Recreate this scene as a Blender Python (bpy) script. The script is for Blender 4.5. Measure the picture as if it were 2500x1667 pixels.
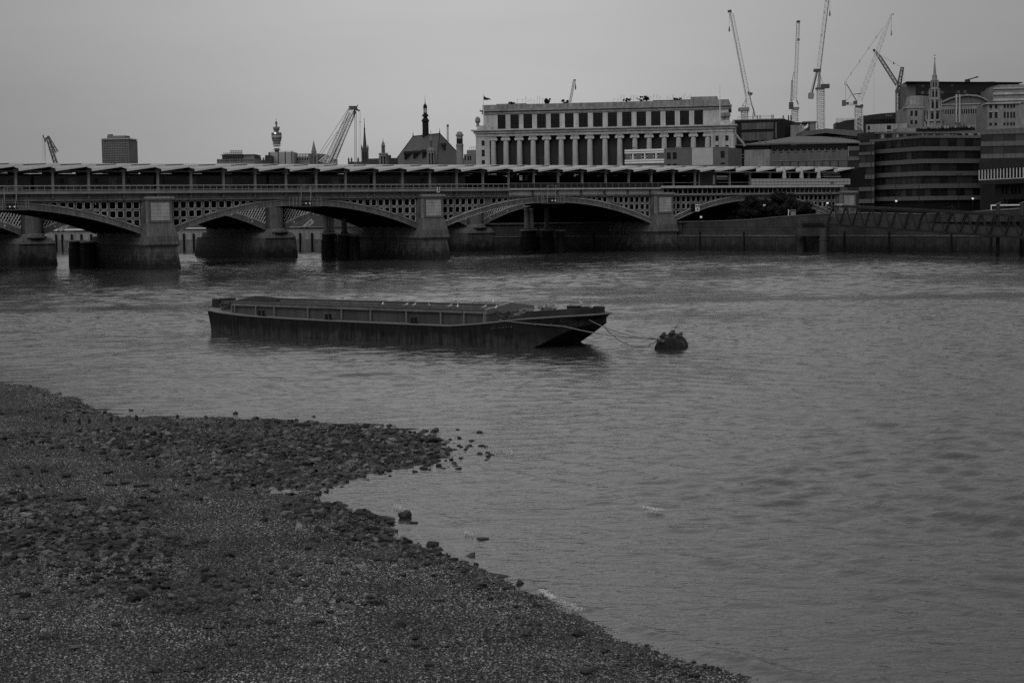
import bpy, math, random
import numpy as np
from mathutils import Vector, Matrix
random.seed(7); RNG = np.random.default_rng(7)
for o in list(bpy.data.objects): bpy.data.objects.remove(o)
S = bpy.context.scene
C = S.collection
R = math.radians

# ------------------------------------------------------------------ camera, sky, sun, exposure
F = 4040.0; H = 8.6; PITCH = math.atan((508.5-833.5)/F); ROLL = 0.0145
cam = bpy.data.objects.new('camera', bpy.data.cameras.new('camera')); C.objects.link(cam)
cam.data.sensor_width = 36.0; cam.data.lens = F/2500*36; cam.data.clip_start = 0.5; cam.data.clip_end = 20000
cam.matrix_world = Matrix.Translation((0, 0, H)) @ Matrix.Rotation(math.pi/2+PITCH, 4, 'X') @ Matrix.Rotation(-ROLL, 4, 'Z')
S.camera = cam

SUN_EL, SUN_AZ = R(38), R(200)          # azimuth clockwise from +Y (north of the scene)
SKY_BASE, SKY_BELT = 1.95, 2.1
world = bpy.data.worlds.new('World'); S.world = world; world.use_nodes = True
nt = world.node_tree; nt.nodes.clear()
def wn(t, **k):
    n = nt.nodes.new(t)
    for a, b in k.items(): setattr(n, a, b)
    return n
L = nt.links.new
out = wn('ShaderNodeOutputWorld'); bg = wn('ShaderNodeBackground'); bg.inputs['Strength'].default_value = 0.1
sky = wn('ShaderNodeTexSky', sky_type='NISHITA', sun_disc=False, sun_elevation=SUN_EL, sun_rotation=SUN_AZ)
sky.air_density = 1.0; sky.dust_density = 4.0
bw = wn('ShaderNodeRGBToBW'); L(sky.outputs[0], bw.inputs[0])
tc = wn('ShaderNodeTexCoord')
# thinner cloud (brighter) in a broad belt over the river, towards the north; both sides dulled further to suggest lens fall-off
sx_ = wn('ShaderNodeSeparateXYZ'); L(tc.outputs['Generated'], sx_.inputs[0])
def mth(op, a, b=None, c=None):
    n = wn('ShaderNodeMath', operation=op)
    for i, v in enumerate((a, b, c)):
        if v is None: continue
        if isinstance(v, (int, float)): n.inputs[i].default_value = v
        else: L(v, n.inputs[i])
    return n.outputs[0]
xx = mth('ADD', sx_.outputs['X'], 0.02)
belt = mth('EXPONENT', mth('MULTIPLY', mth('MULTIPLY', xx, xx), -1.0/(0.24**2)))
ss = wn('ShaderNodeMapRange', interpolation_type='SMOOTHSTEP'); ss.inputs['From Min'].default_value = -0.4; ss.inputs['From Max'].default_value = 0.9
L(sx_.outputs['Y'], ss.inputs['Value'])
zup = mth('MAXIMUM', sx_.outputs['Z'], 0.0)
gl_o = mth('MULTIPLY', mth('MULTIPLY_ADD', mth('MULTIPLY', belt, ss.outputs[0]), SKY_BELT, SKY_BASE), mth('MULTIPLY_ADD', zup, 1.3, 1.0))
# soft stratus streaks
mp = wn('ShaderNodeMapping'); mp.inputs['Scale'].default_value = (1.6, 1.6, 9.0); L(tc.outputs['Generated'], mp.inputs[0])
nz = wn('ShaderNodeTexNoise'); nz.inputs['Scale'].default_value = 2.2; nz.inputs['Detail'].default_value = 4.0; L(mp.outputs[0], nz.inputs[0])
mr = wn('ShaderNodeMapRange'); mr.inputs['To Min'].default_value = 0.86; mr.inputs['To Max'].default_value = 1.14; L(nz.outputs['Fac'], mr.inputs['Value'])
m2 = wn('ShaderNodeMath', operation='MULTIPLY'); L(gl_o, m2.inputs[0]); L(mr.outputs[0], m2.inputs[1])
nb = wn('ShaderNodeMath', operation='MULTIPLY_ADD'); nb.inputs[1].default_value = 0.10; L(bw.outputs[0], nb.inputs[0]); L(m2.outputs[0], nb.inputs[2])
L(nb.outputs[0], bg.inputs['Color']); L(bg.outputs[0], out.inputs[0])

sun = bpy.data.objects.new('sun', bpy.data.lights.new('sun', 'SUN')); C.objects.link(sun)
sun.data.energy = 0.75; sun.data.angle = R(40); sun.data.color = (1.0, 1.0, 1.0)   # the photograph is black and white
sd = Vector((math.sin(SUN_AZ)*math.cos(SUN_EL), math.cos(SUN_AZ)*math.cos(SUN_EL), math.sin(SUN_EL)))
sun.rotation_euler = sd.to_track_quat('Z', 'Y').to_euler()
S.view_settings.view_transform = 'Standard'; S.view_settings.look = 'None'
S.view_settings.exposure = 0.0; S.view_settings.gamma = 1.0; S.view_settings.use_curve_mapping = False
S.render.resolution_x = 1024; S.render.resolution_y = 682
S.cycles.max_bounces = 5; S.cycles.diffuse_bounces = 3; S.cycles.glossy_bounces = 3; S.cycles.use_denoising = False

# ------------------------------------------------------------------ measuring helpers
def ray(px, py):
    x = (px-1250)/F; y = -(py-833.5)/F
    c, s = math.cos(ROLL), math.sin(ROLL)
    xr = x*c+y*s; yr = -x*s+y*c
    return Vector((xr, math.cos(PITCH)-yr*math.sin(PITCH), math.sin(PITCH)+yr*math.cos(PITCH)))
def at(px, py, Y):
    r = ray(px, py); r = r/r.y*Y
    return Vector((r.x, Y, H+r.z))
def gnd(px, py, z=0.0):
    r = ray(px, py); t = (z-H)/r.z
    return Vector((r.x*t, r.y*t, z))
BD = Vector((0.81075668, 0.5853833, 0)); BN = Vector((BD.y, -BD.x, 0)); BP = Vector((-52.1, 258.9, 0))
def hz(px, py, n=0.0):
    r = ray(px, py); q = BP.dot(BN)+n; t = q/(r.x*BN.x+r.y*BN.y)
    w = r*t
    return (w-BP).dot(BD), w.z+H

# ------------------------------------------------------------------ materials
MATS = {}
def mat(name, g, rough=0.75, var=0.25, scale=1.0, bump=0.0, bscale=None, spec=0.5, streak=0.0, metal=0.0, coord='Object', fine=0.0, emit=0.0):
    if name in MATS: return MATS[name]
    m = bpy.data.materials.new(name); m.use_nodes = True; t = m.node_tree; N = t.nodes; K = t.links.new
    p = N['Principled BSDF']; p.inputs['Roughness'].default_value = rough; p.inputs['Metallic'].default_value = metal
    p.inputs['Specular IOR Level'].default_value = spec
    cd = N.new('ShaderNodeTexCoord'); co = cd.outputs[coord]
    a = N.new('ShaderNodeTexNoise'); a.inputs['Scale'].default_value = 0.35*scale; a.inputs['Detail'].default_value = 9; a.inputs['Roughness'].default_value = 0.65; K(co, a.inputs[0])
    r = N.new('ShaderNodeMapRange'); r.inputs['From Min'].default_value = 0.3; r.inputs['From Max'].default_value = 0.7
    r.inputs['To Min'].default_value = g*(1-var); r.inputs['To Max'].default_value = g*(1+var); K(a.outputs['Fac'], r.inputs['Value'])
    v = r.outputs[0]
    if streak:
        mpn = N.new('ShaderNodeMapping'); mpn.inputs['Scale'].default_value = (1.0, 1.0, 0.12); K(co, mpn.inputs[0])
        b = N.new('ShaderNodeTexNoise'); b.inputs['Scale'].default_value = 2.6*scale; b.inputs['Detail'].default_value = 6; K(mpn.outputs[0], b.inputs[0])
        br = N.new('ShaderNodeMapRange'); br.inputs['From Min'].default_value = 0.38; br.inputs['From Max'].default_value = 0.68
        br.inputs['To Min'].default_value = 1-streak; br.inputs['To Max'].default_value = 1+streak; K(b.outputs['Fac'], br.inputs['Value'])
        x = N.new('ShaderNodeMath'); x.operation = 'MULTIPLY'; K(v, x.inputs[0]); K(br.outputs[0], x.inputs[1]); v = x.outputs[0]
    if fine:
        f = N.new('ShaderNodeTexNoise'); f.inputs['Scale'].default_value = 14*scale; f.inputs['Detail'].default_value = 4; K(co, f.inputs[0])
        fr = N.new('ShaderNodeMapRange'); fr.inputs['From Min'].default_value = 0.35; fr.inputs['From Max'].default_value = 0.65
        fr.inputs['To Min'].default_value = 1-fine; fr.inputs['To Max'].default_value = 1+fine; K(f.outputs['Fac'], fr.inputs['Value'])
        x = N.new('ShaderNodeMath'); x.operation = 'MULTIPLY'; K(v, x.inputs[0]); K(fr.outputs[0], x.inputs[1]); v = x.outputs[0]
    K(v, p.inputs['Base Color'])
    if bump:
        bn = N.new('ShaderNodeTexNoise'); bn.inputs['Scale'].default_value = bscale or 6*scale; bn.inputs['Detail'].default_value = 6; K(co, bn.inputs[0])
        bb = N.new('ShaderNodeBump'); bb.inputs['Strength'].default_value = 1.0; bb.inputs['Distance'].default_value = bump
        K(bn.outputs['Fac'], bb.inputs['Height']); K(bb.outputs[0], p.inputs['Normal'])
    if emit:
        p.inputs['Emission Color'].default_value = (1, 1, 1, 1); p.inputs['Emission Strength'].default_value = emit
    MATS[name] = m
    return m
M = dict(
    pale=mat('portland_stone', 0.43, 0.85, 0.3, 0.5, 0.03, streak=0.16, fine=0.06),
    spirest=mat('grimy_portland_stone', 0.27, 0.85, 0.3, 0.6, streak=0.2),
    stone=mat('grey_stone', 0.22, 0.85, 0.25, 0.6, 0.03, streak=0.2, fine=0.08),
    wall=mat('weathered_concrete', 0.22, 0.85, 0.25, 0.6, 0.03, streak=0.25, fine=0.08),
    wet=mat('wet_dark_stone', 0.014, 0.6, 0.6, 1.2, 0.06, streak=0.2, fine=0.3, spec=.25),
    gdark=mat('soot_dark_granite', 0.045, 0.85, 0.5, 0.9, 0.04, streak=0.18, fine=0.3, spec=.3),
    granite=mat('granite', 0.115, 0.8, 0.35, 1.0, 0.04, streak=0.3, fine=0.15),
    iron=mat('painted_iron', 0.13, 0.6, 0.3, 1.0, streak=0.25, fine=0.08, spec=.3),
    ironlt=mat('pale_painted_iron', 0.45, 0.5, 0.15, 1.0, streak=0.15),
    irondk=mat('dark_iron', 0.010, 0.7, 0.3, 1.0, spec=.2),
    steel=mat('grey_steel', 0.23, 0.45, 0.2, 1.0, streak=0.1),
    asphalt=mat('dark_asphalt', 0.03, 0.95, 0.2, 1.0, spec=.1),
    panelstone=mat('pale_pier_panel', 0.36, 0.85, 0.25, 0.9, 0.02, streak=0.2, fine=0.1),
    eaves=mat('eaves_metal', 0.60, 0.4, 0.1, 0.8, streak=0.08),
    foam=mat('foam_flecks', 0.60, 0.9, 0.2, 4.0),
    white=mat('white_paint', 0.75, 0.5, 0.08, 1.0, streak=0.06),
    roof=mat('roof_sheet', 0.25, 0.35, 0.15, 0.8, streak=0.1),
    slate=mat('slate', 0.05, 0.6, 0.25, 0.6, 0.02, streak=0.12, fine=0.15),
    dark=mat('dark_cladding', 0.020, 0.6, 0.4, 1.0, streak=0.2, spec=.3),
    glass=mat('dark_glass', 0.008, 0.15, 0.5, 0.6, spec=0.35),
    glassg=mat('pale_glass', 0.10, 0.2, 0.35, 0.4, spec=0.7, streak=0.3),
    brick=mat('brown_brick', 0.12, 0.9, 0.2, 1.5, 0.01, fine=0.2),
    band=mat('concrete_band', 0.115, 0.8, 0.15, 0.7, streak=0.15),
    rust=mat('rusty_hull_paint', 0.013, 0.65, 0.75, 2.6, 0.02, streak=0.55, fine=0.4, spec=.25),
    deck=mat('worn_deck_paint', 0.13, 0.6, 0.25, 1.5, 0.01, fine=0.15),
    coam=mat('coaming_paint', 0.058, 0.6, 0.25, 0.8, streak=0.2, spec=.3),
    timber=mat('wet_timber', 0.010, 0.8, 0.4, 3.0, 0.02, streak=0.3),
    rope=mat('rope_fibre', 0.17, 0.95, 0.3, 8.0),
    leaf=mat('foliage', 0.022, 0.9, 0.5, 3.0, spec=.15),
    crane=mat('crane_paint', 0.62, 0.5, 0.15, 1.0),
    craned=mat('dark_crane_paint', 0.06, 0.5, 0.15, 1.0),
    gull=mat('white_feathers', 0.55, 0.8, 0.05, 1.0),
    gullg=mat('grey_feathers', 0.25, 0.8, 0.1, 1.0),
    lamp=mat('lit_lamp_glass', 0.8, 0.4, 0.0, 1.0, emit=0.38),
    siglamp=mat('signal_glass', 0.6, 0.4, 0.0, 1.0, emit=0.25),
    far=mat('far_stone', 0.17, 0.85, 0.2, 0.2, streak=0.12),
    fard=mat('far_dark_stone', 0.05, 0.85, 0.25, 0.3),
    mesh=mat('canvas', 0.42, 0.9, 0.12, 2.0),
)

def tide_mat(name, glow, ghigh, z0, z1, rough=.7, spec=.3, scale=1.0, streak=.35):
    """weed, mud or wash stain that ends in a ragged line between heights z0 and z1"""
    m = mat(name, 1.0, rough, .4, scale, .03, streak=streak, fine=.25, spec=spec); t = m.node_tree; N = t.nodes; K = t.links.new
    p = N['Principled BSDF']; src = p.inputs['Base Color'].links[0].from_socket
    cd = N.new('ShaderNodeNewGeometry'); sp = N.new('ShaderNodeSeparateXYZ'); K(cd.outputs['Position'], sp.inputs[0])
    n = N.new('ShaderNodeTexNoise'); n.inputs['Scale'].default_value = 1.1; n.inputs['Detail'].default_value = 5; K(cd.outputs['Position'], n.inputs['Vector'])
    a = N.new('ShaderNodeMath'); a.operation = 'MULTIPLY_ADD'; a.inputs[1].default_value = (z1-z0)*1.6; K(n.outputs['Fac'], a.inputs[0]); K(sp.outputs['Z'], a.inputs[2])
    off = (z1-z0)*.8
    r = N.new('ShaderNodeMapRange'); r.interpolation_type = 'SMOOTHSTEP'; r.inputs['From Min'].default_value = z0+off; r.inputs['From Max'].default_value = z1+off; r.inputs['To Min'].default_value = glow; r.inputs['To Max'].default_value = ghigh; K(a.outputs[0], r.inputs['Value'])
    x = N.new('ShaderNodeMath'); x.operation = 'MULTIPLY'; K(src, x.inputs[0]); K(r.outputs[0], x.inputs[1]); K(x.outputs[0], p.inputs['Base Color'])
    return m
M['pierbase'] = tide_mat('weed_stained_granite', .014, .085, .4, 3.0)
M['tidewall'] = tide_mat('weed_stained_wall', .012, .040, .2, 2.6)
M['hull'] = tide_mat('mud_streaked_hull_paint', .032, .009, .15, .85, .7, .25, 2.2, .6)

# ------------------------------------------------------------------ mesh helpers
class MB:
    def __init__(s): s.v = []; s.f = []; s.sm = False
    def add(s, vs, fs):
        b = len(s.v); s.v += [tuple(v) for v in vs]; s.f += [tuple(i+b for i in f) for f in fs]; return s
    def box(s, x0, x1, y0, y1, z0, z1):
        if x1 < x0: x0, x1 = x1, x0
        if y1 < y0: y0, y1 = y1, y0
        if z1 < z0: z0, z1 = z1, z0
        return s.add([(x0,y0,z0),(x1,y0,z0),(x1,y1,z0),(x0,y1,z0),(x0,y0,z1),(x1,y0,z1),(x1,y1,z1),(x0,y1,z1)],
                     [(0,3,2,1),(4,5,6,7),(0,1,5,4),(1,2,6,5),(2,3,7,6),(3,0,4,7)])
    def hexa(s, b, t):      # bottom 4, top 4 (counter-clockwise)
        return s.add(list(b)+list(t), [(0,3,2,1),(4,5,6,7),(0,1,5,4),(1,2,6,5),(2,3,7,6),(3,0,4,7)])
    def tube(s, p, q, r, n=5, r2=None, cap=True):
        p = Vector(p); q = Vector(q); d = q-p
        if d.length < 1e-6: return s
        d.normalize(); a = d.orthogonal().normalized(); b = d.cross(a); r2 = r if r2 is None else r2
        vs = []
        for c, rr in ((p, r), (q, r2)):
            for i in range(n):
                t = 2*math.pi*i/n; vs.append(c+a*(rr*math.cos(t))+b*(rr*math.sin(t)))
        fs = [(i, (i+1) % n, n+(i+1) % n, n+i) for i in range(n)]
        if cap: fs += [tuple(range(n-1, -1, -1)), tuple(range(n, 2*n))]
        return s.add(vs, fs)
    def path(s, pts, r, n=6):
        for a, b in zip(pts[:-1], pts[1:]): s.tube(a, b, r, n)
        return s
    def lathe(s, cx, cy, prof, n=12, a0=0.0):      # prof [(r,z)]
        vs = []; k = len(prof)
        for r, z in prof:
            for i in range(n):
                t = a0+2*math.pi*i/n; vs.append((cx+r*math.cos(t), cy+r*math.sin(t), z))
        fs = []
        for j in range(k-1):
            for i in range(n): fs.append((j*n+i, j*n+(i+1) % n, (j+1)*n+(i+1) % n, (j+1)*n+i))
        fs += [tuple(range(n-1, -1, -1)), tuple(range((k-1)*n, k*n))]
        return s.add(vs, fs)
    def prism(s, poly, y0, y1):      # polygon in x,z extruded along y
        n = len(poly)
        vs = [(x, y0, z) for x, z in poly]+[(x, y1, z) for x, z in poly]
        return s.add(vs, [tuple(range(n)), tuple(range(2*n-1, n-1, -1))]+[(i, n+i, n+(i+1) % n, (i+1) % n) for i in range(n)])
    def lattice(s, p, q, w, r, nb, w2=None, r2=None, up=None):
        """square lattice truss from p to q"""
        p = Vector(p); q = Vector(q); d = (q-p); Ln = d.length; d.normalize(); w2 = w if w2 is None else w2; r2 = r*0.55 if r2 is None else r2
        u = Vector(up) if up is not None else Vector((0, 0, 1))
        if abs(d.dot(u)) > 0.97: u = Vector((1, 0, 0))
        a = d.cross(u).normalized(); b = a.cross(d).normalized()
        def c(k, t):
            ww = (w+(w2-w)*t)/2; sx = (1, 1, -1, -1)[k]; sy = (1, -1, -1, 1)[k]
            return p+d*(Ln*t)+a*(ww*sx)+b*(ww*sy)
        for k in range(4): s.tube(c(k, 0), c(k, 1), r, 4)
        for i in range(nb):
            t0 = i/nb; t1 = (i+1)/nb
            for k in range(4):
                k2 = (k+1) % 4
                s.tube(c(k, t0) if i % 2 else c(k2, t0), c(k2, t1) if i % 2 else c(k, t1), r2, 3, cap=False)
                s.tube(c(k, t1), c(k2, t1), r2, 3, cap=False)
        return s
    def mesh(s, name, m, smooth=False):
        me = bpy.data.meshes.new(name); me.from_pydata(s.v, [], s.f)
        if m: me.materials.append(M[m] if isinstance(m, str) else m)
        if smooth:
            for p in me.polygons: p.use_smooth = True
        me.update(); return me
    def build(s, name, m, parent=None, smooth=False, loc=None):
        o = bpy.data.objects.new(name, s.mesh(name, m, smooth)); C.objects.link(o)
        if parent is not None: o.parent = parent
        if loc is not None: o.location = loc
        return o
def put(name, me, parent=None, loc=(0,0,0), rz=0, scale=None):
    o = bpy.data.objects.new(name, me); C.objects.link(o); o.parent = parent; o.location = loc; o.rotation_euler = (0, 0, rz)
    if scale is not None: o.scale = scale
    return o
def tag(o, label=None, cat=None, group=None, kind=None):
    if label: o['label'] = label
    if cat: o['category'] = cat
    if group: o['group'] = group
    if kind: o['kind'] = kind
    return o
def empty(name, loc=(0,0,0), rz=0, label=None, cat=None, group=None):
    o = bpy.data.objects.new(name, None); C.objects.link(o); o.location = loc; o.rotation_euler = (0, 0, rz); o.empty_display_size = 0.5
    return tag(o, label, cat, group)
ORD = ['leftmost','second','third','fourth','fifth','sixth','seventh','eighth','ninth','tenth','eleventh','twelfth']
def bm(mb, n): return mb
# ------------------------------------------------------------------ foreshore height field
SHORE_PX = [(-400,905),(0,933),(60,945),(110,957),(165,972),(215,995),(250,1010),(300,1016),(400,1020),(520,1022),(640,1024),(700,1027),(800,1034),(870,1038),(950,1046),
            (1010,1056),(1050,1070),(1078,1092),(1060,1112),(1000,1130),(930,1146),(860,1160),(800,1178),(762,1212),(800,1240),(850,1252),(900,1270),(935,1296),(965,1318),(1012,1332),
            (1062,1350),(1105,1374),(1165,1400),(1235,1425),(1295,1455),(1345,1486),(1425,1524),(1505,1556),(1605,1594),(1705,1625),(1785,1650),(1860,1677),(2100,1760),(2700,1980)]
poly = [gnd(*p)[:2] for p in SHORE_PX] + [(40.0, 8.0), (-60.0, 5.0), (-75.0, 60.0)]
poly = np.array(poly, float)
def shore_dist(X, Y):
    """signed distance to the waterline, positive on the dry side"""
    n = len(poly); best = np.full(X.shape, 1e9); inside = np.zeros(X.shape, bool)
    for i in range(n):
        ax, ay = poly[i]; bx, by = poly[(i+1) % n]
        dx, dy = bx-ax, by-ay
        t = np.clip(((X-ax)*dx+(Y-ay)*dy)/(dx*dx+dy*dy), 0, 1)
        best = np.minimum(best, (X-ax-t*dx)**2+(Y-ay-t*dy)**2)
        c = ((ay > Y) != (by > Y)) & (X < (bx-ax)*(Y-ay)/((by-ay) if by != ay else 1e-9)+ax)
        inside ^= c
    d = np.where(inside, np.sqrt(best), -np.sqrt(best))
    return d+wob(X, Y)*np.clip((Y-30)/25, .25, 1.0)
_W = [(RNG.uniform(0, 6.28), RNG.uniform(0, 6.28), f) for f in (0.25, 0.4, 0.63, 1.0, 1.6, 2.4, 3.7)]
def wob(X, Y):
    return 0.30*np.sin(X*2.3+1.7*np.sin(Y*1.1))*np.sin(Y*1.3+0.9*np.sin(X*1.9)+1)+0.16*np.sin(X*5.1+Y*2.2)*np.sin(Y*4.3-X*1.3)
def lump(X, Y):
    v = 0
    for a, b, f in _W:
        v = v+np.sin((X*math.cos(a)+Y*math.sin(a))*f*2.1+b+1.3*np.sin((Y*math.cos(a)-X*math.sin(a))*f*1.3+a))*np.sin((Y*math.cos(b)+X*math.sin(b))*f*1.7+a)/(f+0.6)
    return v*0.28
PUD = [(365, 1113, 1.5, .7), (600, 1084, 1.0, .8), (640, 1186, .8, .35), (705, 1196, .9, .35), (540, 1100, .6, .5)]
def height(X, Y):
    d = shore_dist(X, Y)
    base = np.where(d > 0, 0.055*d/(1+0.035*d)+0.012, np.maximum(np.where(d > -3, 0.035*d, -.105+0.12*(d+3)), -1.2))
    # the stony spit stays almost level
    spit = np.exp(-(((X+9.5)/10.0)**2+((Y-64)/9.0)**2))
    base = np.where(d > 0, base*(1-0.72*spit), base*(1-0.6*spit))
    for px_, py_, rx_, ry_ in PUD:
        g_ = gnd(px_, py_, .05); base = base-.16*np.exp(-((X-g_.x)/rx_)**2-((Y-g_.y)/ry_)**2)
    return base+0.028*lump(X, Y)*np.clip(d*0.5+1.0, 0.15, 1.4), d
def grid_sheet(xs, ys, zfun, name, m):
    X, Y = np.meshgrid(xs, ys); Z = zfun(X, Y)
    nx, ny = len(xs), len(ys)
    me = bpy.data.meshes.new(name)
    me.vertices.add(nx*ny); me.vertices.foreach_set('co', np.stack([X, Y, Z], -1).astype(np.float32).ravel())
    i = np.arange(nx-1)[None, :]+nx*np.arange(ny-1)[:, None]
    q = np.stack([i, i+1, i+1+nx, i+nx], -1).reshape(-1, 4)
    me.loops.add(q.size); me.loops.foreach_set('vertex_index', q.ravel().astype(np.int32))
    me.polygons.add(len(q)); me.polygons.foreach_set('loop_start', np.arange(0, q.size, 4, dtype=np.int32)); me.polygons.foreach_set('loop_total', np.full(len(q), 4, np.int32))
    me.polygons.foreach_set('use_smooth', np.ones(len(q), bool))
    me.update(calc_edges=True); me.materials.append(m)
    o = bpy.data.objects.new(name, me); C.objects.link(o)
    return o, X, Y, Z

# ---- foreshore material: damp silt and grit between the pebbles
def foreshore_material():
    m = bpy.data.materials.new('wet_shingle'); m.use_nodes = True; t = m.node_tree; N = t.nodes; K = t.links.new
    p = N['Principled BSDF']; p.inputs['Roughness'].default_value = 0.85; p.inputs['Specular IOR Level'].default_value = .25
    g = N.new('ShaderNodeNewGeometry')
    v = N.new('ShaderNodeTexVoronoi'); v.inputs['Scale'].default_value = 22; K(g.outputs['Position'], v.inputs['Vector'])
    sep = N.new('ShaderNodeSeparateColor'); K(v.outputs['Color'], sep.inputs[0])
    r = N.new('ShaderNodeMapRange'); r.inputs['To Min'].default_value = 0.008; r.inputs['To Max'].default_value = 0.075; K(sep.outputs[0], r.inputs['Value'])
    big = N.new('ShaderNodeTexNoise'); big.inputs['Scale'].default_value = 0.45; big.inputs['Detail'].default_value = 6; K(g.outputs['Position'], big.inputs['Vector'])
    br = N.new('ShaderNodeMapRange'); br.inputs['From Min'].default_value = 0.35; br.inputs['From Max'].default_value = 0.65; br.inputs['To Min'].default_value = 0.5; br.inputs['To Max'].default_value = 1.3; K(big.outputs['Fac'], br.inputs['Value'])
    x = N.new('ShaderNodeMath'); x.operation = 'MULTIPLY'; K(r.outputs[0], x.inputs[0]); K(br.outputs[0], x.inputs[1])
    K(x.outputs[0], p.inputs['Base Color'])
    b = N.new('ShaderNodeBump'); b.inputs['Distance'].default_value = 0.03; b.inputs['Strength'].default_value = 1
    inv = N.new('ShaderNodeMath'); inv.operation = 'SUBTRACT'; inv.inputs[0].default_value = 1; K(v.outputs['Distance'], inv.inputs[1])
    K(inv.outputs[0], b.inputs['Height']); K(b.outputs[0], p.inputs['Normal'])
    return m
MSH = foreshore_material()
xs = np.arange(-46, 18.01, 0.16); ys = np.arange(22, 100.01, 0.20)
fs, FX, FY, FZ = grid_sheet(xs, ys, lambda X, Y: height(X, Y)[0], 'foreshore', MSH)
tag(fs, 'shelving wet shingle foreshore in the left foreground', None, None, 'structure')

# ---- pebbles: uncountable shingle, scattered through geometry nodes with a density held on the sheet
FD = shore_dist(FX, FY)
band = lump(FX*0.55+3.0, FY*0.4+9.0)
# dark stony zones: the spit, the strip along the upper left, the water's edge
ZB = [(250, 1075, 4.5, 5, .9), (420, 1070, 5, 6, 1.1), (620, 1080, 6, 6, 1.2), (800, 1080, 5, 6, 1.2), (960, 1085, 4, 6, 1.2), (700, 1150, 4, 3.5, .9), (560, 1160, 3, 2.5, .6),
      (20, 1230, 2.6, 3.4, 1.1), (150, 1280, 2.6, 3.6, 1.25), (260, 1340, 2.2, 3.0, 1.25), (60, 1330, 2.0, 2.6, 1.1), (330, 1420, 1.6, 1.8, 1.0), (450, 1470, 1.6, 1.5, .8), (620, 1440, 1.8, 1.6, .75), (820, 1480, 1.5, 1.3, .6),
      (760, 1250, 1.5, 2.0, .9), (900, 1300, 1.4, 1.8, .9), (1010, 1350, 1.0, 1.2, .7), (100, 1000, 3, 4, .5)]
def zone(X, Y):
    z = 0
    for px_, py_, rx_, ry_, w_ in ZB:
        g_ = gnd(px_, py_, .35 if px_ < 500 and py_ > 1180 else .1); z = np.maximum(z, w_*np.exp(-((X-g_.x)/rx_)**2-((Y-g_.y)/ry_)**2))
    return z+0.42*np.exp(-((shore_dist(X, Y)-.2)/0.7)**2)
ZN = zone(FX, FY)+0.30*band
dens = np.where(FD > -0.25, 1.0, 0.0)*np.clip(26000.0/FY-150, 60, 620)
# only the part of the shore the river view can see
vis = (np.abs(FX) < FY*0.34+1.5)
dens = dens*vis*np.where(FZ > -.015, 1, .05)
a1 = fs.data.attributes.new('fine_density', 'FLOAT', 'POINT'); a1.data.foreach_set('value', (dens*np.clip(1.2-0.85*np.clip(ZN, 0, 1.3), 0.16, 1)).astype(np.float32).ravel())
spitw = np.exp(-(((FX+4.0)/6.5)**2+((FY-57)/11.0)**2))
cob = np.clip((ZN-0.32)*1.6, 0.03, 1.0)*np.where(FD > -0.15, 1, np.clip((FD+2.6)/2.6, 0, 1)**2.2*.55*spitw)*vis*np.where(FY<52, 42, 28)
a2 = fs.data.attributes.new('cobble_density', 'FLOAT', 'POINT'); a2.data.foreach_set('value', cob.astype(np.float32).ravel())

def pebble_material(name, lo, hi, rough):
    m = bpy.data.materials.new(name); m.use_nodes = True; t = m.node_tree; N = t.nodes; K = t.links.new
    p = N['Principled BSDF']; p.inputs['Roughness'].default_value = rough; p.inputs['Specular IOR Level'].default_value = .3
    oi = N.new('ShaderNodeObjectInfo')
    pw = N.new('ShaderNodeMath'); pw.operation = 'POWER'; pw.inputs[1].default_value = 2.6; K(oi.outputs['Random'], pw.inputs[0])
    r = N.new('ShaderNodeMapRange'); r.inputs['To Min'].default_value = lo; r.inputs['To Max'].default_value = hi; K(pw.outputs[0], r.inputs['Value'])
    g = N.new('ShaderNodeNewGeometry')
    big = N.new('ShaderNodeTexNoise'); big.inputs['Scale'].default_value = 0.35; big.inputs['Detail'].default_value = 6; K(g.outputs['Position'], big.inputs['Vector'])
    br = N.new('ShaderNodeMapRange'); br.inputs['From Min'].default_value = 0.36; br.inputs['From Max'].default_value = 0.64; br.inputs['To Min'].default_value = 0.55; br.inputs['To Max'].default_value = 1.35; K(big.outputs['Fac'], br.inputs['Value'])
    x = N.new('ShaderNodeMath'); x.operation = 'MULTIPLY'; K(r.outputs[0], x.inputs[0]); K(br.outputs[0], x.inputs[1])
    sn = N.new('ShaderNodeTexNoise'); sn.inputs['Scale'].default_value = 30; sn.inputs['Detail'].default_value = 3; K(g.outputs['Position'], sn.inputs['Vector'])
    sr = N.new('ShaderNodeMapRange'); sr.inputs['To Min'].default_value = 0.6; sr.inputs['To Max'].default_value = 1.4; K(sn.outputs['Fac'], sr.inputs['Value'])
    y = N.new('ShaderNodeMath'); y.operation = 'MULTIPLY'; K(x.outputs[0], y.inputs[0]); K(sr.outputs[0], y.inputs[1])
    K(y.outputs[0], p.inputs['Base Color'])
    return m
MP1 = pebble_material('shingle_pebbles', 0.014, 0.36, 0.8); MP2 = pebble_material('dark_cobbles', 0.005, 0.15, 0.6)
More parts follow.
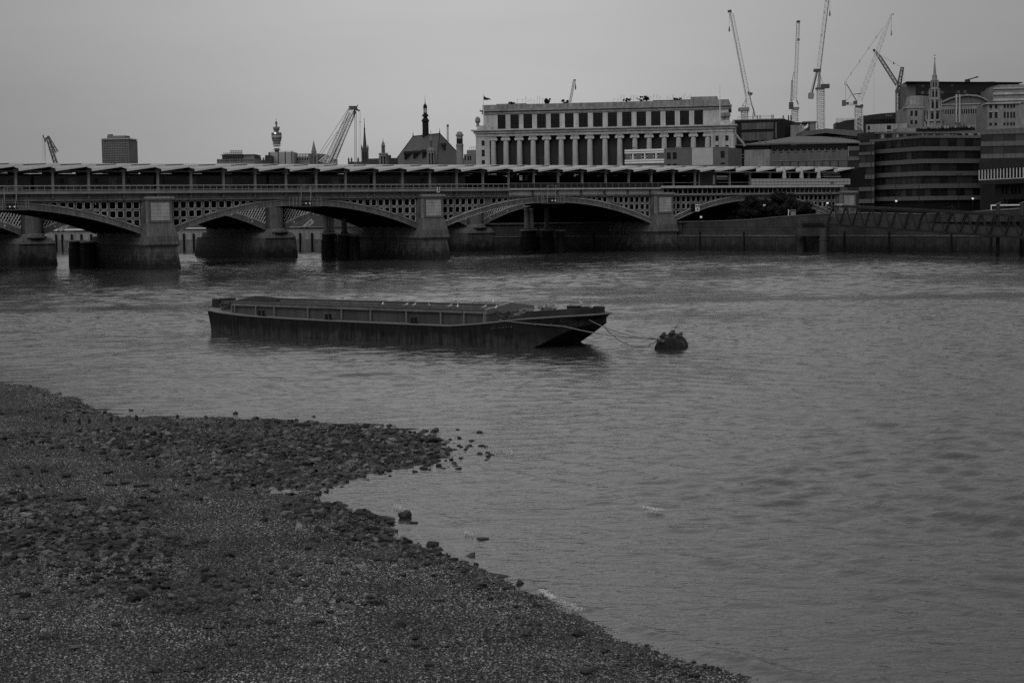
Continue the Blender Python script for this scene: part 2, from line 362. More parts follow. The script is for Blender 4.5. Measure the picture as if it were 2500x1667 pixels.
def scatter(name, attr, m, smin, smax, flat, seed, label):
    src = bpy.data.meshes.new(name); src.from_pydata([], [], [])
    o = bpy.data.objects.new(name, fs.data); C.objects.link(o)
    g = bpy.data.node_groups.new(name, 'GeometryNodeTree')
    g.interface.new_socket('Geometry', in_out='INPUT', socket_type='NodeSocketGeometry'); g.interface.new_socket('Geometry', in_out='OUTPUT', socket_type='NodeSocketGeometry')
    N = g.nodes; K = g.links.new
    gi = N.new('NodeGroupInput'); go = N.new('NodeGroupOutput')
    na = N.new('GeometryNodeInputNamedAttribute'); na.data_type = 'FLOAT'; na.inputs['Name'].default_value = attr
    dp = N.new('GeometryNodeDistributePointsOnFaces'); dp.inputs['Seed'].default_value = seed
    K(gi.outputs[0], dp.inputs['Mesh']); K(na.outputs['Attribute'], dp.inputs['Density'])
    join = N.new('GeometryNodeGeometryToInstance')
    for k in range(4):
        ico = N.new('GeometryNodeMeshIcoSphere'); ico.inputs['Radius'].default_value = 0.5; ico.inputs['Subdivisions'].default_value = 2
        sp = N.new('GeometryNodeSetPosition'); nzz = N.new('ShaderNodeTexNoise'); nzz.inputs['Scale'].default_value = 1.7; nzz.inputs['Detail'].default_value = 1
        pos = N.new('GeometryNodeInputPosition'); ad = N.new('ShaderNodeVectorMath'); ad.operation = 'ADD'; ad.inputs[1].default_value = (k*7.3, k*3.1, k*1.7)
        K(pos.outputs[0], ad.inputs[0]); K(ad.outputs[0], nzz.inputs['Vector'])
        sb = N.new('ShaderNodeVectorMath'); sb.operation = 'SUBTRACT'; sb.inputs[1].default_value = (0.5, 0.5, 0.5); K(nzz.outputs['Color'], sb.inputs[0])
        sc = N.new('ShaderNodeVectorMath'); sc.operation = 'SCALE'; sc.inputs['Scale'].default_value = 0.9; K(sb.outputs[0], sc.inputs[0])
        K(ico.outputs['Mesh'], sp.inputs['Geometry']); K(sc.outputs[0], sp.inputs['Offset'])
        sm = N.new('GeometryNodeSetMaterial'); sm.inputs['Material'].default_value = m; K(sp.outputs[0], sm.inputs['Geometry'])
        K(sm.outputs[0], join.inputs[0])
    ip = N.new('GeometryNodeInstanceOnPoints'); ip.inputs['Pick Instance'].default_value = True
    K(dp.outputs['Points'], ip.inputs['Points']); K(join.outputs[0], ip.inputs['Instance'])
    rv = N.new('FunctionNodeRandomValue'); rv.data_type = 'FLOAT_VECTOR'; rv.inputs[0].default_value = (-0.5, -0.5, 0); rv.inputs[1].default_value = (0.5, 0.5, 6.283)
    K(rv.outputs[0], ip.inputs['Rotation'])
    r2 = N.new('FunctionNodeRandomValue'); r2.data_type = 'FLOAT'; r2.inputs[2].default_value = 0.0; r2.inputs[3].default_value = 1.0; r2.inputs['Seed'].default_value = 5
    pw = N.new('ShaderNodeMath'); pw.operation = 'POWER'; pw.inputs[1].default_value = 2.5; K(r2.outputs[1], pw.inputs[0])
    ml = N.new('ShaderNodeMath'); ml.operation = 'MULTIPLY_ADD'; ml.inputs[1].default_value = smax-smin; ml.inputs[2].default_value = smin; K(pw.outputs[0], ml.inputs[0])
    r3 = N.new('FunctionNodeRandomValue'); r3.data_type = 'FLOAT_VECTOR'; r3.inputs[0].default_value = (0.7, 0.6, flat*0.7); r3.inputs[1].default_value = (1.35, 1.0, flat*1.3); r3.inputs['Seed'].default_value = 9
    vs = N.new('ShaderNodeVectorMath'); vs.operation = 'SCALE'; K(r3.outputs[0], vs.inputs[0]); K(ml.outputs[0], vs.inputs['Scale'])
    K(vs.outputs[0], ip.inputs['Scale']); K(ip.outputs[0], go.inputs[0])
    md = o.modifiers.new('scatter', 'NODES'); md.node_group = g
    return tag(o, label, 'pebbles', None, 'stuff')
scatter('shingle_pebbles', 'fine_density', MP1, 0.020, 0.060, 0.62, 3, 'small mixed grey pebbles covering the foreshore')
scatter('dark_cobbles', 'cobble_density', MP2, 0.07, 0.32, 0.6, 11, 'dark wet cobbles strewn over the stony spit and water edge')

# ------------------------------------------------------------------ river
def water_material():
    m = bpy.data.materials.new('river_water'); m.use_nodes = True; t = m.node_tree; N = t.nodes; K = t.links.new
    p = N['Principled BSDF']; p.inputs['Base Color'].default_value = (0.04, 0.04, 0.04, 1); p.inputs['Roughness'].default_value = 0.06; p.inputs['IOR'].default_value = 1.34
    g = N.new('ShaderNodeNewGeometry'); last = None
    def layer(scale, sx, sy, rot, dist, detail=2, strength=1.0, rg=0.5):
        nonlocal last
        mp = N.new('ShaderNodeMapping'); mp.inputs['Scale'].default_value = (sx, sy, 1); mp.inputs['Rotation'].default_value = (0, 0, R(rot)); K(g.outputs['Position'], mp.inputs[0])
        n = N.new('ShaderNodeTexNoise'); n.inputs['Scale'].default_value = scale; n.inputs['Detail'].default_value = detail; n.inputs['Roughness'].default_value = rg; n.inputs['Distortion'].default_value = 0.3
        K(mp.outputs[0], n.inputs['Vector'])
        b = N.new('ShaderNodeBump'); b.inputs['Distance'].default_value = dist; b.inputs['Strength'].default_value = strength
        K(n.outputs['Fac'], b.inputs['Height'])
        if last: K(last, b.inputs['Normal'])
        last = b.outputs[0]
    layer(2.6, 0.75, 1.2, -8, WB[0], 3)
    layer(8.0, 0.8, 1.3, 14, WB[1], 2)
    K(last, p.inputs['Normal'])
    return m
WB = (0.040, 0.008)
SLOPE = 0.052
MW = water_material()
WLT = [(gnd(1215, 1148), gnd(1660, 1250), .075, .20, .25), (gnd(955, 1212), gnd(1130, 1288), .06, .14, .1), (gnd(1225, 1408), gnd(1500, 1512), .08, .13, .1), (gnd(1440, 1500), gnd(2080, 1690), .09, .17, .15), (gnd(1080, 1270), gnd(1230, 1300), .04, .12, .05)]
def comps(seed, lams, smax):
    rr = np.random.default_rng(seed); out_ = []
    for lam in lams:
        n_ = len(out_); sg_ = .45 if lam < .8 else .17; a = rr.normal(R(52) if n_ % 2 else R(99), sg_); out_.append((lam, a, rr.uniform(0, 6.28), smax*rr.uniform(.6, 1.3)*min(1.0, 1.35/lam**.5)))
    return out_
WC = comps(5, [0.44*1.041**i for i in range(42)], SLOPE)
def wave(X, Y, dx):
    z = 0.0
    w = np.clip((-shore_dist(X, Y))/14.0, 0.0, 1.0); sr = np.clip((X+0.35*(70-Y)*0+10)/26, 0, 1)*np.clip((125-Y)/30, 0, 1)
    # patches of ruffled and smoother water
    pt = 0.62+0.38*np.sin(X*0.13+0.05*Y+1.2*np.sin(Y*.045))*np.sin(Y*0.083-0.04*X+1.0)
    for i_, (lam, a, ph, sl) in enumerate(WC):
        if lam < 2.6*dx: continue
        wt = ((0.25+1.15*sr) if i_ % 2 else (1.2-0.75*sr))*(1.2 if lam > .9 else 1.0)
        k = 2*math.pi/lam
        q = k*(X*math.cos(a)+Y*math.sin(a))+ph+0.9*np.sin(0.21*k*(X*math.sin(a)-Y*math.cos(a))+ph*2)
        z = z+wt*sl*lam/6.283*((2*(0.5+0.5*np.sin(q))**1.7-1)*(0.72+0.28*np.sin(0.17*q+ph*3)))
    z = z*(0.20+0.80*w)*pt
    for (p0, p1, amp, wd, cv) in WLT:
        dx_, dy_ = p1.x-p0.x, p1.y-p0.y; L_ = math.hypot(dx_, dy_)
        t = ((X-p0.x)*dx_+(Y-p0.y)*dy_)/L_**2; dd = ((X-p0.x)*dy_-(Y-p0.y)*dx_)/L_+cv*4*(t-.5)**2+.06*np.sin(t*L_*3.1)+.03*np.sin(t*L_*8.3)
        m_ = (t > -.1) & (t < 1.1) & (np.abs(dd) < 4*wd)
        z = z+np.where(m_, amp*np.exp(-(dd/wd)**2)*np.clip(t*5, 0, 1)*np.clip((1-t)*5, 0, 1)*(.75+.25*np.sin(t*L_*1.7)), 0)
    return z
ys = [22.0]
while ys[-1] < 150: ys.append(ys[-1]+max(0.09, 0.0017*ys[-1]))
ys = np.array(ys); y1 = float(ys[-1])
xs = np.concatenate([np.arange(-62, -44, 0.5), np.arange(-44, 46, 0.19), np.arange(46, 62.1, 0.5)])
edge = lambda X, lim: np.clip((lim-np.abs(X))/4, 0, 1)
wn_, _, _, _ = grid_sheet(xs, ys, lambda X, Y: wave(X, Y, .19)*edge(X, float(xs[-1])-.05)*np.clip((y1-Y)/6, 0, 1), 'river_water', MW)
tag(wn_, 'rippled grey river water', None, None, 'structure')
xf = np.arange(-112, 112.1, 0.48); yf = np.concatenate([[y1], np.arange(y1+.36, 352, 0.36)]); y2 = float(yf[-1]); xe = float(xf[-1])
fw, _, _, _ = grid_sheet(xf, yf, lambda X, Y: wave(X, Y, .40)*np.clip((112-np.abs(X))/4, 0, 1)*np.clip((Y-y1)/6, 0, 1)*np.clip((y2-Y)/6, 0, 1), 'river_water_midstream', MW); fw.parent = wn_
mb = MB()
for x0, x1, ya, yb in ((-900, -112, y1, y2), (xe, 900, y1, y2), (-900, 900, y2, 900), (-900, float(xs[0]), -60, y1), (float(xs[-1]), 900, -60, y1), (float(xs[0]), float(xs[-1]), -60, 22)):
    mb.add([(x0, ya, 0), (x1, ya, 0), (x1, yb, 0), (x0, yb, 0)], [(0, 1, 2, 3)])
far_w = mb.build('river_water_beyond', MW); far_w.parent = wn_
# river bed under everything
tag(MB().box(-900, 900, -60, 900, -3.2, -3.0).build('river_bed', MSH), 'dark silt river bed', None, None, 'structure')

# pale broken water on the wavelets
def foam(px0, py0, px1, py1, n, spread, seed):
    rg = random.Random(seed); m = MB(); a, b = gnd(px0, py0, .05), gnd(px1, py1, .05)
    for i in range(n):
        q = a.lerp(b, rg.random()**.8)+Vector((rg.gauss(0, spread), rg.gauss(0, spread), 0)); s_ = rg.uniform(.006, .022)
        m.lathe(q.x, q.y, [(s_*.4, q.z-.01), (s_, q.z+.015), (s_*.5, q.z+.03+rg.uniform(0, .02))], 6, rg.random())
    return m
fo = MB()
for args in ((1570, 1237, 1612, 1247, 90, .07, 1), (1195, 1092, 1250, 1108, 40, .14, 2), (1318, 1440, 1352, 1462, 90, .05, 3), (1362, 1466, 1420, 1490, 30, .05, 4), (965, 1234, 985, 1244, 26, .08, 5), (1130, 1296, 1146, 1304, 16, .07, 6)):
    q = foam(*args); fo.add(q.v, q.f)
tag(fo.build('foam', 'foam'), 'small pale flecks of foam on the wavelets near the shore', 'foam', None, 'stuff')
# ------------------------------------------------------------------ north bank ground and walls
# river wall line (north bank), from the right of the frame round under the bridges and away upstream
WL = [gnd(2900, 622), gnd(2500, 619), gnd(1760, 611.5), gnd(1662, 611.5), gnd(1150, 612.5), gnd(700, 613), gnd(400, 612), gnd(150, 612)]
WL = [Vector((w.x, w.y, 0)) for w in WL]
WL.append(WL[-1]+(WL[-1]-WL[-2]).normalized()*260)
land = [Vector((900, 150, 0)), Vector((170, 175, 0))]+WL+[Vector((-900, 760, 0)), Vector((-6000, 1500, 0)), Vector((-6000, 9000, 0)), Vector((6000, 9000, 0)), Vector((6000, 150, 0))]
mb = MB(); n = len(land)
mb.add([(p.x, p.y+(0.5 if 2 <= i < 2+len(WL) else 0), 5.2) for i, p in enumerate(land)], [tuple(range(n-1, -1, -1))])
g = mb.build('embankment_ground', 'asphalt'); 
tag(g, 'paved north embankment behind the river wall', None, None, 'structure')
for p in g.data.polygons:
    if p.normal.z < 0: p.flip()
def seg_frame(a, b):
    d = (b-a); return d.length, math.atan2(d.y, d.x)
# right-hand embankment wall, its parapet climbing to the right
def river_wall(a, b, tops, name, label, steps=True):
    """a = far left end, b = right end; tops = [(fraction, parapet height)]"""
    Lw, ang = seg_frame(a, b)
    root = empty(name, (a.x, a.y, 0), ang, label, 'river wall')
    # lower face, stained by the tide
    N_ = max(2, int(Lw/6.0)); mlow = None
    for i in range(N_):
        u0 = Lw*i/N_; u1 = Lw*(i+1)/N_-0.05
        if mlow is None: mlow = MB().box(0, u1-u0, -0.35, 1.6, -2.5, 2.75).mesh('wall_panel', 'tidewall')
        put('wall_panel', mlow, root, (u0, 0.02*random.random(), 0))
    MB().box(0, Lw, -0.5, 0.1, 2.75, 2.95).build('ledge', 'granite', root)
    for z0, z1, yy in ((2.95, 3.7, 0.45), (3.7, 4.4, 0.62)):
        MB().box(0, Lw, yy, 1.6, z0, z1-0.05).build('stone_course', 'gdark', root); MB().box(0, Lw, yy+0.04, 1.6, z1-0.05, z1).build('mortar_joint', 'irondk', root)
    # parapet with sloping top
    pts = [(0, 4.4)]+[]; m = MB()
    for (f0, z0), (f1, z1) in zip(tops[:-1], tops[1:]):
        m.hexa([(f0*Lw, 0.8, 4.4), (f1*Lw, 0.8, 4.4), (f1*Lw, 1.4, 4.4), (f0*Lw, 1.4, 4.4)], [(f0*Lw, 0.8, z0), (f1*Lw, 0.8, z1), (f1*Lw, 1.4, z1), (f0*Lw, 1.4, z0)])
    m.build('parapet', 'gdark', root)
    m = MB()
    for (f0, z0), (f1, z1) in zip(tops[:-1], tops[1:]):
        m.hexa([(f0*Lw, 0.68, z0), (f1*Lw, 0.68, z1), (f1*Lw, 1.52, z1), (f0*Lw, 1.52, z0)], [(f0*Lw, 0.68, z0+.18), (f1*Lw, 0.68, z1+.18), (f1*Lw, 1.52, z1+.18), (f0*Lw, 1.52, z0+.18)])
    m.build('coping', 'granite', root)
    fm = MB().box(-0.14, 0.14, -0.62, -0.35, -1.5, 3.6).mesh('fender', 'irondk')
    k = 0; u = 5.0
    while u < Lw-2:
        put('fender', fm, root, (u, 0, 0)); u += random.uniform(7, 12)
    return root
wall_r = river_wall(WL[3], WL[0], [(0, 5.45), (0.10, 5.55), (0.16, 5.75), (0.24, 6.3), (0.33, 6.75), (0.42, 6.8), (0.52, 6.5), (0.60, 6.7), (0.78, 7.5), (1, 8.0)],
                    'embankment_wall', 'long dark granite river wall with a sloping parapet, right of the bridge')
river_wall(WL[4], WL[3], [(0, 5.4), (1, 5.45)], 'embankment_wall', 'shaded granite river wall under the northern arches of the bridges')
def pile_wall(a, b, label, top, pitch=1.35):
    Lw, ang = seg_frame(a, b); root = empty('tidal_wall', (a.x, a.y, 0), ang, label, 'river wall')
    MB().box(0, Lw, 0, 1.0, 2.55, top).build('upper_wall', 'stone', root)
    MB().box(0, Lw, -0.25, 1.0, -2.5, 2.55).build('lower_wall', 'granite', root)
    MB().box(0, Lw, -0.1, 1.2, top, top+0.18).build('coping', 'stone', root)
    pm = MB().box(-0.16, 0.16, -0.62, -0.25, -2, 3.9).mesh('fender_pile', 'irondk')
    u = 0.8
    while u < Lw: put('fender_pile', pm, root, (u, 0, 0)); u += pitch
    return root
pile_wall(WL[5], WL[4], 'pale upstream river wall with dark fender piles, seen through the middle arch', 4.5, 3.1)
pile_wall(WL[6], WL[5], 'pale upstream river wall with dark vertical fender piles, seen through the left arch', 4.4, 3.1)
pile_wall(WL[7], WL[6], 'stretch of pale river wall beneath the far left arches', 4.2, 3.1)
pile_wall(WL[8], WL[7], 'distant upstream river wall at the far left', 4.2, 6.0)

# ------------------------------------------------------------------ railway bridge (local frame: x = along, y = away from the camera side, z up)
BANG = math.atan2(BD.y, BD.x)
rb = empty('railway_bridge', tuple(BP), BANG, 'long iron arched railway bridge carrying a roofed station platform over the river', 'bridge')
# in this frame y = -n
PC = [-54.0, -2.6, 48.0, 101.0, 152.0]; WID = 20.0
ZI0, ZIC, ZE0, ZEC = 5.35, 9.6, 6.25, 10.55        # intrados / extrados at springing and crown
def arch(sa, sb, z0, zc):
    h = (sb-sa)/2; c = (sa+sb)/2; rise = zc-z0; Rr = (h*h+rise*rise)/(2*rise)
    return lambda s: zc-Rr+math.sqrt(max(Rr*Rr-(s-c)**2, 0))
SP = [(PC[i]+2.55, PC[i+1]-2.55) for i in range(4)]
def strip_solid(f0, f1, s0, s1, y0, y1, n):
    m = MB(); ss = [s0+(s1-s0)*i/n for i in range(n+1)]
    for a, b in zip(ss[:-1], ss[1:]):
        m.hexa([(a, y0, f0(a)), (b, y0, f0(b)), (b, y1, f0(b)), (a, y1, f0(a))], [(a, y0, f1(a)), (b, y0, f1(b)), (b, y1, f1(b)), (a, y1, f1(a))])
    return m
def inset(polyg, d):
    n = len(polyg); out_ = []
    for i in range(n):
        p0 = Vector(polyg[i-1]); p1 = Vector(polyg[i]); p2 = Vector(polyg[(i+1) % n])
        e1 = (p1-p0).normalized(); e2 = (p2-p1).normalized()
        n1 = Vector((-e1.y, e1.x)); n2 = Vector((-e2.y, e2.x))
        den = 1+n1.dot(n2)
        out_.append(p1+(n1+n2)*(d/max(den, 0.3)))
    return out_
def clip_above(polyg, za, zb, sa, sb):
    """keep the part above the line (sa,za)-(sb,zb)"""
    f = lambda p: p[1]-(za+(zb-za)*(p[0]-sa)/(sb-sa))
    out_ = []
    for i in range(len(polyg)):
        p, q = polyg[i], polyg[(i+1) % len(polyg)]; a, b = f(p), f(q)
        if a >= 0: out_.append(p)
        if (a >= 0) != (b >= 0):
            t = a/(a-b); out_.append((p[0]+(q[0]-p[0])*t, p[1]+(q[1]-p[1])*t))
    return out_
def area(p): return 0.5*sum(p[i][0]*p[(i+1) % len(p)][1]-p[(i+1) % len(p)][0]*p[i][1] for i in range(len(p)))
YF = 1.5          # face of the spandrels behind the pier noses
def cell(m, m2, pl, frame=0.10, y0=YF, y1=YF+0.22):
    """plate with one chamfered opening; pl counter-clockwise in (s,z)"""
    if area(pl) < 0.12: 
        if area(pl) > 0.01:
            n = len(pl); m.add([(p[0], y0, p[1]) for p in pl]+[(p[0], y1, p[1]) for p in pl], [tuple(range(n)), tuple(range(2*n-1, n-1, -1))])
        return
    inn = inset(pl, frame)
    w = min((Vector(inn[i])-Vector(inn[i-1])).length for i in range(len(inn)))
    if area([(p.x, p.y) for p in inn]) < 0.05 or w < 0.12:
        n = len(pl); m.add([(p[0], y0, p[1]) for p in pl]+[(p[0], y1, p[1]) for p in pl], [tuple(range(n)), tuple(range(2*n-1, n-1, -1))]); return
    ch = min(0.16, w*0.3); n = len(pl); ip = []
    for i in range(n):
        p = inn[i]; a = (inn[i-1]-p).normalized(); b = (inn[(i+1) % n]-p).normalized()
        ip += [p+a*ch, p+b*ch]
    # ring at the front, walls of the opening going back
    vs = [(p[0], y0, p[1]) for p in pl]+[(p.x, y0, p.y) for p in ip]+[(p.x, y1, p.y) for p in ip]
    fs_ = []
    k = len(ip)
    for i in range(n):
        j = (i+1) % n
        fs_.append((i, j, n+2*j, n+2*i+1)); fs_.append((i, n+2*i+1, n+2*i))
    for i in range(k): fs_.append((n+i, n+(i+1) % k, n+k+(i+1) % k, n+k+i))
    m.add(vs, fs_)
    # raised moulding round the opening
    for i in range(k):
        p, q = ip[i], ip[(i+1) % k]
        m2.tube((p.x, y0-0.03, p.y), (q.x, y0-0.03, q.y), 0.062, 4, cap=False)
for i, (sa, sb) in enumerate(SP):
    fi = arch(sa, sb, ZI0, ZIC); fe = arch(sa, sb, ZE0, ZEC)
    ar = empty('arch', (0, 0, 0)); ar.parent = rb
    light = i in (2, 3)
    # underside barrel and its ribs
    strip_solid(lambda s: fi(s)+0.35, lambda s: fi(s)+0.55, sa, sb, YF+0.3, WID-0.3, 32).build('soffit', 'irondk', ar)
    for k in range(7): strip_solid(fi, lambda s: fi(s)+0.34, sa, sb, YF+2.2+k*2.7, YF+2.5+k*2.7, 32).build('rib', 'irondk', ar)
    strip_solid(fi, fe, sa, sb, WID-0.3, WID, 24).build('rear_rib', 'irondk', ar)
    # face of the arch: bolted plates with flanges
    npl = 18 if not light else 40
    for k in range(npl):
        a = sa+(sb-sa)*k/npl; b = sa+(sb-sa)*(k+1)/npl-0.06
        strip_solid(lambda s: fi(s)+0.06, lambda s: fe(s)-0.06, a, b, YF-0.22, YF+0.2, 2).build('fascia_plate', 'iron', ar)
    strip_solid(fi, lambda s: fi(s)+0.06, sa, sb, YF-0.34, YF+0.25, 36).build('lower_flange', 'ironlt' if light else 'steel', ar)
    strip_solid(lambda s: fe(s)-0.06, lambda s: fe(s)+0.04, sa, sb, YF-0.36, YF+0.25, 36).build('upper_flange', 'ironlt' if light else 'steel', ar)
    strip_solid(lambda s: fi(s)+0.1, lambda s: fe(s)-0.1, sa, sb, YF-0.17, YF+0.1, 30).build('joint_backing', 'irondk', ar)
    # spandrels, bay by bay
    rows = [(9.22, 10.55), (7.86, 9.16), (6.50, 7.80)]
    for side in (0, 1):
        for u in range(7):
            e0 = 0.15+u*2.62
            m = MB(); m2 = MB(); any_ = False
            for c in range(2):
                x0 = e0+c*1.24; x1 = x0+1.2
                s0, s1 = (sa+x0, sa+x1) if side == 0 else (sb-x1, sb-x0)
                for zb, zt in rows:
                    pl = clip_above([(s0, zb), (s1, zb), (s1, zt), (s0, zt)], fe(s0)+0.03, fe(s1)+0.03, s0, s1)
                    if len(pl) >= 3: cell(m, m2, pl); any_ = True
            if not any_: continue
            # post between bays and mid mullion
            xs_ = (e0-0.14, e0+2.48)
            for xp, wd, yy in ((e0+2.50, 0.16, -0.10), (e0-0.12, 0.04, -0.02), (e0+1.22, 0.05, -0.04)):
                s_ = sa+xp if side == 0 else sb-xp
                zb = fe(s_)
                if zb < 10.4: m.box(s_-wd, s_+wd, YF+yy, YF+0.3, zb, 10.55)
            for zz in (9.19, 7.83):
                s0, s1 = (sa+e0, sa+e0+2.44) if side == 0 else (sb-e0-2.44, sb-e0)
                if max(fe(s0), fe(s1)) < zz: m.box(s0, s1, YF-0.03, YF+0.25, zz-0.05, zz+0.05)
            o = m.build('spandrel_panel', 'iron', rb)
            m2.build('moulding', 'ironlt', o)
        # solid web towards the crown, and dark posts inside
        e1 = 0.15+7*2.62-0.1
        s0, s1 = (sa+e1, (sa+sb)/2) if side == 0 else ((sa+sb)/2, sb-e1)
        if s1 > s0: strip_solid(fe, lambda s: max(10.55, fe(s)+0.01), s0, s1, YF, YF+0.22, 8).build('spandrel_web', 'iron', rb)
    s_ = sa+1.0
    while s_ < sb-0.8:
        if fe(s_) < 10.2: MB().box(s_-0.1, s_+0.1, YF+2.2, YF+2.4, fe(s_)-0.3, 10.5).build('inner_post', 'irondk', rb)
        s_ += 0.87
    strip_solid(fe, lambda s: max(10.6, fe(s)+.02), sa, sb, WID-0.2, WID-0.05, 20).build('solid_rear_spandrel', 'irondk', rb)  # rear face made solid to block daylight, so the spandrel openings stay dark

MB().box(SP[3][0]+3, SP[3][1], 13, 14, 4, 10.4).build('north_arch_shade', 'asphalt', rb)  # dark sheet added to stand in for black shade behind the north arch
# piers
def pier(c, last=False):
    pr = empty('pier', (c, 0, 0)); pr.parent = rb
    # battered base in masonry courses
    z = -2.5; hw = 3.0; k = 0
    while z < 3.3:
        z2 = min(z+0.62, 3.4); t0 = (3.4-z)/5.9; t1 = (3.4-z2)/5.9
        a = 2.62+0.55*t0; b = 2.62+0.55*t1; j = random.uniform(-0.015, 0.015)
        f0 = -0.05-0.9*t0+j; f1 = -0.05-0.9*t1+j
        MB().hexa([(-a, f0, z+.03), (a, f0, z+.03), (a, WID+1, z+.03), (-a, WID+1, z+.03)], [(-b, f1, z2), (b, f1, z2), (b, WID+1, z2), (-b, WID+1, z2)]).build('stone_course', 'pierbase', pr)
        z = z2
    MB().box(-2.5, 2.5, 0.1, WID+.9, -2.5, 3.4).build('core', 'wet', pr)
    # moulded ledge
    MB().hexa([(-2.7, -0.15, 3.4), (2.7, -0.15, 3.4), (2.7, WID+1, 3.4), (-2.7, WID+1, 3.4)], [(-3.0, -0.5, 3.75), (3.0, -0.5, 3.75), (3.0, WID+1.2, 3.75), (-3.0, WID+1.2, 3.75)]).build('ledge', 'granite', pr)
    MB().box(-2.95, 2.95, -0.46, WID+1.15, 3.78, 4.3).box(-2.8, 2.8, -0.3, WID+1, 4.32, 4.95).build('plinth', 'granite', pr)
    # sloping shoulders
    MB().hexa([(-2.75, -0.25, 4.97), (2.75, -0.25, 4.97), (2.75, YF, 4.97), (-2.75, YF, 4.97)], [(-2.2, 0.1, 7.1), (2.2, 0.1, 7.1), (2.2, YF+.6, 7.1), (-2.2, YF+.6, 7.1)]).build('shoulder', 'granite', pr)
    MB().box(-2.55, 2.55, YF-0.35, WID-.4, 4.96, 10.9).build('shaft', 'granite', pr)
    # square pilaster with recessed panel, on the river face
    MB().box(-1.95, 1.95, 0.12, YF-.36, 7.12, 10.6).build('pilaster', 'stone', pr)
    m = MB()
    for x0, x1, z0, z1 in ((-1.98, -1.62, 7.2, 10.5), (1.62, 1.98, 7.2, 10.5), (-1.6, 1.6, 7.2, 7.45), (-1.6, 1.6, 10.3, 10.5)): m.box(x0, x1, 0.0, 0.12, z0, z1)
    m.build('panel_frame', 'granite', pr)
    m = MB()
    for q in range(5): m.box(-1.55, 1.55, 0.06, 0.13, 7.5+q*0.56, 8.03+q*0.56)
    m.build('panel', 'panelstone', pr)
    MB().box(-2.1, 2.1, -0.1, YF-.3, 10.6, 10.8).box(-2.3, 2.3, -0.3, YF-.3, 10.82, 11.1).box(-2.2, 2.2, -0.2, YF-.3, 11.1, 11.2).build('cornice', 'stone', pr)
    return pr
for c in PC: pier(c)

# deck, girder, ledge and rails
S0, S1 = -75.0, 150.5
SB1, SB2 = 64.5, 100.2          # where the finish of the edge girder changes
MB().box(S0, S1, YF, WID, 10.56, 11.0).box(S0, S1, 0.8, WID, 11.8, 12.0).build('deck', 'irondk', rb)
pitch = 5.59; COL = [-24.95+pitch*k for k in range(-9, 32)]
m = MB(); m.box(S0, SB2+1, 0.95, 1.5, 10.62, 10.92); m.build('lower_flange', 'iron', rb)
for a, b in zip([S0]+[s for s in COL if s > S0], [s for s in COL if s > S0]+[S1]):
    if b > SB2+2: b = min(b, SB2+1)
    if a >= SB2+0.9: break
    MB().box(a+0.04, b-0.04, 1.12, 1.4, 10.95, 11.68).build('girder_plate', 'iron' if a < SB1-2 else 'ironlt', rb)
MB().box(S0, SB2+1, 1.3, 1.5, 10.9, 11.7).build('girder_backing', 'irondk', rb)
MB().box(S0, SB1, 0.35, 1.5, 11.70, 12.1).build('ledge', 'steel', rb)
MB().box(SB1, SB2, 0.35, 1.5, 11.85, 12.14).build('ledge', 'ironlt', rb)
bk = MB().box(-0.14, 0.14, 0.75, 1.12, 10.95, 11.7).box(-0.2, 0.2, 0.85, 1.12, 10.95, 11.2).mesh('bracket', 'iron')
for s in COL:
    if s < SB2: put('bracket', bk, rb, (s, 0, 0))
m = MB().box(S0, SB1, 0.42, 0.50, 12.86, 12.96); m.build('handrail', 'ironlt', rb)
MB().box(S0, SB1, 0.42, 0.48, 12.26, 12.32).build('lower_rail', 'ironlt', rb)
rp = MB().box(-0.035, 0.035, 0.42, 0.50, 12.1, 12.9).mesh('rail_post', 'steel')
s = S0+0.5
while s < SB1: put('rail_post', rp, rb, (s, 0, 0)); s += 1.12
# mesh balustrade section
MB().box(SB1, SB2+3, 0.42, 0.50, 13.0, 13.08).build('handrail', 'steel', rb)
gp = MB().box(0.02, 1.36, 0.45, 0.48, 12.2, 12.98).mesh('mesh_panel', 'dark')
gq = MB().box(-0.03, 0.03, 0.42, 0.50, 12.14, 13.0).mesh('rail_post', 'steel')
s = SB1
while s < SB2: put('mesh_panel', gp, rb, (s, 0, 0)); put('rail_post', gq, rb, (s, 0, 0)); s += 1.4

# northern bay: deeper edge slab, strip of glazing below it, terrace with glass balustrade above
MB().box(SB2, S1, 0.1, 1.5, 12.0, 12.45).build('terrace_edge', 'ironlt', rb)
MB().box(SB2-.3, S1, 0.7, 1.5, 10.6, 10.95).build('sill_beam', 'steel', rb)
MB().box(SB2, S1, 1.3, 1.5, 10.95, 12.0).build('glazing_back', 'irondk', rb)
gl_ = MB().box(0.06, 1.22, 1.1, 1.14, 11.0, 11.95).mesh('window_pane', 'glass'); gm = MB().box(-0.05, 0.05, 0.95, 1.2, 10.95, 12.0).mesh('mullion', 'ironlt')
s = SB2+1.0; k = 0
while s < S1-1.2: put('window_pane', gl_, rb, (s, 0, 0)); put('mullion', gm, rb, (s, 0, 0), 0, (2.4, 1, 1) if k % 4 == 0 else None); s += 1.28; k += 1
bg_ = MB().box(0.03, 1.02, 0.3, 0.33, 12.55, 13.75).mesh('glass_panel', mat('frosted_glass', 0.38, 0.25, 0.2, 2.0, spec=0.6))
bq = MB().box(-0.03, 0.03, 0.27, 0.36, 12.45, 13.8).mesh('balustrade_post', 'steel')
sT0 = hz(1837, 452)[0]; sT1 = hz(2076, 450)[0]
s = sT0
while s < sT1: put('glass_panel', bg_, rb, (s, 0, 0)); put('balustrade_post', bq, rb, (s, 0, 0)); s += 1.06
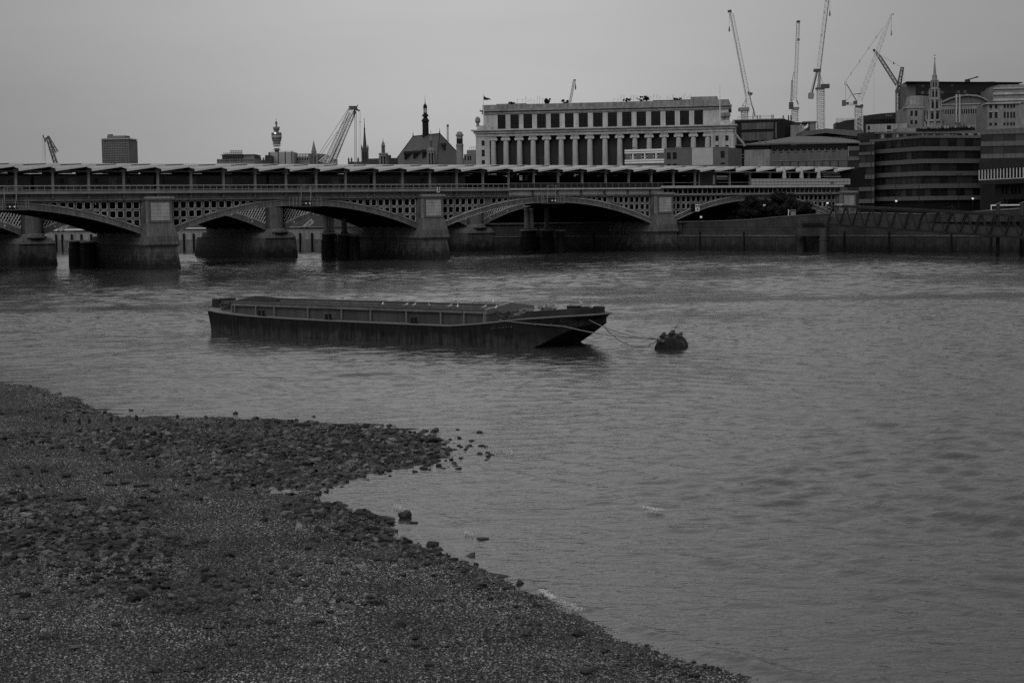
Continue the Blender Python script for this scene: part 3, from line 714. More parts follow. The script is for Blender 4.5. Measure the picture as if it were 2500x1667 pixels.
MB().box(sT0, sT1, 0.27, 0.36, 13.8, 13.86).box(sT0, sT1, 0.25, 0.38, 13.1, 13.14).build('balustrade_rail', 'irondk', rb)
MB().box(SB2, hz(1713, 440)[0], 0.5, 0.56, 13.0, 13.08).box(hz(1756, 440)[0], sT0, 0.5, 0.56, 13.0, 13.08).build('handrail', 'steel', rb)
# kiosk on the platform edge
ka, kb = hz(1713, 440)[0], hz(1756, 440)[0]
MB().box(ka, kb, 0.8, 4.5, 12.45, 15.0).build('kiosk', 'dark', rb)
MB().box(ka-.05, ka+.12, 0.7, 0.82, 12.45, 15.0).box(kb-1.0, kb-.5, 0.7, 0.8, 12.7, 14.5).build('kiosk_frame', 'steel', rb)

# platform columns, eaves beam
cm = MB().box(-0.17, 0.17, 0.55, 0.9, 12.1, 15.0).hexa([(-0.17, .5, 14.7), (.17, .5, 14.7), (.17, .95, 14.7), (-.17, .95, 14.7)], [(-.45, .4, 15.35), (.45, .4, 15.35), (.45, 1.05, 15.35), (-.45, 1.05, 15.35)]).mesh('platform_column', 'steel')
cr = MB().box(-0.15, 0.15, WID-1.2, WID-.9, 12.1, 15.3).mesh('rear_column', 'irondk')
for s in COL:
    if S0 < s < 146: put('platform_column', cm, rb, (s, 2.1 if s > 112 else 0, 0)); put('rear_column', cr, rb, (s, 0, 0))
MB().box(S0, 149, 0.62, 0.74, 15.02, 15.14).build('eaves_beam', 'steel', rb)
# saw-tooth roof, one folded sheet to each bay
ZL, ZH, ZR = 15.42, 16.12, 16.62
def roofsheet():
    m = MB(); w = pitch*1.12; x0 = -0.05
    lo0, hi0, r0 = (x0, -1.0, ZL), (x0+w, -1.0, ZH), 9.0
    th = 0.36
    # front fascia
    m.hexa([(x0, -1.0, ZL-th), (x0+w, -1.0, ZH-th*0.6), (x0+w, -0.85, ZH-th*.6), (x0, -0.85, ZL-th)], [(x0, -1.0, ZL), (x0+w, -1.0, ZH), (x0+w, -.85, ZH), (x0, -.85, ZL)])
    return m
fm_ = roofsheet().mesh('eaves_fascia', 'eaves')
def roofplate():
    m = MB(); w = pitch*1.04; x0 = 0.0
    A = [(x0, -0.85, ZL-.06), (x0+w, -0.85, ZH-.06), (x0+w, 3.4, ZH+.05), (x0, 3.4, ZL+.45)]
    B = [(x0, -0.85, ZL-.01), (x0+w, -0.85, ZH-.01), (x0+w, 3.4, ZH+.10), (x0, 3.4, ZL+.5)]
    m.hexa(A, B)
    A = [(x0, 3.5, ZL+.62), (x0+w, 3.5, ZH+.16), (x0+w, 10, ZR-.1), (x0, 10, ZR-.1)]; B = [(p[0], p[1], p[2]+.06) for p in A]
    m.hexa(A, B)
    A = [(x0, 10, ZR-.1), (x0+w, 10, ZR-.1), (x0+w, WID+1, ZH), (x0, WID+1, ZL)]; B = [(p[0], p[1], p[2]+.06) for p in A]
    m.hexa(A, B)
    return m
rm_ = roofplate().mesh('roof_sheet', 'roof')
gt = MB().hexa([(0, 3.38, ZL+.42), (pitch, 3.38, ZH+.04), (pitch, 3.5, ZH+.04), (0, 3.5, ZL+.42)], [(0, 3.38, ZL+.62), (pitch, 3.38, ZH+.2), (pitch, 3.5, ZH+.2), (0, 3.5, ZL+.62)]).mesh('roof_step', 'irondk')
tr = MB().hexa([(pitch*.98, 1.0, ZL-.4), (pitch, 1.0, ZL-.4), (pitch, WID, ZL-.4), (pitch*.98, WID, ZL-.4)], [(pitch*.98, 1.0, ZH-.1), (pitch, 1.0, ZH-.1), (pitch, WID, ZH-.1), (pitch*.98, WID, ZH-.1)]).mesh('roof_truss', 'irondk')
for s in COL:
    if s > 150: break
    yo = 2.1 if s > 112 else 0
    put('eaves_fascia', fm_, rb, (s, yo, 0)); put('roof_sheet', rm_, rb, (s, yo, 0)); put('roof_step', gt, rb, (s, yo, 0)); put('roof_truss', tr, rb, (s, 0, 0))
# end canopy of the roof over the north concourse
m = MB(); 
for k in range(3):
    m.hexa([(146.5, 2+k*.3, 14.1+k*.45), (151.5, 2+k*.3, 14.1+k*.6), (151.5, 6, 14.1+k*.6), (146.5, 6, 14.1+k*.45)], [(146.5, 2+k*.3, 14.35+k*.45), (151.5, 2+k*.3, 14.35+k*.6), (151.5, 6, 14.35+k*.6), (146.5, 6, 14.35+k*.45)])
m.build('end_canopy', 'roof', rb)
MB().box(147, 160, 3, WID, 12, 15.9).build('north_concourse', 'irondk', rb)
# back wall of the far platform with a ragged strip of daylight above
random.seed(3)
m = MB(); s = S0
while s < 146:
    w = random.uniform(1.5, 6)
    if s < 20: m.box(s, s+w-.1, WID-.5, WID-.35, 12.0, random.uniform(14.7, 15.12))
    else:
        m.box(s, s+w, WID-.5, WID-.35, 12.0, random.choice((14.0, 14.6, 14.8, 14.9, 15.0)))
        for zz_ in (13.95, 14.3, 14.65, 14.98):
            if random.random() < .8: m.box(s+random.uniform(0, .8), s+w+.2, WID-.6, WID-.52, zz_-.14, zz_+random.uniform(.0, .1))
    s += w
s = S0
while s < 146:
    w = random.uniform(3, 9); m.box(s, s+w*.8, WID-1.5, WID-1.3, 15.22, random.uniform(15.3, 15.45)); s += w
m.build('rear_screen', 'dark', rb)
m = MB(); s = S0
while s < 146:
    w = random.uniform(2, 7)
    if random.random() < 0.75: m.box(s, s+w, 6.5+random.random(), 7.8, 14.55, 14.75+random.random()*.15)
    if random.random() < 0.6: m.box(s, s+w*.6, 9.5, 9.7, 13.2, 14.9)
    s += w
m.build('hanging_signs', 'irondk', rb)

# maintenance cradles slung under the crown of the arches
def cradle(px, py, label):
    s_, z_ = hz(px, py, 0.5)
    r = empty('inspection_cradle', tuple(BP+BD*s_-BN*(-1.0)+Vector((0, 0, 9.4))), BANG, label, 'cradle', 'inspection cradles on the railway bridge')
    m = MB()
    for x in (-2.6, -1.3, 0.6, 2.6):
        m.tube((x, 0, 0), (x, 0, 1.6), 0.05, 4); m.tube((x, 1.2, 0), (x, 1.2, 1.6), 0.05, 4)
    for z in (0.0, 0.5, 1.0): m.tube((-2.6, 0, z), (2.6, 0, z), 0.04, 4)
    m.build('rails', 'steel', r)
    MB().box(-2.7, 2.7, 0, 1.2, -0.08, 0.06).build('floor', 'irondk', r)
    MB().box(-0.5, 0.9, 0.1, 0.8, 0.1, 1.2).build('motor_box', 'dark', r)
    MB().tube((-0.9, 0.3, 1.0), (-0.9, 0.3, 3.2), 0.06, 5).tube((0.9, 0.3, 1.0), (0.9, 0.3, 3.2), 0.06, 5).tube((-.9, .3, 3.2), (1.8, .3, 3.2), .05, 4).build('hanger', 'steel', r)
    m = MB()
    for x in (-0.25, 0.45): m.box(x-.08, x+.08, -0.1, 0.0, 0.38, 0.56)
    m.build('signal_lamp', 'siglamp', r)
cradle(24, 480, 'grey maintenance cradle under the crown of the far left arch')
cradle(746, 484, 'grey maintenance cradle under the crown of the arch left of centre')
cradle(1346, 474, 'dark maintenance cradle under the crown of the arch right of centre')

# navigation boards on the bridge
def board(px, py, w, h, label, discs):
    s_, z_ = hz(px, py, 0.6)
    r = empty('navigation_board', tuple(BP+BD*s_+BN*0.6+Vector((0, 0, z_))), BANG, label, 'sign')
    MB().box(-w/2, w/2, -0.05, 0.05, -h/2, h/2).build('board', 'white', r)
    MB().box(-.06, .06, 0.05, 1.9, -h/2, h/2).build('bracket', 'irondk', r)
    for x, z, rr in discs:
        m = MB(); m.lathe(0, 0, [(rr, 0), (rr, 0.05)], 14); o = m.build('disc', 'irondk', r); o.rotation_euler = (math.pi/2, 0, 0); o.location = (x, -0.05, z)
        m = MB(); m.lathe(0, 0, [(rr*.42, 0), (rr*.42, 0.03)], 10); p_ = m.build('lens', 'steel', o); p_.location = (0, 0, 0.051)
board(1702.6, 507.4, 1.02, 1.35, 'white navigation board with three dark discs on the northern arch', [(-.28, .32, .19), (.26, .36, .19), (.0, -.3, .19)])
def sbox(px, py, n_, label):
    s_, z_ = hz(px, py, n_); r = empty('signal_box', tuple(BP+BD*s_+BN*n_+Vector((0, 0, z_))), BANG, label, 'sign')
    m = MB(); 
    for x0, x1, z0, z1 in ((-.24, .24, .38, .46), (-.24, .24, -.46, -.38), (-.24, -.17, -.38, .38), (.17, .24, -.38, .38)): m.box(x0, x1, -.12, .1, z0, z1)
    m.build('frame', 'white', r); MB().box(-.17, .17, -.06, .1, -.38, .38).build('face', 'irondk', r); MB().box(-.12, .0, -.08, -.06, -.2, .2).build('lens', 'steel', r)
sbox(1070, 463.5, 0.0, 'small white framed signal box on the bridge ledge above the middle pier')

# train standing at the platform
tr_root = empty('train', tuple(BP+BD*-60.0-BN*6.2), BANG, 'dark passenger train standing at the bridge platform behind the columns', 'train')
carm = MB().box(0, 19.4, 0, 2.7, 11.9, 14.55).hexa([(0, 0, 14.55), (19.4, 0, 14.55), (19.4, 2.7, 14.55), (0, 2.7, 14.55)], [(0, .5, 14.85), (19.4, .5, 14.85), (19.4, 2.2, 14.85), (0, 2.2, 14.85)]).mesh('carriage', mat('train_paint', 0.09, 0.4, 0.2))
wm = MB().box(0, 1.7, -0.03, 0, 13.35, 14.15).mesh('window', 'glass'); dm = MB().box(0, 1.3, -0.03, 0, 12.15, 14.25).mesh('door', 'steel')
for k in range(6):
    c_ = put('carriage', carm, tr_root, (k*19.9, 0, 0))
    for x in (1.0, 3.0, 7.4, 9.4, 13.8, 16.0): put('window', wm, c_, (x, 0, 0))
    for x in (5.4, 11.9): put('door', dm, c_, (x, 0, 0))
# closed parasols on the terrace
um = MB().lathe(0, 0, [(0.42, 13.45), (0.5, 13.6), (0.34, 15.0), (0.12, 16.1), (0.04, 16.3)], 9)
um_ = um.mesh('canopy', 'mesh'); up_ = MB().tube((0, 0, 12.45), (0, 0, 13.5), 0.05, 6).tube((0, 0, 16.2), (0, 0, 16.5), .03, 5).mesh('pole', 'steel'); ub_ = MB().lathe(0, 0, [(0.35, 12.45), (0.3, 12.55)], 8).mesh('base', 'irondk')
for px, lb in ((1921.5, 'leftmost of the three closed pale parasols on the terrace by the station roof'), (1963.7, 'middle of the three closed pale parasols on the terrace by the station roof'), (2005.5, 'rightmost of the three closed pale parasols on the terrace by the station roof')):
    s_, z_ = hz(px, 425, 0.0); p_ = BP+BD*s_-BN*0.2
    r = empty('parasol', (p_.x-BN.x*.6, p_.y-BN.y*.6, 0), 0, lb, 'parasol', 'closed parasols on the terrace')
    put('canopy', um_, r, rz=random.random()); put('pole', up_, r); put('base', ub_, r)
# ------------------------------------------------------------------ road bridge upstream, seen under the railway arches
rdb = empty('road_bridge', tuple(BP-BN*37), BANG, 'lattice-sided iron road bridge on stone piers, behind the railway bridge', 'bridge')
RC = [-56.0, -9.5, 37.0, 82.5, 128.0]; RW = 26.0
for i in range(4):
    sa, sb = RC[i]+2.0, RC[i+1]-2.0
    fi = arch(sa, sb, 5.2, 9.7); fe = arch(sa, sb, 6.3, 10.6)
    ar = empty('arch'); ar.parent = rdb
    strip_solid(fi, fe, sa, sb, 0.6, 0.95, 30).build('fascia', 'iron', ar)
    strip_solid(fi, lambda s: fi(s)+.1, sa, sb, 0.5, 1.1, 30).build('flange', 'steel', ar)
    strip_solid(lambda s: fi(s)+.3, lambda s: fi(s)+.5, sa, sb, 0.9, RW, 26).build('soffit', 'irondk', ar)
    for k in range(5): strip_solid(fi, lambda s: fi(s)+.3, sa, sb, 3+k*4.6, 3.4+k*4.6, 24).build('rib', 'irondk', ar)
    m = MB()
    for s in np.arange(sa+2, sb-1, 4.2): m.box(s-.16, s+.16, 0.5, 0.6, (fi(s)+fe(s))/2-.16, (fi(s)+fe(s))/2+.16)
    m.build('rosette', 'ironlt', ar)
    # cast lattice in the spandrels
    for a0, b0 in ((sa, (sa+sb)/2), ((sa+sb)/2, sb)):
        m = MB(); ztop = 11.3; p = 0.56
        for sg in (1, -1):
            c = a0-8
            while c < b0+8:
                pts = []; k = 0
                # march along the diagonal inside the spandrel
                z = 5.5; start = None
                while z < ztop:
                    s = c+sg*(z-5.5)*0.62
                    ok = a0 < s < b0 and z > fe(min(max(s, sa), sb))
                    if ok and start is None: start = (s, z)
                    if (not ok) and start is not None: pts.append((start, (s, z))); start = None
                    z += 0.22
                if start is not None: pts.append((start, (c+sg*(ztop-5.5)*.62, ztop)))
                for (s0, z0), (s1, z1) in pts: m.tube((s0, 0.75, z0), (s1, 0.75, z1), 0.075, 3, cap=False)
                c += p
        o = m.build('lattice', 'ironlt', rdb)
    strip_solid(lambda s: fe(s), lambda s: fe(s)+.14, sa, sb, .55, 1.0, 30).build('moulding', 'ironlt', rdb)
    strip_solid(fe, lambda s: 11.4, sa, sb, RW-.5, RW, 20).build('solid_rear_spandrel', 'irondk', rdb)
    strip_solid(fe, lambda s: 11.4, sa, sb, 2.2, 2.3, 20).build('inner_web', 'irondk', rdb)
MB().box(RC[3]+9, RC[-1]+20, 17, 18, 4.5, 11.3).build('dark_span_backing', 'asphalt', rdb)  # dark backing added to close the light gap under this span
MB().box(RC[0]-30, RC[-1]+20, 0.3, RW, 11.3, 12.0).build('deck', 'irondk', rdb)
for c in RC:
    pr = empty('pier', (c, 0, 0)); pr.parent = rdb
    MB().hexa([(-3.6, -2.0, -2.5), (3.6, -2.0, -2.5), (3.6, RW+3, -2.5), (-3.6, RW+3, -2.5)], [(-3.1, -1.6, 3.7), (3.1, -1.6, 3.7), (3.1, RW+2, 3.7), (-3.1, RW+2, 3.7)]).build('base', 'pierbase', pr)
    MB().hexa([(-3.2, -1.8, 3.7), (3.2, -1.8, 3.7), (3.2, RW, 3.7), (-3.2, RW, 3.7)], [(-2.7, -1.2, 4.7), (2.7, -1.2, 4.7), (2.7, RW, 4.7), (-2.7, RW, 4.7)]).build('shoulder', 'granite', pr)
    MB().lathe(0.0, 0.2, [(2.3, 4.7), (2.3, 4.95), (2.0, 5.0), (1.9, 5.35), (1.35, 5.5), (1.25, 9.5), (1.5, 9.7), (1.9, 10.6), (2.3, 10.7), (2.3, 11.4)], 16).build('column', 'granite', pr, smooth=False)
    MB().box(-1.95, 1.95, 0.9, RW, 4.7, 11.3).build('shaft', 'granite', pr)

# disused pillars of the old bridge, standing between the two
def old_pillar(px, py, w, h, cols, label):
    g = gnd(px, py); r = empty('bridge_pillar', tuple(g), BANG, label, 'pillar', 'disused pillars between the two bridges')
    MB().lathe(0, 0, [(w*.56, -2.4), (w*.52, h*.62), (w*.53, h*.63), (w*.53, h*.7), (w*.47, h*.72), (w*.46, h-.28)], 10).build('stone_base', 'wet', r)
    MB().lathe(0, 0, [(w*.56, h-.28), (w*.58, h-.05), (w*.50, h)], 10).build('capstone', 'stone', r)
    m = None
    for dx in cols:
        if m is None: m = MB().lathe(0, 0, [(0.62, h), (0.62, h+.3), (0.48, h+.4), (0.45, h+3.9), (0.6, h+4.2)], 12).mesh('iron_column', 'iron', True)
        put('iron_column', m, r, (dx, 0, 0))
for px, py, w, h, cs, lb in (
    (186, 650, 2.3, 4.3, (), 'left pillar of the dark pair beside the first bridge pier from the left'),
    (217, 652, 2.4, 4.2, (), 'right pillar of the dark pair beside the first bridge pier from the left'),
    (804, 630, 2.7, 4.6, (-.55, .6), 'leftmost of the three old pillars beside the middle bridge pier, carrying two iron columns'),
    (842, 632, 2.6, 4.5, (0,), 'middle of the three old pillars beside the middle bridge pier'),
    (867, 633, 1.7, 4.4, (), 'narrow pillar beside the middle bridge pier, closest to its wall'),
    (1292, 613, 3.2, 4.3, (-.6, .6), 'leftmost of the three old pillars beside the third bridge pier, carrying two iron columns'),
    (1336, 615, 2.5, 4.4, (0,), 'middle of the three old pillars beside the third bridge pier'),
    (1368, 617, 1.7, 4.4, (), 'slim mottled pillar beside the third bridge pier, with a pale top')):
    old_pillar(px, py, w, h, cs, lb)

# plant on the upstream foreshore, glimpsed through the arches
def work_boat(px, py, Lb, label, mast):
    g = gnd(px, py); r = empty('work_boat', tuple(g), R(20), label, 'work boat')
    MB().hexa([(-Lb/2, -1.3, -.3), (Lb/2-1, -1.0, -.3), (Lb/2-1, 1.0, -.3), (-Lb/2, 1.3, -.3)], [(-Lb/2-.3, -1.6, .9), (Lb/2, -1.2, 1.1), (Lb/2, 1.2, 1.1), (-Lb/2-.3, 1.6, .9)]).build('hull', 'dark', r)
    MB().box(-Lb*.1, Lb*.18, -1, 1, .9, 2.3).build('cabin', 'white', r)
    MB().box(-Lb*.08, Lb*.16, -1.03, -1.0, 1.5, 2.0).build('window', 'glass', r)
    m = MB()
    for x in np.arange(-Lb/2, Lb/2, 1.2): m.tube((x, -1.2, .9), (x, -1.2, 1.8), .04, 4)
    m.tube((-Lb/2, -1.2, 1.8), (Lb/2-.5, -1.2, 1.8), .04, 4); m.build('guard_rail', 'crane', r)
    m = MB()
    for k in range(3): m.tube((Lb*.3, 0, 1), (Lb*.3-1.2+k, 0, 1+mast), .05, 4)
    m.build('derrick', 'crane', r)
work_boat(1222, 609, 9.0, 'small pale work boat moored in the dark under the right middle arch', 2.6)
work_boat(757, 611, 9.5, 'cluttered work boat with a derrick seen beyond the old pillars', 3.4)
def work_platform(px, py, label):
    g = gnd(px, py); r = empty('work_platform', tuple(g), R(-12), label, 'work platform')
    m = MB()
    for k in range(6): m.tube((-4.5+k*1.8, 0, -2), (-4.5+k*1.8, 0, 2.6), .16, 6)
    m.build('pile', 'irondk', r); MB().box(-5, 5, -1, 3, 2.5, 2.8).build('deck', 'stone', r)
    m = MB()
    for k in range(7): m.tube((-5+k*1.6, -1, 2.8), (-5+k*1.6, -1, 3.9), .04, 4)
    m.tube((-5, -1, 3.9), (5, -1, 3.9), .04, 4); m.build('guard_rail', 'crane', r)
    m = MB(); m.lattice((-3, 1, 2.8), (1.5, 1, 6.5), .8, .06, 6); m.build('conveyor', 'crane', r)
    MB().box(1.2, 3.6, 0, 2, 2.8, 4.6).build('cabin', 'pale', r)
work_platform(745, 611.5, 'pale scaffolded work platform against the upstream wall, beyond the old pillars')
work_platform(150, 611.5, 'scaffolded work platform glimpsed under the far left arch')

# ------------------------------------------------------------------ jetty dolphin, gangway and piles on the right
jc = gnd(1983, 615.5); JA = at(1955, 600, jc.y); JB = at(2060, 600, jc.y+4)
jr = empty('jetty_support', (jc.x, jc.y, 0), 0, 'dark concrete jetty support on round legs at the landward end of the gangway', 'jetty')
legs = [(1954.5, 614.5), (2010, 616.5), (2051, 613.5)]
for px, py in legs:
    g = gnd(px, py)-jc
    MB().lathe(g.x, g.y, [(0.72, -2.5), (0.72, 2.15), (0.80, 2.15), (0.80, 2.35), (0.66, 2.35), (0.64, 4.2)], 14).build('leg', 'gdark', jr)
a = gnd(1941, 615.5)-jc; b = gnd(2020, 615.5)-jc
MB().box(a.x, b.x, -1.2, 1.2, 2.9, 4.35).build('crossbeam', 'gdark', jr)
MB().box(b.x+.05, b.x+4.6, 1.5, 4.2, 2.9, 4.6).build('rear_crossbeam', 'irondk', jr)
m = MB()
for x in np.arange(a.x+.6, b.x, 1.0): m.tube((x, -1.0, 4.35), (x, -1.0, 5.45), .05, 4)
for z in (4.9, 5.45): m.tube((a.x+.6, -1, z), (b.x, -1, z), .05, 4)
m.build('guard_rail', 'irondk', jr)
MB().box(-1.6, 1.9, -.4, 1.2, 4.36, 5.2).build('machinery', 'irondk', jr)
MB().tube((a.x-.9, -1, 5.5), (a.x+.5, -1, 4.2), .06, 4).build('ladder_stay', 'irondk', jr)

G0 = at(2019, 548, 288); G1 = at(2500, 581, 252); T0 = at(2031, 502.6, 288); T1 = at(2500, 528, 252)
ext = 1.12; G1 = G0+(G1-G0)*ext; T1 = T0+(T1-T0)*ext
gw = empty('gangway', (G0.x, G0.y, 0), math.atan2(G1.y-G0.y, G1.x-G0.x), 'dark steel truss gangway sloping down to the right from the embankment', 'gangway')
gl0 = math.hypot(G1.x-G0.x, G1.y-G0.y)
zb0, zb1, zt0, zt1 = G0.z, G1.z, T0.z, T1.z
ZB = lambda u: zb0+(zb1-zb0)*u/gl0
ZT = lambda u: zt0+(zt1-zt0)*u/gl0
nb = 16; bw_ = gl0/nb
for v, nm in ((0, 'near'), (3.0, 'far')):
    def seg(u0, z0, u1, z1, w): return MB().hexa([(u0, v-w, z0-w), (u1, v-w, z1-w), (u1, v+w, z1-w), (u0, v+w, z0-w)], [(u0, v-w, z0+w), (u1, v-w, z1+w), (u1, v+w, z1+w), (u0, v+w, z0+w)])
    seg(0.8, ZT(0.8), gl0, ZT(gl0), .18).build('top_chord', 'dark', gw)
    seg(0, ZB(0), gl0, ZB(gl0), .18).build('bottom_chord', 'dark', gw)
    for k in range(nb):
        u0 = k*bw_; um = u0+bw_*.5; u1 = u0+bw_
        MB().tube((u0, v, ZB(u0)), (um+.15, v, ZT(um)), .13, 4).build('diagonal', 'dark', gw)
        MB().tube((um+.15, v, ZT(um)), (u1, v, ZB(u1)), .10, 4).build('diagonal', 'dark', gw)
for k in range(16):
    u0 = k*bw_+.05; u1 = (k+1)*bw_-.05
    MB().hexa([(u0, .3, ZB(u0)), (u1, .3, ZB(u1)), (u1, .34, ZB(u1)), (u0, .34, ZB(u0))], [(u0, .3, ZB(u0)+1.35), (u1, .3, ZB(u1)+1.35), (u1, .34, ZB(u1)+1.35), (u0, .34, ZB(u0)+1.35)]).build('side_panel', mat('gangway_panel', 0.045, 0.5, 0.25), gw)
m = MB(); m.hexa([(0, 0, zb0-.1), (gl0, 0, zb1-.1), (gl0, 3, zb1-.1), (0, 3, zb0-.1)], [(0, 0, zb0+.05), (gl0, 0, zb1+.05), (gl0, 3, zb1+.05), (0, 3, zb0+.05)]); m.build('walkway', 'irondk', gw)
cn = at(2051, 500, 290.5)
cr_ = empty('gangway_canopy', (cn.x, cn.y, 0), 0, 'small pale domed canopy over the landward end of the gangway', 'canopy')
MB().hexa([(-1.3, -1.2, 7.95), (1.5, -1.2, 7.95), (1.5, 1.2, 7.95), (-1.3, 1.2, 7.95)], [(-.5, -.4, 8.55), (.5, -.4, 8.55), (.5, .4, 8.55), (-.5, .4, 8.55)]).build('roof', 'wall', cr_)
m = MB()
for x in (-1.2, 1.4): 
    for y in (-1.1, 1.1): m.tube((x, y, 5.0), (x, y, 7.95), .06, 5)
m.build('post', 'steel', cr_)
def pile(px, py, ptop, w, label):
    g = gnd(px, py); t = at(px, ptop, g.y); o = empty('mooring_pile', (g.x, g.y, 0), 0, label, 'pile')
    MB().lathe(0, 0, [(w/2, -2.5), (w/2, t.z), (w/2*.8, t.z+.08)], 12).build('shaft', 'dark', o, True); MB().hexa([(-w*.55, -.3, t.z+.02), (w*.6, -.3, t.z+.2), (w*.6, .3, t.z+.2), (-w*.55, .3, t.z+.02)], [(-w*.55, -.3, t.z+.1), (w*.6, -.3, t.z+.34), (w*.6, .3, t.z+.34), (-w*.55, .3, t.z+.1)]).build('cap', 'granite', o)
pile(2435.5, 626, 500, .58, 'tall round steel mooring pile in front of the gangway')
pile(2494.5, 625.5, 497, .72, 'tall round steel mooring pile at the right edge of the photo')

# lamps and signs on the embankment
def globe_lamp(px, ptop, Y, label, lit=True, zb=5.2):
    t = at(px, ptop, Y); r = empty('street_lamp', (t.x, t.y, 0), 0, label, 'lamp', 'lamps along the embankment')
    MB().lathe(0, 0, [(.14, zb), (.1, zb+.6), (.06, zb+.8), (.05, t.z-.3)], 7).build('post', 'irondk', r)
    MB().lathe(0, 0, [(.1, t.z-.3), (.22, t.z-.14), (.24, t.z+.0), (.16, t.z+.16)], 10).build('globe', 'lamp' if lit else 'pale', r, True)
    MB().lathe(0, 0, [(.25, t.z+.1), (.2, t.z+.24), (.02, t.z+.45)], 8).build('finial', 'irondk', r)
globe_lamp(1866, 500, 322, 'lit globe lamp in front of the dark tree on the embankment')
globe_lamp(1711.5, 529, 335, 'lit globe lamp low under the northern railway arch')
globe_lamp(2020.5, 495, 335, 'lit globe lamp just left of the gangway canopy')
globe_lamp(2188, 490, 330, 'lit globe lamp in front of the banded office block, left of the others there')
globe_lamp(2375, 484, 330, 'lit flat lamp in front of the banded office block, rightmost there')
def twin_lamp(px, ptop, Y, label, arms=True):
    t = at(px, ptop, Y); r = empty('tall_lamp', (t.x, t.y, 0), 0, label, 'lamp', 'tall lamps along the embankment road')
    MB().lathe(0, 0, [(.13, 5.2), (.09, 7), (.06, t.z)], 6).build('post', 'irondk', r)
    if arms:
        MB().tube((-.75, 0, t.z-.12), (.75, 0, t.z-.12), .05, 4).tube((0, 0, t.z-.5), (-.6, 0, t.z-.12), .03, 4).tube((0, 0, t.z-.5), (.6, 0, t.z-.12), .03, 4).build('arm', 'irondk', r)
        for sx in (-1, 1): MB().box(sx*.55-.25, sx*.55+.25, -.12, .12, t.z-.22, t.z-.12).build('lantern', 'irondk', r)
twin_lamp(2029, 444, 345, 'tall twin-armed lamp in front of the northern spandrels')
twin_lamp(2341, 424, 330, 'tall twin-armed lamp in front of the right half of the banded office block')
twin_lamp(2187, 452, 340, 'plain tall dark pole in front of the left half of the banded office block', False)
twin_lamp(2244, 448, 335, 'plain tall dark pole near the corner of the banded office block', False)
def site_sign(px0, px1, py0, py1, Y, label):
    a = at(px0, py1, Y); b = at(px1, py0, Y); r = empty('notice_board', (a.x, a.y, 0), 0, label, 'sign')
    MB().box(0, b.x-a.x, 0, .08, a.z, b.z).build('board', 'wall', r); MB().box(.08, b.x-a.x-.08, -.02, 0, b.z-.3, b.z-.15).build('marking', 'irondk', r)
    MB().box(.1, .2, .08, .16, 5, b.z).box(b.x-a.x-.2, b.x-a.x-.1, .08, .16, 5, b.z).build('post', 'irondk', r)
site_sign(1930, 1943, 512, 526, 309, 'grey notice board standing on the river wall below the tree')
site_sign(1992, 2003.5, 515, 526.5, 305, 'small pale notice board on the river wall near the gangway')
p_ = at(1925, 526, 309); r = empty('marker_post', (p_.x, p_.y, 0), 0, 'short white post beside the grey notice board on the river wall', 'post'); MB().tube((0, 0, 6), (0, 0, 7.6), .1, 6, .06).build('shaft', 'white', r)
MB().box(-.04, .22, -.04, .04, 7.3, 7.42).build('arm', 'white', r)
# ramp with a pale handrail behind the gangway, and the white barrier at its top
ra, rb_ = at(2150, 531, 312), at(2420, 514, 300); rc = at(2560, 504, 296)
r = empty('ramp', (ra.x, ra.y, 0), math.atan2(rc.y-ra.y, rc.x-ra.x), 'stone ramp with a thin pale handrail climbing behind the gangway', 'ramp')
Lr = math.hypot(rc.x-ra.x, rc.y-ra.y)
MB().hexa([(0, 0, 5.2), (Lr, 0, 5.2), (Lr, 1, 5.2), (0, 1, 5.2)], [(0, 0, ra.z-.9), (Lr, 0, rc.z-.3), (Lr, 1, rc.z-.3), (0, 1, ra.z-.9)]).build('ramp_wall', 'gdark', r)
MB().tube((0, .1, ra.z), (Lr, .1, rc.z), .06, 5).build('handrail', 'ironlt', r)
m = MB()
for k in range(16): f = k/15; m.tube((Lr*f, .1, ra.z-.95+(rc.z-ra.z+.6)*f), (Lr*f, .1, ra.z+(rc.z-ra.z)*f), .03, 3)
m.build('baluster', 'steel', r)
wa, wb = at(2419, 502, 300), at(2560, 498, 296)
r = empty('white_barrier', (wa.x, wa.y, 0), math.atan2(wb.y-wa.y, wb.x-wa.x), 'bright white tubular barrier near the right edge above the gangway', 'barrier')
Lr = math.hypot(wb.x-wa.x, wb.y-wa.y)
MB().box(0, Lr, -.08, .08, wa.z-.06, wa.z+.16).build('top_bar', 'white', r); MB().box(0, .16, -.08, .08, wa.z-1.0, wa.z-.06).build('leg', 'white', r)

# ------------------------------------------------------------------ trees on the embankment
def leaf_crown(cx, cy, cz, rx, ry, rz_, nclump, nleaf, size, rng):
    cl = rng.normal(size=(nclump, 3)); cl /= np.linalg.norm(cl, axis=1)[:, None]; cl *= rng.uniform(0.35, 1.0, (nclump, 1))**0.6
    cl = cl*np.array([rx, ry, rz_])+np.array([cx, cy, cz])
    cr = rng.uniform(0.2, 0.42, nclump)*min(rx, rz_)
    k = rng.integers(0, nclump, nleaf)
    d = rng.normal(size=(nleaf, 3)); d /= np.linalg.norm(d, axis=1)[:, None]
    p = cl[k]+d*(cr[k]*rng.uniform(0.3, 1.15, nleaf))[:, None]*np.array([1.2, 1.2, 0.85])
    a = rng.normal(size=(nleaf, 3)); a /= np.linalg.norm(a, axis=1)[:, None]
    b = np.cross(a, rng.normal(size=(nleaf, 3))); b /= np.linalg.norm(b, axis=1)[:, None]
    s = (size*rng.uniform(0.6, 1.5, nleaf))[:, None]
    v = np.stack([p-a*s, p+b*s*.6, p+a*s, p-b*s*.6], 1).reshape(-1, 3)
    return v
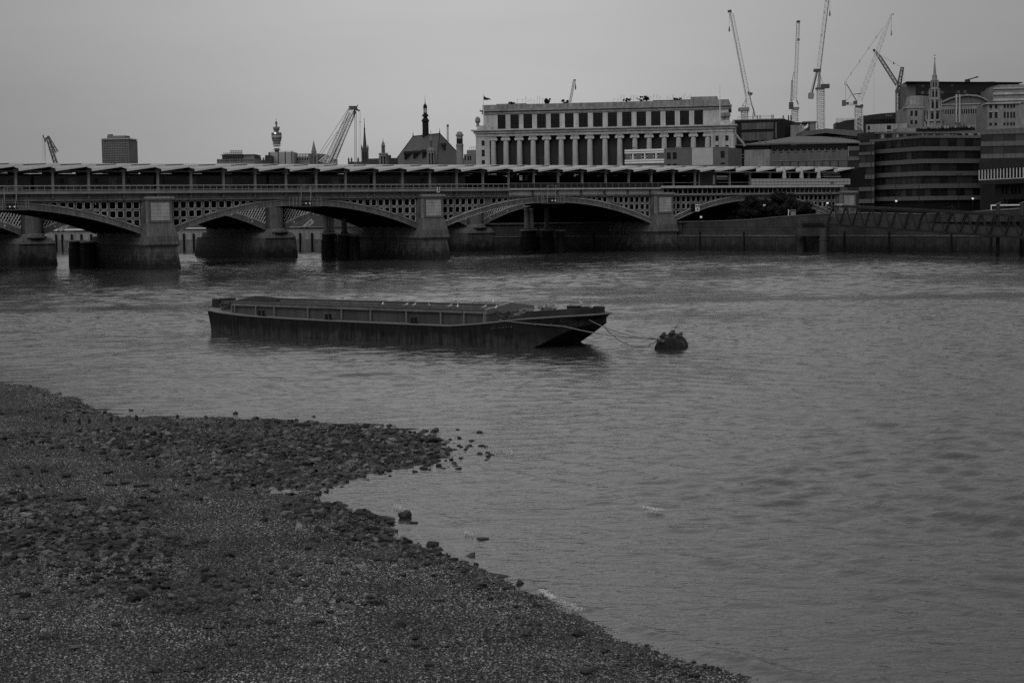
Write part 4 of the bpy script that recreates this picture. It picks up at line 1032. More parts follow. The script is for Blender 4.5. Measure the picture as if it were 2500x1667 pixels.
def tree(px, pbase, Y, pw, ptop, pbot, label, name='tree', leaves=5000, size=0.16, seed=1, cat='tree', zb=None, density=34):
    rng = np.random.default_rng(seed)
    c = at(px, (ptop+pbot)/2, Y); t = at(px, ptop, Y); bt = at(px, pbot, Y); w = pw/F*Y
    zb = at(px, pbase, Y).z if zb is None else zb
    r = empty(name, (c.x, c.y, zb), 0, label, cat)
    v = leaf_crown(0, 0, c.z-zb, w/2*.82, w/2*.7, (t.z-bt.z)/2*.82, density, leaves, size, rng)
    m = MB(); m.v = [tuple(q) for q in v]; m.f = [(4*i, 4*i+1, 4*i+2, 4*i+3) for i in range(leaves)]
    m.build('crown', 'leaf', r)
    m = MB(); hgt = max(c.z-zb, .4); m.tube((0, 0, 0), (0, 0, hgt*.55), w*.03+.03, 7, w*.02+.02)
    for k in range(6):
        a = rng.uniform(0, 6.28); m.tube((0, 0, hgt*(.35+.06*k)), (math.cos(a)*w*.28, math.sin(a)*w*.2, hgt*(.9+.08*k)), w*.012+.015, 5, .01)
    m.build('trunk', 'timber', r)
tree(1905, 545, 322, 118, 466, 540, 'large dark bushy tree on the embankment in front of the northern railway arch', leaves=15000, seed=4, zb=5.2, density=60)
tree(1835, 545, 325, 58, 474, 532, 'smaller dark tree overlapping the left side of the large one', leaves=6000, seed=9, zb=5.2)
tree(1962, 545, 326, 52, 488, 532, 'low dark shrubby tree to the right of the large one', leaves=4500, seed=12, zb=5.2)
tree(1790, 545, 334, 90, 505, 542, 'dark bushes in the shade of the northern railway arch', leaves=5000, seed=15, zb=5.2, cat='bushes')
tree(2320, 530, 318, 26, 500, 526, 'small bush on the embankment in front of the banded office block', leaves=1500, seed=18, zb=5.2, cat='bush', name='bush')
tree(2105, 535, 318, 60, 518, 540, 'low dark planting behind the landward end of the gangway', leaves=2500, seed=21, zb=5.2, cat='bush', name='bush')

# ------------------------------------------------------------------ moored barge
A0 = Vector((-22.1, 118.05, 0)); BU = Vector((.805, -.593, 0)).normalized(); bang = math.atan2(BU.y, BU.x)
HB = 3.6                              # half beam; local y = 0 at the near side, centre line at HB
BO = A0+Vector((-BU.y, BU.x, 0))*HB   # origin on the centre line at the stern
bg = empty('barge', tuple(BO), bang, 'long flat dark steel barge with an open hold, moored in mid river', 'barge')
def P(u, v, z): return (u, v, z)
def interp(tab, u):
    for (a, x), (b, y) in zip(tab[:-1], tab[1:]):
        if u <= b: return x+(y-x)*(u-a)/(b-a)
    return tab[-1][1]
SHEER = [(-1.8, 1.80), (0, 1.66), (3, 1.42), (6, 1.32), (12, 1.25), (22.5, 1.22), (25, 1.42), (27.6, 1.74), (30, 1.92), (32.2, 2.04)]
HWD = [(-1.8, .02), (-1.75, .5), (-1.5, 1.1), (-1.0, 1.95), (-.5, 2.65), (.3, 3.3), (1.5, 3.5), (4, 3.6), (22.5, 3.6), (24.5, 3.45), (27, 3.0), (29.5, 2.45), (31, 1.75), (31.8, .95), (32.05, .02)]
HWW = [(-1.5, .02), (-1.45, .5), (-1.2, 1.0), (-.7, 1.8), (-.2, 2.5), (.45, 3.15), (1.6, 3.45), (4.4, 3.6), (22.5, 3.6), (24.5, 3.4), (26.6, 2.95), (28.5, 2.6), (29.8, 2.2), (30.8, 1.65), (31.4, 1.15), (31.75, .02)]
CHZ = [(-1, -.6), (27.4, -.6), (28.2, -.15), (29.4, .42), (30.4, .92), (31.2, 1.27), (31.8, 1.42)]
us = [-1.8, -1.75, -1.5, -1.0, -.5, .3, 1.5, 2, 4, 8, 12, 16, 20, 22.5, 24.5, 26, 27, 28.2, 29.5, 30.3, 31, 31.5, 31.8, 32.05]
def uw(u):        # matching station on the lower edge
    return u*(32.0-.0)/32.0+(.35 if u < 0 else 0) if u < 1 else u-(0.3*(u-27)/5 if u > 27 else 0)
m = MB(); NS = len(us)
for side in (-1, 1):
    top = [(u, side*interp(HWD, u), interp(SHEER, u)) for u in us]
    mid = [(uw(u), side*(interp(HWD, u)*.35+interp(HWW, uw(u))*.65), interp(SHEER, u)*.5+interp(CHZ, u)*.5) for u in us]
    bot = [(uw(u), side*interp(HWW, uw(u)), interp(CHZ, u)) for u in us]
    for r0, r1 in ((top, mid), (mid, bot)):
        for i in range(NS-1):
            q = [r0[i], r0[i+1], r1[i+1], r1[i]]
            m.add(q, [(0, 3, 2, 1) if side < 0 else (0, 1, 2, 3)])
# raked underside of the bow (flat swim) and transom bottom
for i in range(NS-1):
    u0, u1 = us[i], us[i+1]
    if u0 < 20: continue
    a = [(uw(u0), -interp(HWW, uw(u0)), interp(CHZ, u0)), (uw(u1), -interp(HWW, uw(u1)), interp(CHZ, u1)), (uw(u1), interp(HWW, uw(u1)), interp(CHZ, u1)), (uw(u0), interp(HWW, uw(u0)), interp(CHZ, u0))]
    m.add(a, [(0, 3, 2, 1)])
m.build('hull', 'hull', bg)
# deck
m = MB()
for u0, u1 in zip(us[:-1], us[1:]):
    for s0, s1, w in (((1, 0)[0], 0, 0),):
        pass
    lo = (1.6 < u0 < 24.2)
    for side in (-1, 1):
        w0, w1 = interp(HWD, u0), interp(HWD, u1); z0, z1 = interp(SHEER, u0)-.02, interp(SHEER, u1)-.02
        i0, i1 = (0.0, 0.0) if not (2 <= u0 and u1 <= 24.6) else (2.35, 2.35)
        q = [(u0, side*i0, z0), (u1, side*i1, z1), (u1, side*w1, z1), (u0, side*w0, z0)]
        m.add(q, [(0, 1, 2, 3) if side < 0 else (0, 3, 2, 1)])
m.build('deck', 'deck', bg)
# rubbing strake and gunwale lip
m = MB()
for side in (-1, 1):
    pts = [(u, side*(interp(HWD, u)+.02), interp(SHEER, u)) for u in us]; m.path(pts, .055, 6)
m.build('gunwale', 'deck', bg)
m = MB()
for side in (-1, 1):
    for u0, u1 in zip(us[:-1], us[1:]):
        if u0 < 26.9: continue
        k0 = .42*min(1, (u0-26.9)/1.2+.1); k1 = .42*min(1, (u1-26.9)/1.2+.1)
        a0, a1 = side*(interp(HWD, u0)-.25), side*(interp(HWD, u1)-.25); z0, z1 = interp(SHEER, u0), interp(SHEER, u1)
        if u1 > 31.9: a1 = 0
        m.hexa([(u0-.3, a0, z0), (u1-.3, a1, z1), (u1-.38, a1*.92, z1), (u0-.38, a0*.92, z0)], [(u0-.3, a0, z0+k0), (u1-.3, a1, z1+k1), (u1-.38, a1*.92, z1+k1), (u0-.38, a0*.92, z0+k0)])
m.build('bow_bulwark', 'dark', bg)
# coaming round the hold
CW = 2.45; U0, U1 = 1.9, 24.6; ZC = 2.22
ups = [2.2, 4.3, 6.1, 9.3, 12.4, 15.0, 18.1, 21.0, 22.9, 24.5]
for side in (-1, 1):
    y = side*CW
    for a, b in zip(ups[:-1], ups[1:]):
        MB().box(a+.06, b-.06, y+.10*-side-.02, y-.1*side+.02, 1.15, 1.98).build('coaming_panel', 'coam', bg)
    sm = MB().box(-.05, .05, y-.02*side, y+.12*side, 1.2, 1.98).mesh('stiffener', mat('stiffener_paint', 0.13, 0.5, 0.2))
    for u in ups: put('stiffener', sm, bg, (u, 0, 0))
    MB().box(U0, U1, y-.14, y+.14, 1.98, ZC-.03).build('coaming_rail', mat('coaming_rail_paint', 0.125, 0.5, 0.25, streak=.2), bg)
    MB().box(U0-.05, U1+.05, y-.19, y+.19, ZC-.03, ZC+.03).build('coaming_cap', 'coam', bg)
    MB().box(U0, U1, y-.13 if side > 0 else y+.10, y-.10 if side > 0 else y+.13, 0.4, 1.98).build('hold_side', mat('hold_paint', 0.06, 0.6, 0.3, streak=.3), bg)
for u, nm in ((U0, 'stern'), (U1, 'bow')):
    sg = 1 if u == U1 else -1
    MB().hexa([(u-.07, -CW-.1, 1.2), (u+.07, -CW-.1, 1.2), (u+.07, CW+.1, 1.2), (u-.07, CW+.1, 1.2)], [(u-.07, -CW-.1, 1.95), (u+.07, -CW-.1, 1.95), (u+.07, CW+.1, 1.95), (u-.07, CW+.1, 1.95)]).build('headledge', mat('headledge_paint', 0.10, 0.5, 0.2), bg)
    for s2 in (-1, 1):
        MB().hexa([(u-.1, 0, 1.95), (u+.12*sg+.02, 0, 1.95), (u+.12*sg+.02, s2*(CW+.15), 1.95), (u-.1, s2*(CW+.15), 1.95)] if s2 > 0 else [(u-.1, s2*(CW+.15), 1.95), (u+.12*sg+.02, s2*(CW+.15), 1.95), (u+.12*sg+.02, 0, 1.95), (u-.1, 0, 1.95)],
                  [(u-.1, 0, 2.55), (u+.12*sg+.02, 0, 2.55), (u+.12*sg+.02, s2*(CW+.15), 2.25), (u-.1, s2*(CW+.15), 2.25)] if s2 > 0 else [(u-.1, s2*(CW+.15), 2.25), (u+.12*sg+.02, s2*(CW+.15), 2.25), (u+.12*sg+.02, 0, 2.55), (u-.1, 0, 2.55)]).build('headledge_gable', mat('gable_paint', 0.145, 0.5, 0.2), bg)
MB().box(U0, U1, -CW, CW, 0.35, 0.45).build('hold_floor', 'dark', bg)
# bollards, winch, ropes
bl = MB().box(-.45, .45, -.2, .2, 0, .05).lathe(-.2, 0, [(.15, 0), (.13, .42), (.18, .44), (.18, .5)], 8).lathe(.2, 0, [(.15, 0), (.13, .42), (.18, .44), (.18, .5)], 8).mesh('bollard', 'irondk')
for u in (5.4, 11.7, 19.2): put('bollard', bl, bg, (u, -3.1, interp(SHEER, u)), rz=R(75), scale=(.75, .75, .8))
put('bollard', bl, bg, (1.2, 2.0, interp(SHEER, 1.2)))
MB().box(-1.35, -.65, -1.35, .35, 1.7, 2.33).build('stern_locker', 'dark', bg)
MB().box(28.9, 29.6, .3, .9, 1.8, 2.42).build('bow_windlass', 'irondk', bg)
MB().box(25.4, 27.0, 1.2, 2.2, 1.5, 1.9).build('bow_hatch', 'irondk', bg)
def coil(u, v, z, rr, n, seed, th=.045):
    rg = random.Random(seed); m = MB()
    for k in range(n):
        c = (u+rg.uniform(-.25, .25)*rr, v+rg.uniform(-.25, .25)*rr, z+.07*k); r0 = rr*rg.uniform(.5, 1.1); pts = []
        for i in range(15):
            t = 2*math.pi*i/14; pts.append((c[0]+r0*math.cos(t)*rg.uniform(.9, 1.1), c[1]+r0*.8*math.sin(t), c[2]+rg.uniform(-.05, .12)))
        m.path(pts, th, 5)
    return m
for args, lb in (((.8, -1.9, 1.68, .5, 8, 1), 'heaped mooring rope by the stern bollard of the barge'),
                 ((25.4, -1.9, 1.55, .55, 8, 2), 'dark tangle of rope just forward of the barge hold, nearest the side'),
                 ((26.8, -1.2, 1.75, .6, 7, 4), 'coil of rope on the foredeck of the barge, beside the tangle'),
                 ((28.2, -.8, 1.95, .6, 8, 3), 'pale coil of rope heaped highest on the foredeck of the barge')):
    o = coil(*args).build('rope_coil', 'rope' if args[4] != 8 or args[5] == 3 else 'coam', None)
    o.matrix_world = Matrix.Translation(BO) @ Matrix.Rotation(bang, 4, 'Z')
    tag(o, lb, 'rope', 'ropes on the barge deck')
m = MB()
rg = random.Random(5)
for u0 in (25.6, 28.2):
    u = u0
    for k in range(9):
        if rg.random() < .8: 
            y = -interp(HWD, u)-.04; z = interp(SHEER, u)-.38
            m.box(u, u+rg.uniform(.05, .12), y-.02, y+.02, z-rg.uniform(.03, .08), z+rg.uniform(.02, .07))
        u += .17
m.build('faded_marking', 'gdark', bg)

def bw2(u, v, z): 
    q = BO+BU*u+Vector((-BU.y, BU.x, 0))*v; return Vector((q.x, q.y, z))
# mooring buoy
bc = gnd(1634, 852); ad = Vector((.22, .975, 0)).normalized()
by = empty('mooring_buoy', (bc.x, bc.y, 0), math.atan2(ad.y, ad.x), 'fat rusty drum shaped mooring buoy with timber baulks on top, right of the barge', 'buoy')
m = MB()
prof = [(.35, -.12), (.70, -.06), (.80, .02), (.83, .12), (.83, 1.0), (.86, 1.02), (.86, 1.1), (.83, 1.12), (.83, 1.9), (.79, 2.02), (.62, 2.12), (.3, 2.17)]
vs = []; n = 24
for r_, x in prof:
    for i in range(n):
        t = 2*math.pi*i/n; vs.append((x, r_*1.12*math.cos(t), .03-.13+r_*math.sin(t)+x*.05))
fsx = []
for j in range(len(prof)-1):
    for i in range(n): fsx.append((j*n+i, (j+1)*n+i, (j+1)*n+(i+1) % n, j*n+(i+1) % n))
fsx += [tuple(range(n)), tuple(range(len(prof)*n-1, (len(prof)-1)*n-1, -1))]
m.add(vs, fsx); m.build('drum', 'rust', by, False)
for ang_, ll in ((-32, 0), (2, .12), (33, 0.02)):
    a = R(ang_); cy, cz = -math.sin(a)*.98, -.10+math.cos(a)*.90
    m = MB(); m.box(.15+ll, 1.65+ll, -.10, .10, -.09, .08); o = m.build('timber_baulk', 'timber', by); o.location = (0, cy, cz+.05); o.rotation_euler = (a, R(-3), 0)
m = MB(); m.tube((-.1, .35, .45), (-.42, .62, .55), .12, 7); 
for i in range(10): 
    t0 = 2*math.pi*i/10; t1 = 2*math.pi*(i+1)/10; m.tube((-.5+.14*math.cos(t0), .66, .55+.14*math.sin(t0)), (-.5+.14*math.cos(t1), .66, .55+.14*math.sin(t1)), .04, 5)
m.build('shackle', 'granite', by)
SH = at(1601, 826, bc.y+.25)
def line(p, q, sag, r, name, label, n=18):
    pts = [p.lerp(q, i/n)-Vector((0, 0, sag*4*(i/n)*(1-i/n))) for i in range(n+1)]
    m = MB(); o0 = pts[0].copy(); m.path([x-o0 for x in pts], r, 6); o = m.build(name, 'rope', None); o.location = o0
    return tag(o, label, 'rope', 'mooring lines from barge to buoy')
line(bw2(26.2, -3.2, 1.66), bw2(30.5, -2.35, 1.36), .03, .034, 'mooring_rope', 'part of the long mooring rope lying along the side of the barge bow', 6)
line(bw2(30.5, -2.35, 1.36), SH, .18, .034, 'mooring_rope', 'long taut mooring rope from the shoulder of the barge bow across to the buoy')
line(bw2(31.3, -1.0, 1.75), SH+Vector((0, 0, -.06)), .25, .028, 'mooring_rope', 'short taut mooring rope running beside the long one from the stem to the buoy')
line(bw2(31.9, -.1, 1.3), SH+Vector((-.75, .1, -.48)), .42, .035, 'mooring_rope', 'slack rope drooping from the barge stem down to the water')
line(SH+Vector((-.75, .1, -.48)), SH+Vector((.1, 0, -.1)), .1, .035, 'mooring_rope', 'doubled end of the slack rope rising from the water to the buoy shackle')

# gulls
def gull_mesh():
    m = MB(); prof = [(.005, -.17), (.03, -.13), (.062, -.05), (.07, .03), (.05, .10), (.03, .135), (.005, .15)]
    vs = []; n = 9
    for r_, x in prof:
        for i in range(n):
            t = 2*math.pi*i/n; vs.append((x, r_*1.12*math.cos(t), .16+r_*math.sin(t)*1.05+x*.25))
    f = [(j*n+i, j*n+(i+1) % n, (j+1)*n+(i+1) % n, (j+1)*n+i) for j in range(len(prof)-1) for i in range(n)]
    m.add(vs, f)
    vs = []
    for j, (r_, z) in enumerate([(.005, -.04), (.03, -.03), (.042, .0), (.03, .035), (.004, .045)]):
        for i in range(8): t = 2*math.pi*i/8; vs.append((.15+r_*math.cos(t)*1.15, r_*math.sin(t), .275+z))
    m.add(vs, [(j*8+i, j*8+(i+1) % 8, (j+1)*8+(i+1) % 8, (j+1)*8+i) for j in range(4) for i in range(8)])
    m.tube((.09, 0, .20), (.14, 0, .26), .035, 7)
    return m.mesh('body', 'gull', True)
gb = gull_mesh()
gwg = MB().hexa([(-.2, .045, .11), (.06, .07, .15), (.06, .075, .21), (-.2, .05, .15)], [(-.2, .055, .11), (.06, .08, .15), (.05, .085, .22), (-.2, .06, .16)]).hexa([(-.2, -.055, .11), (.06, -.08, .15), (.06, -.085, .21), (-.2, -.06, .15)], [(-.2, -.045, .11), (.06, -.07, .15), (.05, -.075, .22), (-.2, -.05, .16)]).mesh('wing', 'gullg')
gbk = MB().tube((.19, 0, .28), (.245, 0, .268), .011, 5, .003).mesh('beak', 'granite')
glg = MB().tube((.0, .025, 0), (.0, .025, .11), .006, 4).tube((.0, -.025, 0), (.0, -.025, .11), .006, 4).box(-.01, .04, .01, .04, 0, .008).box(-.01, .04, -.04, -.01, 0, .008).mesh('leg', 'granite')
def gull(loc, rz, label, grp):
    r = empty('gull', tuple(loc), rz, label, 'gull', grp); r.scale = (.92,)*3
    put('body', gb, r); put('wing', gwg, r); put('beak', gbk, r); put('leg', glg, r)
def u_for(px, v, z):
    lo, hi = -5, 40
    for _ in range(40):
        md = (lo+hi)/2; q = bw2(md, v, z); d = q-Vector((0, 0, H))
        c, s = math.cos(ROLL), math.sin(ROLL)
        x_ = d.x; fwd = d.y*math.cos(PITCH)+d.z*math.sin(PITCH); up = -d.y*math.sin(PITCH)+d.z*math.cos(PITCH)
        X = x_/fwd; Y_ = up/fwd; xi = X*c-Y_*s
        if 1250+F*xi < px: lo = md
        else: hi = md
    return lo
rg = random.Random(8)
for i, px in enumerate((934.7, 991, 1011, 1049, 1098, 1117.5, 1181, 1211.5)):
    u = u_for(px, -CW, ZC); gull(bw2(u, -CW, ZC+.03), rg.uniform(0, 6.28), ORD[i]+' gull from the left on the near edge of the barge hold', 'gulls on the near coaming')
for i, px in enumerate((834.6, 895, 980, 1110.5, 1155, 1171, 1186, 1204.5, 1248.5)):
    u = u_for(px, CW, ZC); gull(bw2(u, CW, ZC+.03), rg.uniform(0, 6.28), ORD[i]+' gull from the left on the far edge of the barge hold', 'gulls on the far coaming')
for i, (px, v, z) in enumerate(((1415, -.3, 2.0), (1421, .6, 2.43), (1445, -1.0, 2.35))):
    u = u_for(px, v, z); gull(bw2(u, v, z), rg.uniform(0, 6.28), ORD[i]+' gull from the left of those perched on the barge bow', 'gulls on the barge bow')
q = at(1648, 803, bc.y+1.0); gull(q, R(200), 'single gull perched on the timber baulks of the mooring buoy', 'gull on the buoy')

# ------------------------------------------------------------------ rocks and stumps on the foreshore
def rock_mesh(seed, flat=.7):
    rng = random.Random(seed); bmv = MB()
    import bmesh
    b = bmesh.new(); bmesh.ops.create_icosphere(b, subdivisions=2, radius=.5)
    from mathutils import noise
    off = Vector((seed*3.1, seed*1.7, seed*.9))
    for v in b.verts:
        n_ = noise.noise(v.co*1.6+off)*.55+noise.noise(v.co*3.7+off)*.22
        v.co *= 1+n_
        for ax in range(3):
            lim = .50+.08*math.sin(seed*(ax+1)); v.co[ax] = max(-lim, min(lim, v.co[ax]))
        v.co.z *= flat
    me = bpy.data.meshes.new('rock'); b.to_mesh(me); b.free(); me.materials.append(mat('wet_rock', 0.013, 0.55, 0.6, 2.5, 0.03, bscale=9, fine=.3, spec=.35)); return me
RK = [rock_mesh(i, .55+.05*i) for i in range(7)]
def ground_at(x, y): return float(height(np.array([x]), np.array([y]))[0][0])
def onshore(px, py):
    z = 0.0
    for _ in range(12):
        g = gnd(px, py, z); z = .5*z+.5*max(ground_at(g.x, g.y), -.08)
    return gnd(px, py, z)
def rock(px, py, w, label, k, asp=1.0, grp='stones on the foreshore'):
    g = onshore(px, py); s = w/F*g.y
    o = put('rock', RK[k % 7], None, (g.x, g.y, g.z+s*.17), random.uniform(0, 6.28), (s*1.1, s*.9, s*asp)); tag(o, label, 'stone', grp); return o
rock(992, 1264, 36, 'large rounded dark boulder standing in the shallow bay', 1, 1.15)
rock(1058, 1333, 30, 'large dark boulder at the tip of the shingle where the bay ends', 3, 1.0)
rock(1010, 1278, 18, 'pale flat stone in the water at the foot of the large boulder', 2, .5)
rock(371, 1061, 24, 'big black stone on the spit below the row of posts', 4, 1.0)
rock(280, 1053, 16, 'squarish black stone, second largest below the row of posts', 5)
rock(558, 1106, 26, 'blocky dark stone in the middle of the stony spit', 6, 1.0)
rock(755, 1135, 34, 'broad dark stone on the lower edge of the stony spit', 0, .8)
rock(1050, 1080, 40, 'wide jagged dark rock at the tip of the stony spit', 2, .7)
rock(1270, 1428, 22, 'black stone on the shingle edge beside the breaking wavelet', 5, 1.0)
rock(1178, 1320, 30, 'submerged rock just showing in the river off the shingle', 6, .35)
rock(677, 1032, 17, 'rounded stone standing in the water beyond the spit, right of the middle', 1)
rock(320, 1004, 14, 'small stone standing in the water off the far edge of the spit', 3)
rock(350, 1004, 8, 'tiny stone standing in the water off the far edge of the spit', 4)
rock(575, 1012, 14, 'dark stone on the far water edge of the spit, right of the last post', 5)
rock(1192, 1118, 14, 'dark stone in the water beyond the tip of the spit, farthest out', 6)
rock(1110, 1133, 14, 'peaked stone in the water beyond the tip of the spit, nearest the bay', 2)
rock(1430, 1642, 36, 'long dark flat stone on the shingle at the lower right', 3, .5)
rock(1472, 1592, 20, 'small dark stone on the shingle above the long flat one', 2, .7)
rock(60, 1510, 30, 'low dark stone on the shingle at the lower left', 0, .5)
rock(305, 1447, 24, 'thin dark stone lying on the shingle left of the middle', 1, .4)
rg = random.Random(21); random.seed(21); k = 0
zones_ = [((640, 1100), (1036, 1125), 70, 'dark wet stone lying on the stony spit', (9, 20)), ((800, 1200), (1050, 1165), 60, 'dark stone standing in the shallows round the spit tip', (8, 17)),
          ((700, 960), (1220, 1330), 46, 'dark weedy stone at the edge of the small bay', (10, 24)), ((0, 420), (1140, 1450), 64, 'dark wet stone on the upper shingle at the left', (12, 26)),
          ((420, 1100), (1330, 1640), 44, 'dark stone scattered on the lower shingle', (12, 26)), ((1060, 1750), (1350, 1640), 24, 'small stone at the lower water edge', (10, 18))]
for (xa, xb), (ya, yb), cnt, lb, (wa_, wb2) in zones_:
    made = 0; tries = 0
    while made < cnt and tries < cnt*12:
        tries += 1
        px = rg.uniform(xa, xb); py = rg.uniform(min(ya, yb), max(ya, yb)); g = gnd(px, py)
        d = float(shore_dist(np.array([g.x]), np.array([g.y]))[0])
        if 'shallows' in lb: 
            if not (-2.6 < d < 0.0): continue
        elif 'edge' in lb:
            if not (-.5 < d < 1.1): continue
        elif d < .2: continue
        rock(px, py, rg.uniform(wa_, wb2), lb, k, rg.uniform(.5, 1.0), lb.replace('stone', 'stones', 1)); k += 1; made += 1
stm = None
for i, (px, py, hgt) in enumerate(((111, 1026, 9), (120, 1026, 10), (160.5, 1032, 15), (195.5, 1036, 16), (217, 1034, 14), (273, 1029, 12), (332, 1027, 15), (433, 1021, 9))):
    g = onshore(px, py); s = F/g.y; o = empty('wooden_stump', tuple(g), 0, ORD[i]+' from the left of the short rotten posts standing in a row on the foreshore', 'post', 'row of old mooring posts')
    MB().tube((0, 0, -.2), (random.uniform(-.05, .05), 0, hgt/s*.85), .075, 7, .06).build('shaft', 'timber', o)
    MB().tube((0, 0, hgt/s*.84), (random.uniform(-.03, .03), .01, hgt/s), .055, 6, .02).build('broken_top', 'timber', o)
# ------------------------------------------------------------------ buildings: helpers
class Bld:
    """facade frame through two pixel columns: u along the face (left to right), y away from the camera, z up"""
    def __init__(s, name, pxL, YL, pxR, YR, label, cat='building', zb=5.2, group=None):
        a = at(pxL, 420, YL); b = at(pxR, 420, YR)
        s.a = a; s.ang = math.atan2(b.y-a.y, b.x-a.x); s.W = math.hypot(b.x-a.x, b.y-a.y); s.b = b; s.zb = zb
        s.pxL, s.YL, s.pxR, s.YR = pxL, YL, pxR, YR
        s.root = empty(name, (a.x, a.y, 0), s.ang, label, cat, group)
    def u(s, px):        # distance along the face seen at that column
        r = ray(px, 420); d = s.b-s.a
        # a + t d  parallel to r
        return s.W*(r.x*s.a.y-r.y*s.a.x)/(d.x*r.y-d.y*r.x)
    def Y(s, u): return s.a.y+(s.b.y-s.a.y)*u/s.W
    def z(s, py, px=None):
        px = (s.pxL+s.pxR)/2 if px is None else px
        return at(px, py, s.Y(s.u(px))).z
    def box(s, name, m, u0, u1, y0, y1, z0, z1, parent=None): return MB().box(u0, u1, y0, y1, z0, z1).build(name, m, parent or s.root)
    def facade(s, cols, rows, m, u0=0, u1=None, z0=None, z1=None, t=0.5, y=0.0, glass='glass', mull=(1, 1), wm='dark', wname='window', frame=.12):
        """wall with real openings; a recessed glazed window object in each"""
        u1 = s.W if u1 is None else u1; mb = MB(); cache = {}
        edges = [u0]+[e for c in cols for e in c]+[u1]
        for i in range(0, len(edges), 2):
            if edges[i+1]-edges[i] > .01: mb.box(edges[i], edges[i+1], y, y+t, z0, z1)
        for c0, c1 in cols:
            zz = [z0]+[e for r in rows for e in r]+[z1]
            for i in range(0, len(zz), 2):
                if zz[i+1]-zz[i] > .01: mb.box(c0+.001, c1-.001, y+.004, y+t, zz[i], zz[i+1])
            for r0, r1 in rows:
                k = (round(c1-c0, 2), round(r1-r0, 2))
                if k not in cache:
                    w_, h_ = k; q = MB().box(0, w_, .12, .2, 0, h_)
                    cache[k] = q.mesh('pane', glass)
                    g_ = MB(); f = frame
                    g_.box(0, w_, 0, .12, 0, f).box(0, w_, 0, .12, h_-f, h_).box(0, f, 0, .12, f, h_-f).box(w_-f, w_, 0, .12, f, h_-f)
                    for i in range(1, mull[0]): g_.box(w_*i/mull[0]-.05, w_*i/mull[0]+.05, .02, .12, f, h_-f)
                    for i in range(1, mull[1]): g_.box(f, w_-f, .03, .12, h_*i/mull[1]-.05, h_*i/mull[1]+.05)
                    cache[(k, 1)] = g_.mesh(wname, wm)
                w = put(wname, cache[(k, 1)], s.root, (c0, y+t*.45, r0)); put('pane', cache[k], w)
        return mb.build('wall', m, s.root)

def regcols(u0, u1, n, frac):
    p = (u1-u0)/n; return [(u0+p*(i+.5-frac/2), u0+p*(i+.5+frac/2)) for i in range(n)]
def regrows(z0, z1, n, frac): return regcols(z0, z1, n, frac)

# ---- colonnaded stone office building at the far end of the bridge
B = Bld('colonnaded_building', 1163, 436, 1790, 426, 'broad pale stone building with a row of giant columns behind the bridge', zb=5.2)
Zp = lambda py: B.z(py, 1470)
zroof, zc2t, zc2b, zwt, zwb, zcor, zent, zcap = Zp(249.5), Zp(262), Zp(272), Zp(274.5), Zp(309.5), Zp(313.5), Zp(322), Zp(328.5)
uL2, uR2 = B.u(1180), B.u(1779)
wins = [(1215,1234.6),(1246,1267),(1278,1299.6),(1311,1333),(1344.6,1366.5),(1379,1400.7),(1413,1435.4),(1448,1471.4),(1484,1506.7),(1519,1542),(1554,1577.4),(1589.6,1612.8),(1625,1648),(1660,1682.8),(1695,1716.7)]
wc = [(B.u(a), B.u(b)) for a, b in wins]
B.facade(wc, [(zwb, zwt)], 'pale', uL2, uR2, Zp(312), zc2b, t=.7, y=1.2, mull=(3, 4), wm='irondk')
# spandrel panel across each upper window
sp = MB().box(0, wc[7][1]-wc[7][0]-.1, .0, .1, 0, (zwt-zwb)*.22).mesh('spandrel', 'irondk')
for a, b in wc: put('spandrel', sp, B.root, (a+.05, 1.42, zwb+(zwt-zwb)*.38))
B.box('core', 'dark', uL2+.5, uR2-.5, 2.0, 40, 5.2, zroof-.6)
B.box('parapet', 'stone', uL2-.1, uR2+.1, 1.0, 40, zc2t, zroof)
for q, (za, zb_, pr_) in enumerate(((zc2b, zc2b+(zc2t-zc2b)*.35, .35), (zc2b+(zc2t-zc2b)*.38, zc2b+(zc2t-zc2b)*.62, .15), (zc2b+(zc2t-zc2b)*.66, zc2t, .8))):
    B.box('upper_cornice', 'spirest', uL2-pr_, uR2+pr_, 1.2-pr_, 5, za, zb_)
for q in range(18): B.box('parapet_pier', 'spirest', uL2+2+q*(uR2-uL2-5)/17, uL2+2.9+q*(uR2-uL2-5)/17, .86, 1.0, zc2t+.1, zroof)
# main cornice and entablature
uL, uR = 0.0, B.W
B.box('main_cornice', 'pale', uL-1.1, uR+1.1, -1.2, 6, zcor-.05, Zp(311.2))
B.box('cornice_bed', 'pale', uL-.5, uR+.5, -.55, 6, zcor-.75, zcor-.07)
B.box('frieze', 'pale', uL, uR, -.05, 6, zent, zcor-.77)
B.box('architrave', 'pale', uL-.1, uR+.1, -.2, 6, zcap+.05, zent-.04)
colpx = [1204,1235,1268,1301.5,1335,1370,1404,1440,1477,1513,1550,1585,1621.7,1657,1693,1727.7]
zcb = 12.5; cu = [B.u(p) for p in colpx]
cp = MB(); hC = zcap-zcb
cp.lathe(0, 0, [(.95, 0), (.95, .4), (.80, .5), (.80, hC*.35), (.66, hC-1.5), (.66, hC-1.1)], 14)
cm_ = cp.mesh('column', 'pale', False)
cap = MB().box(-.95, .95, -.9, .9, -.3, 0).box(-.75, .75, -.75, .75, -1.0, -.32)
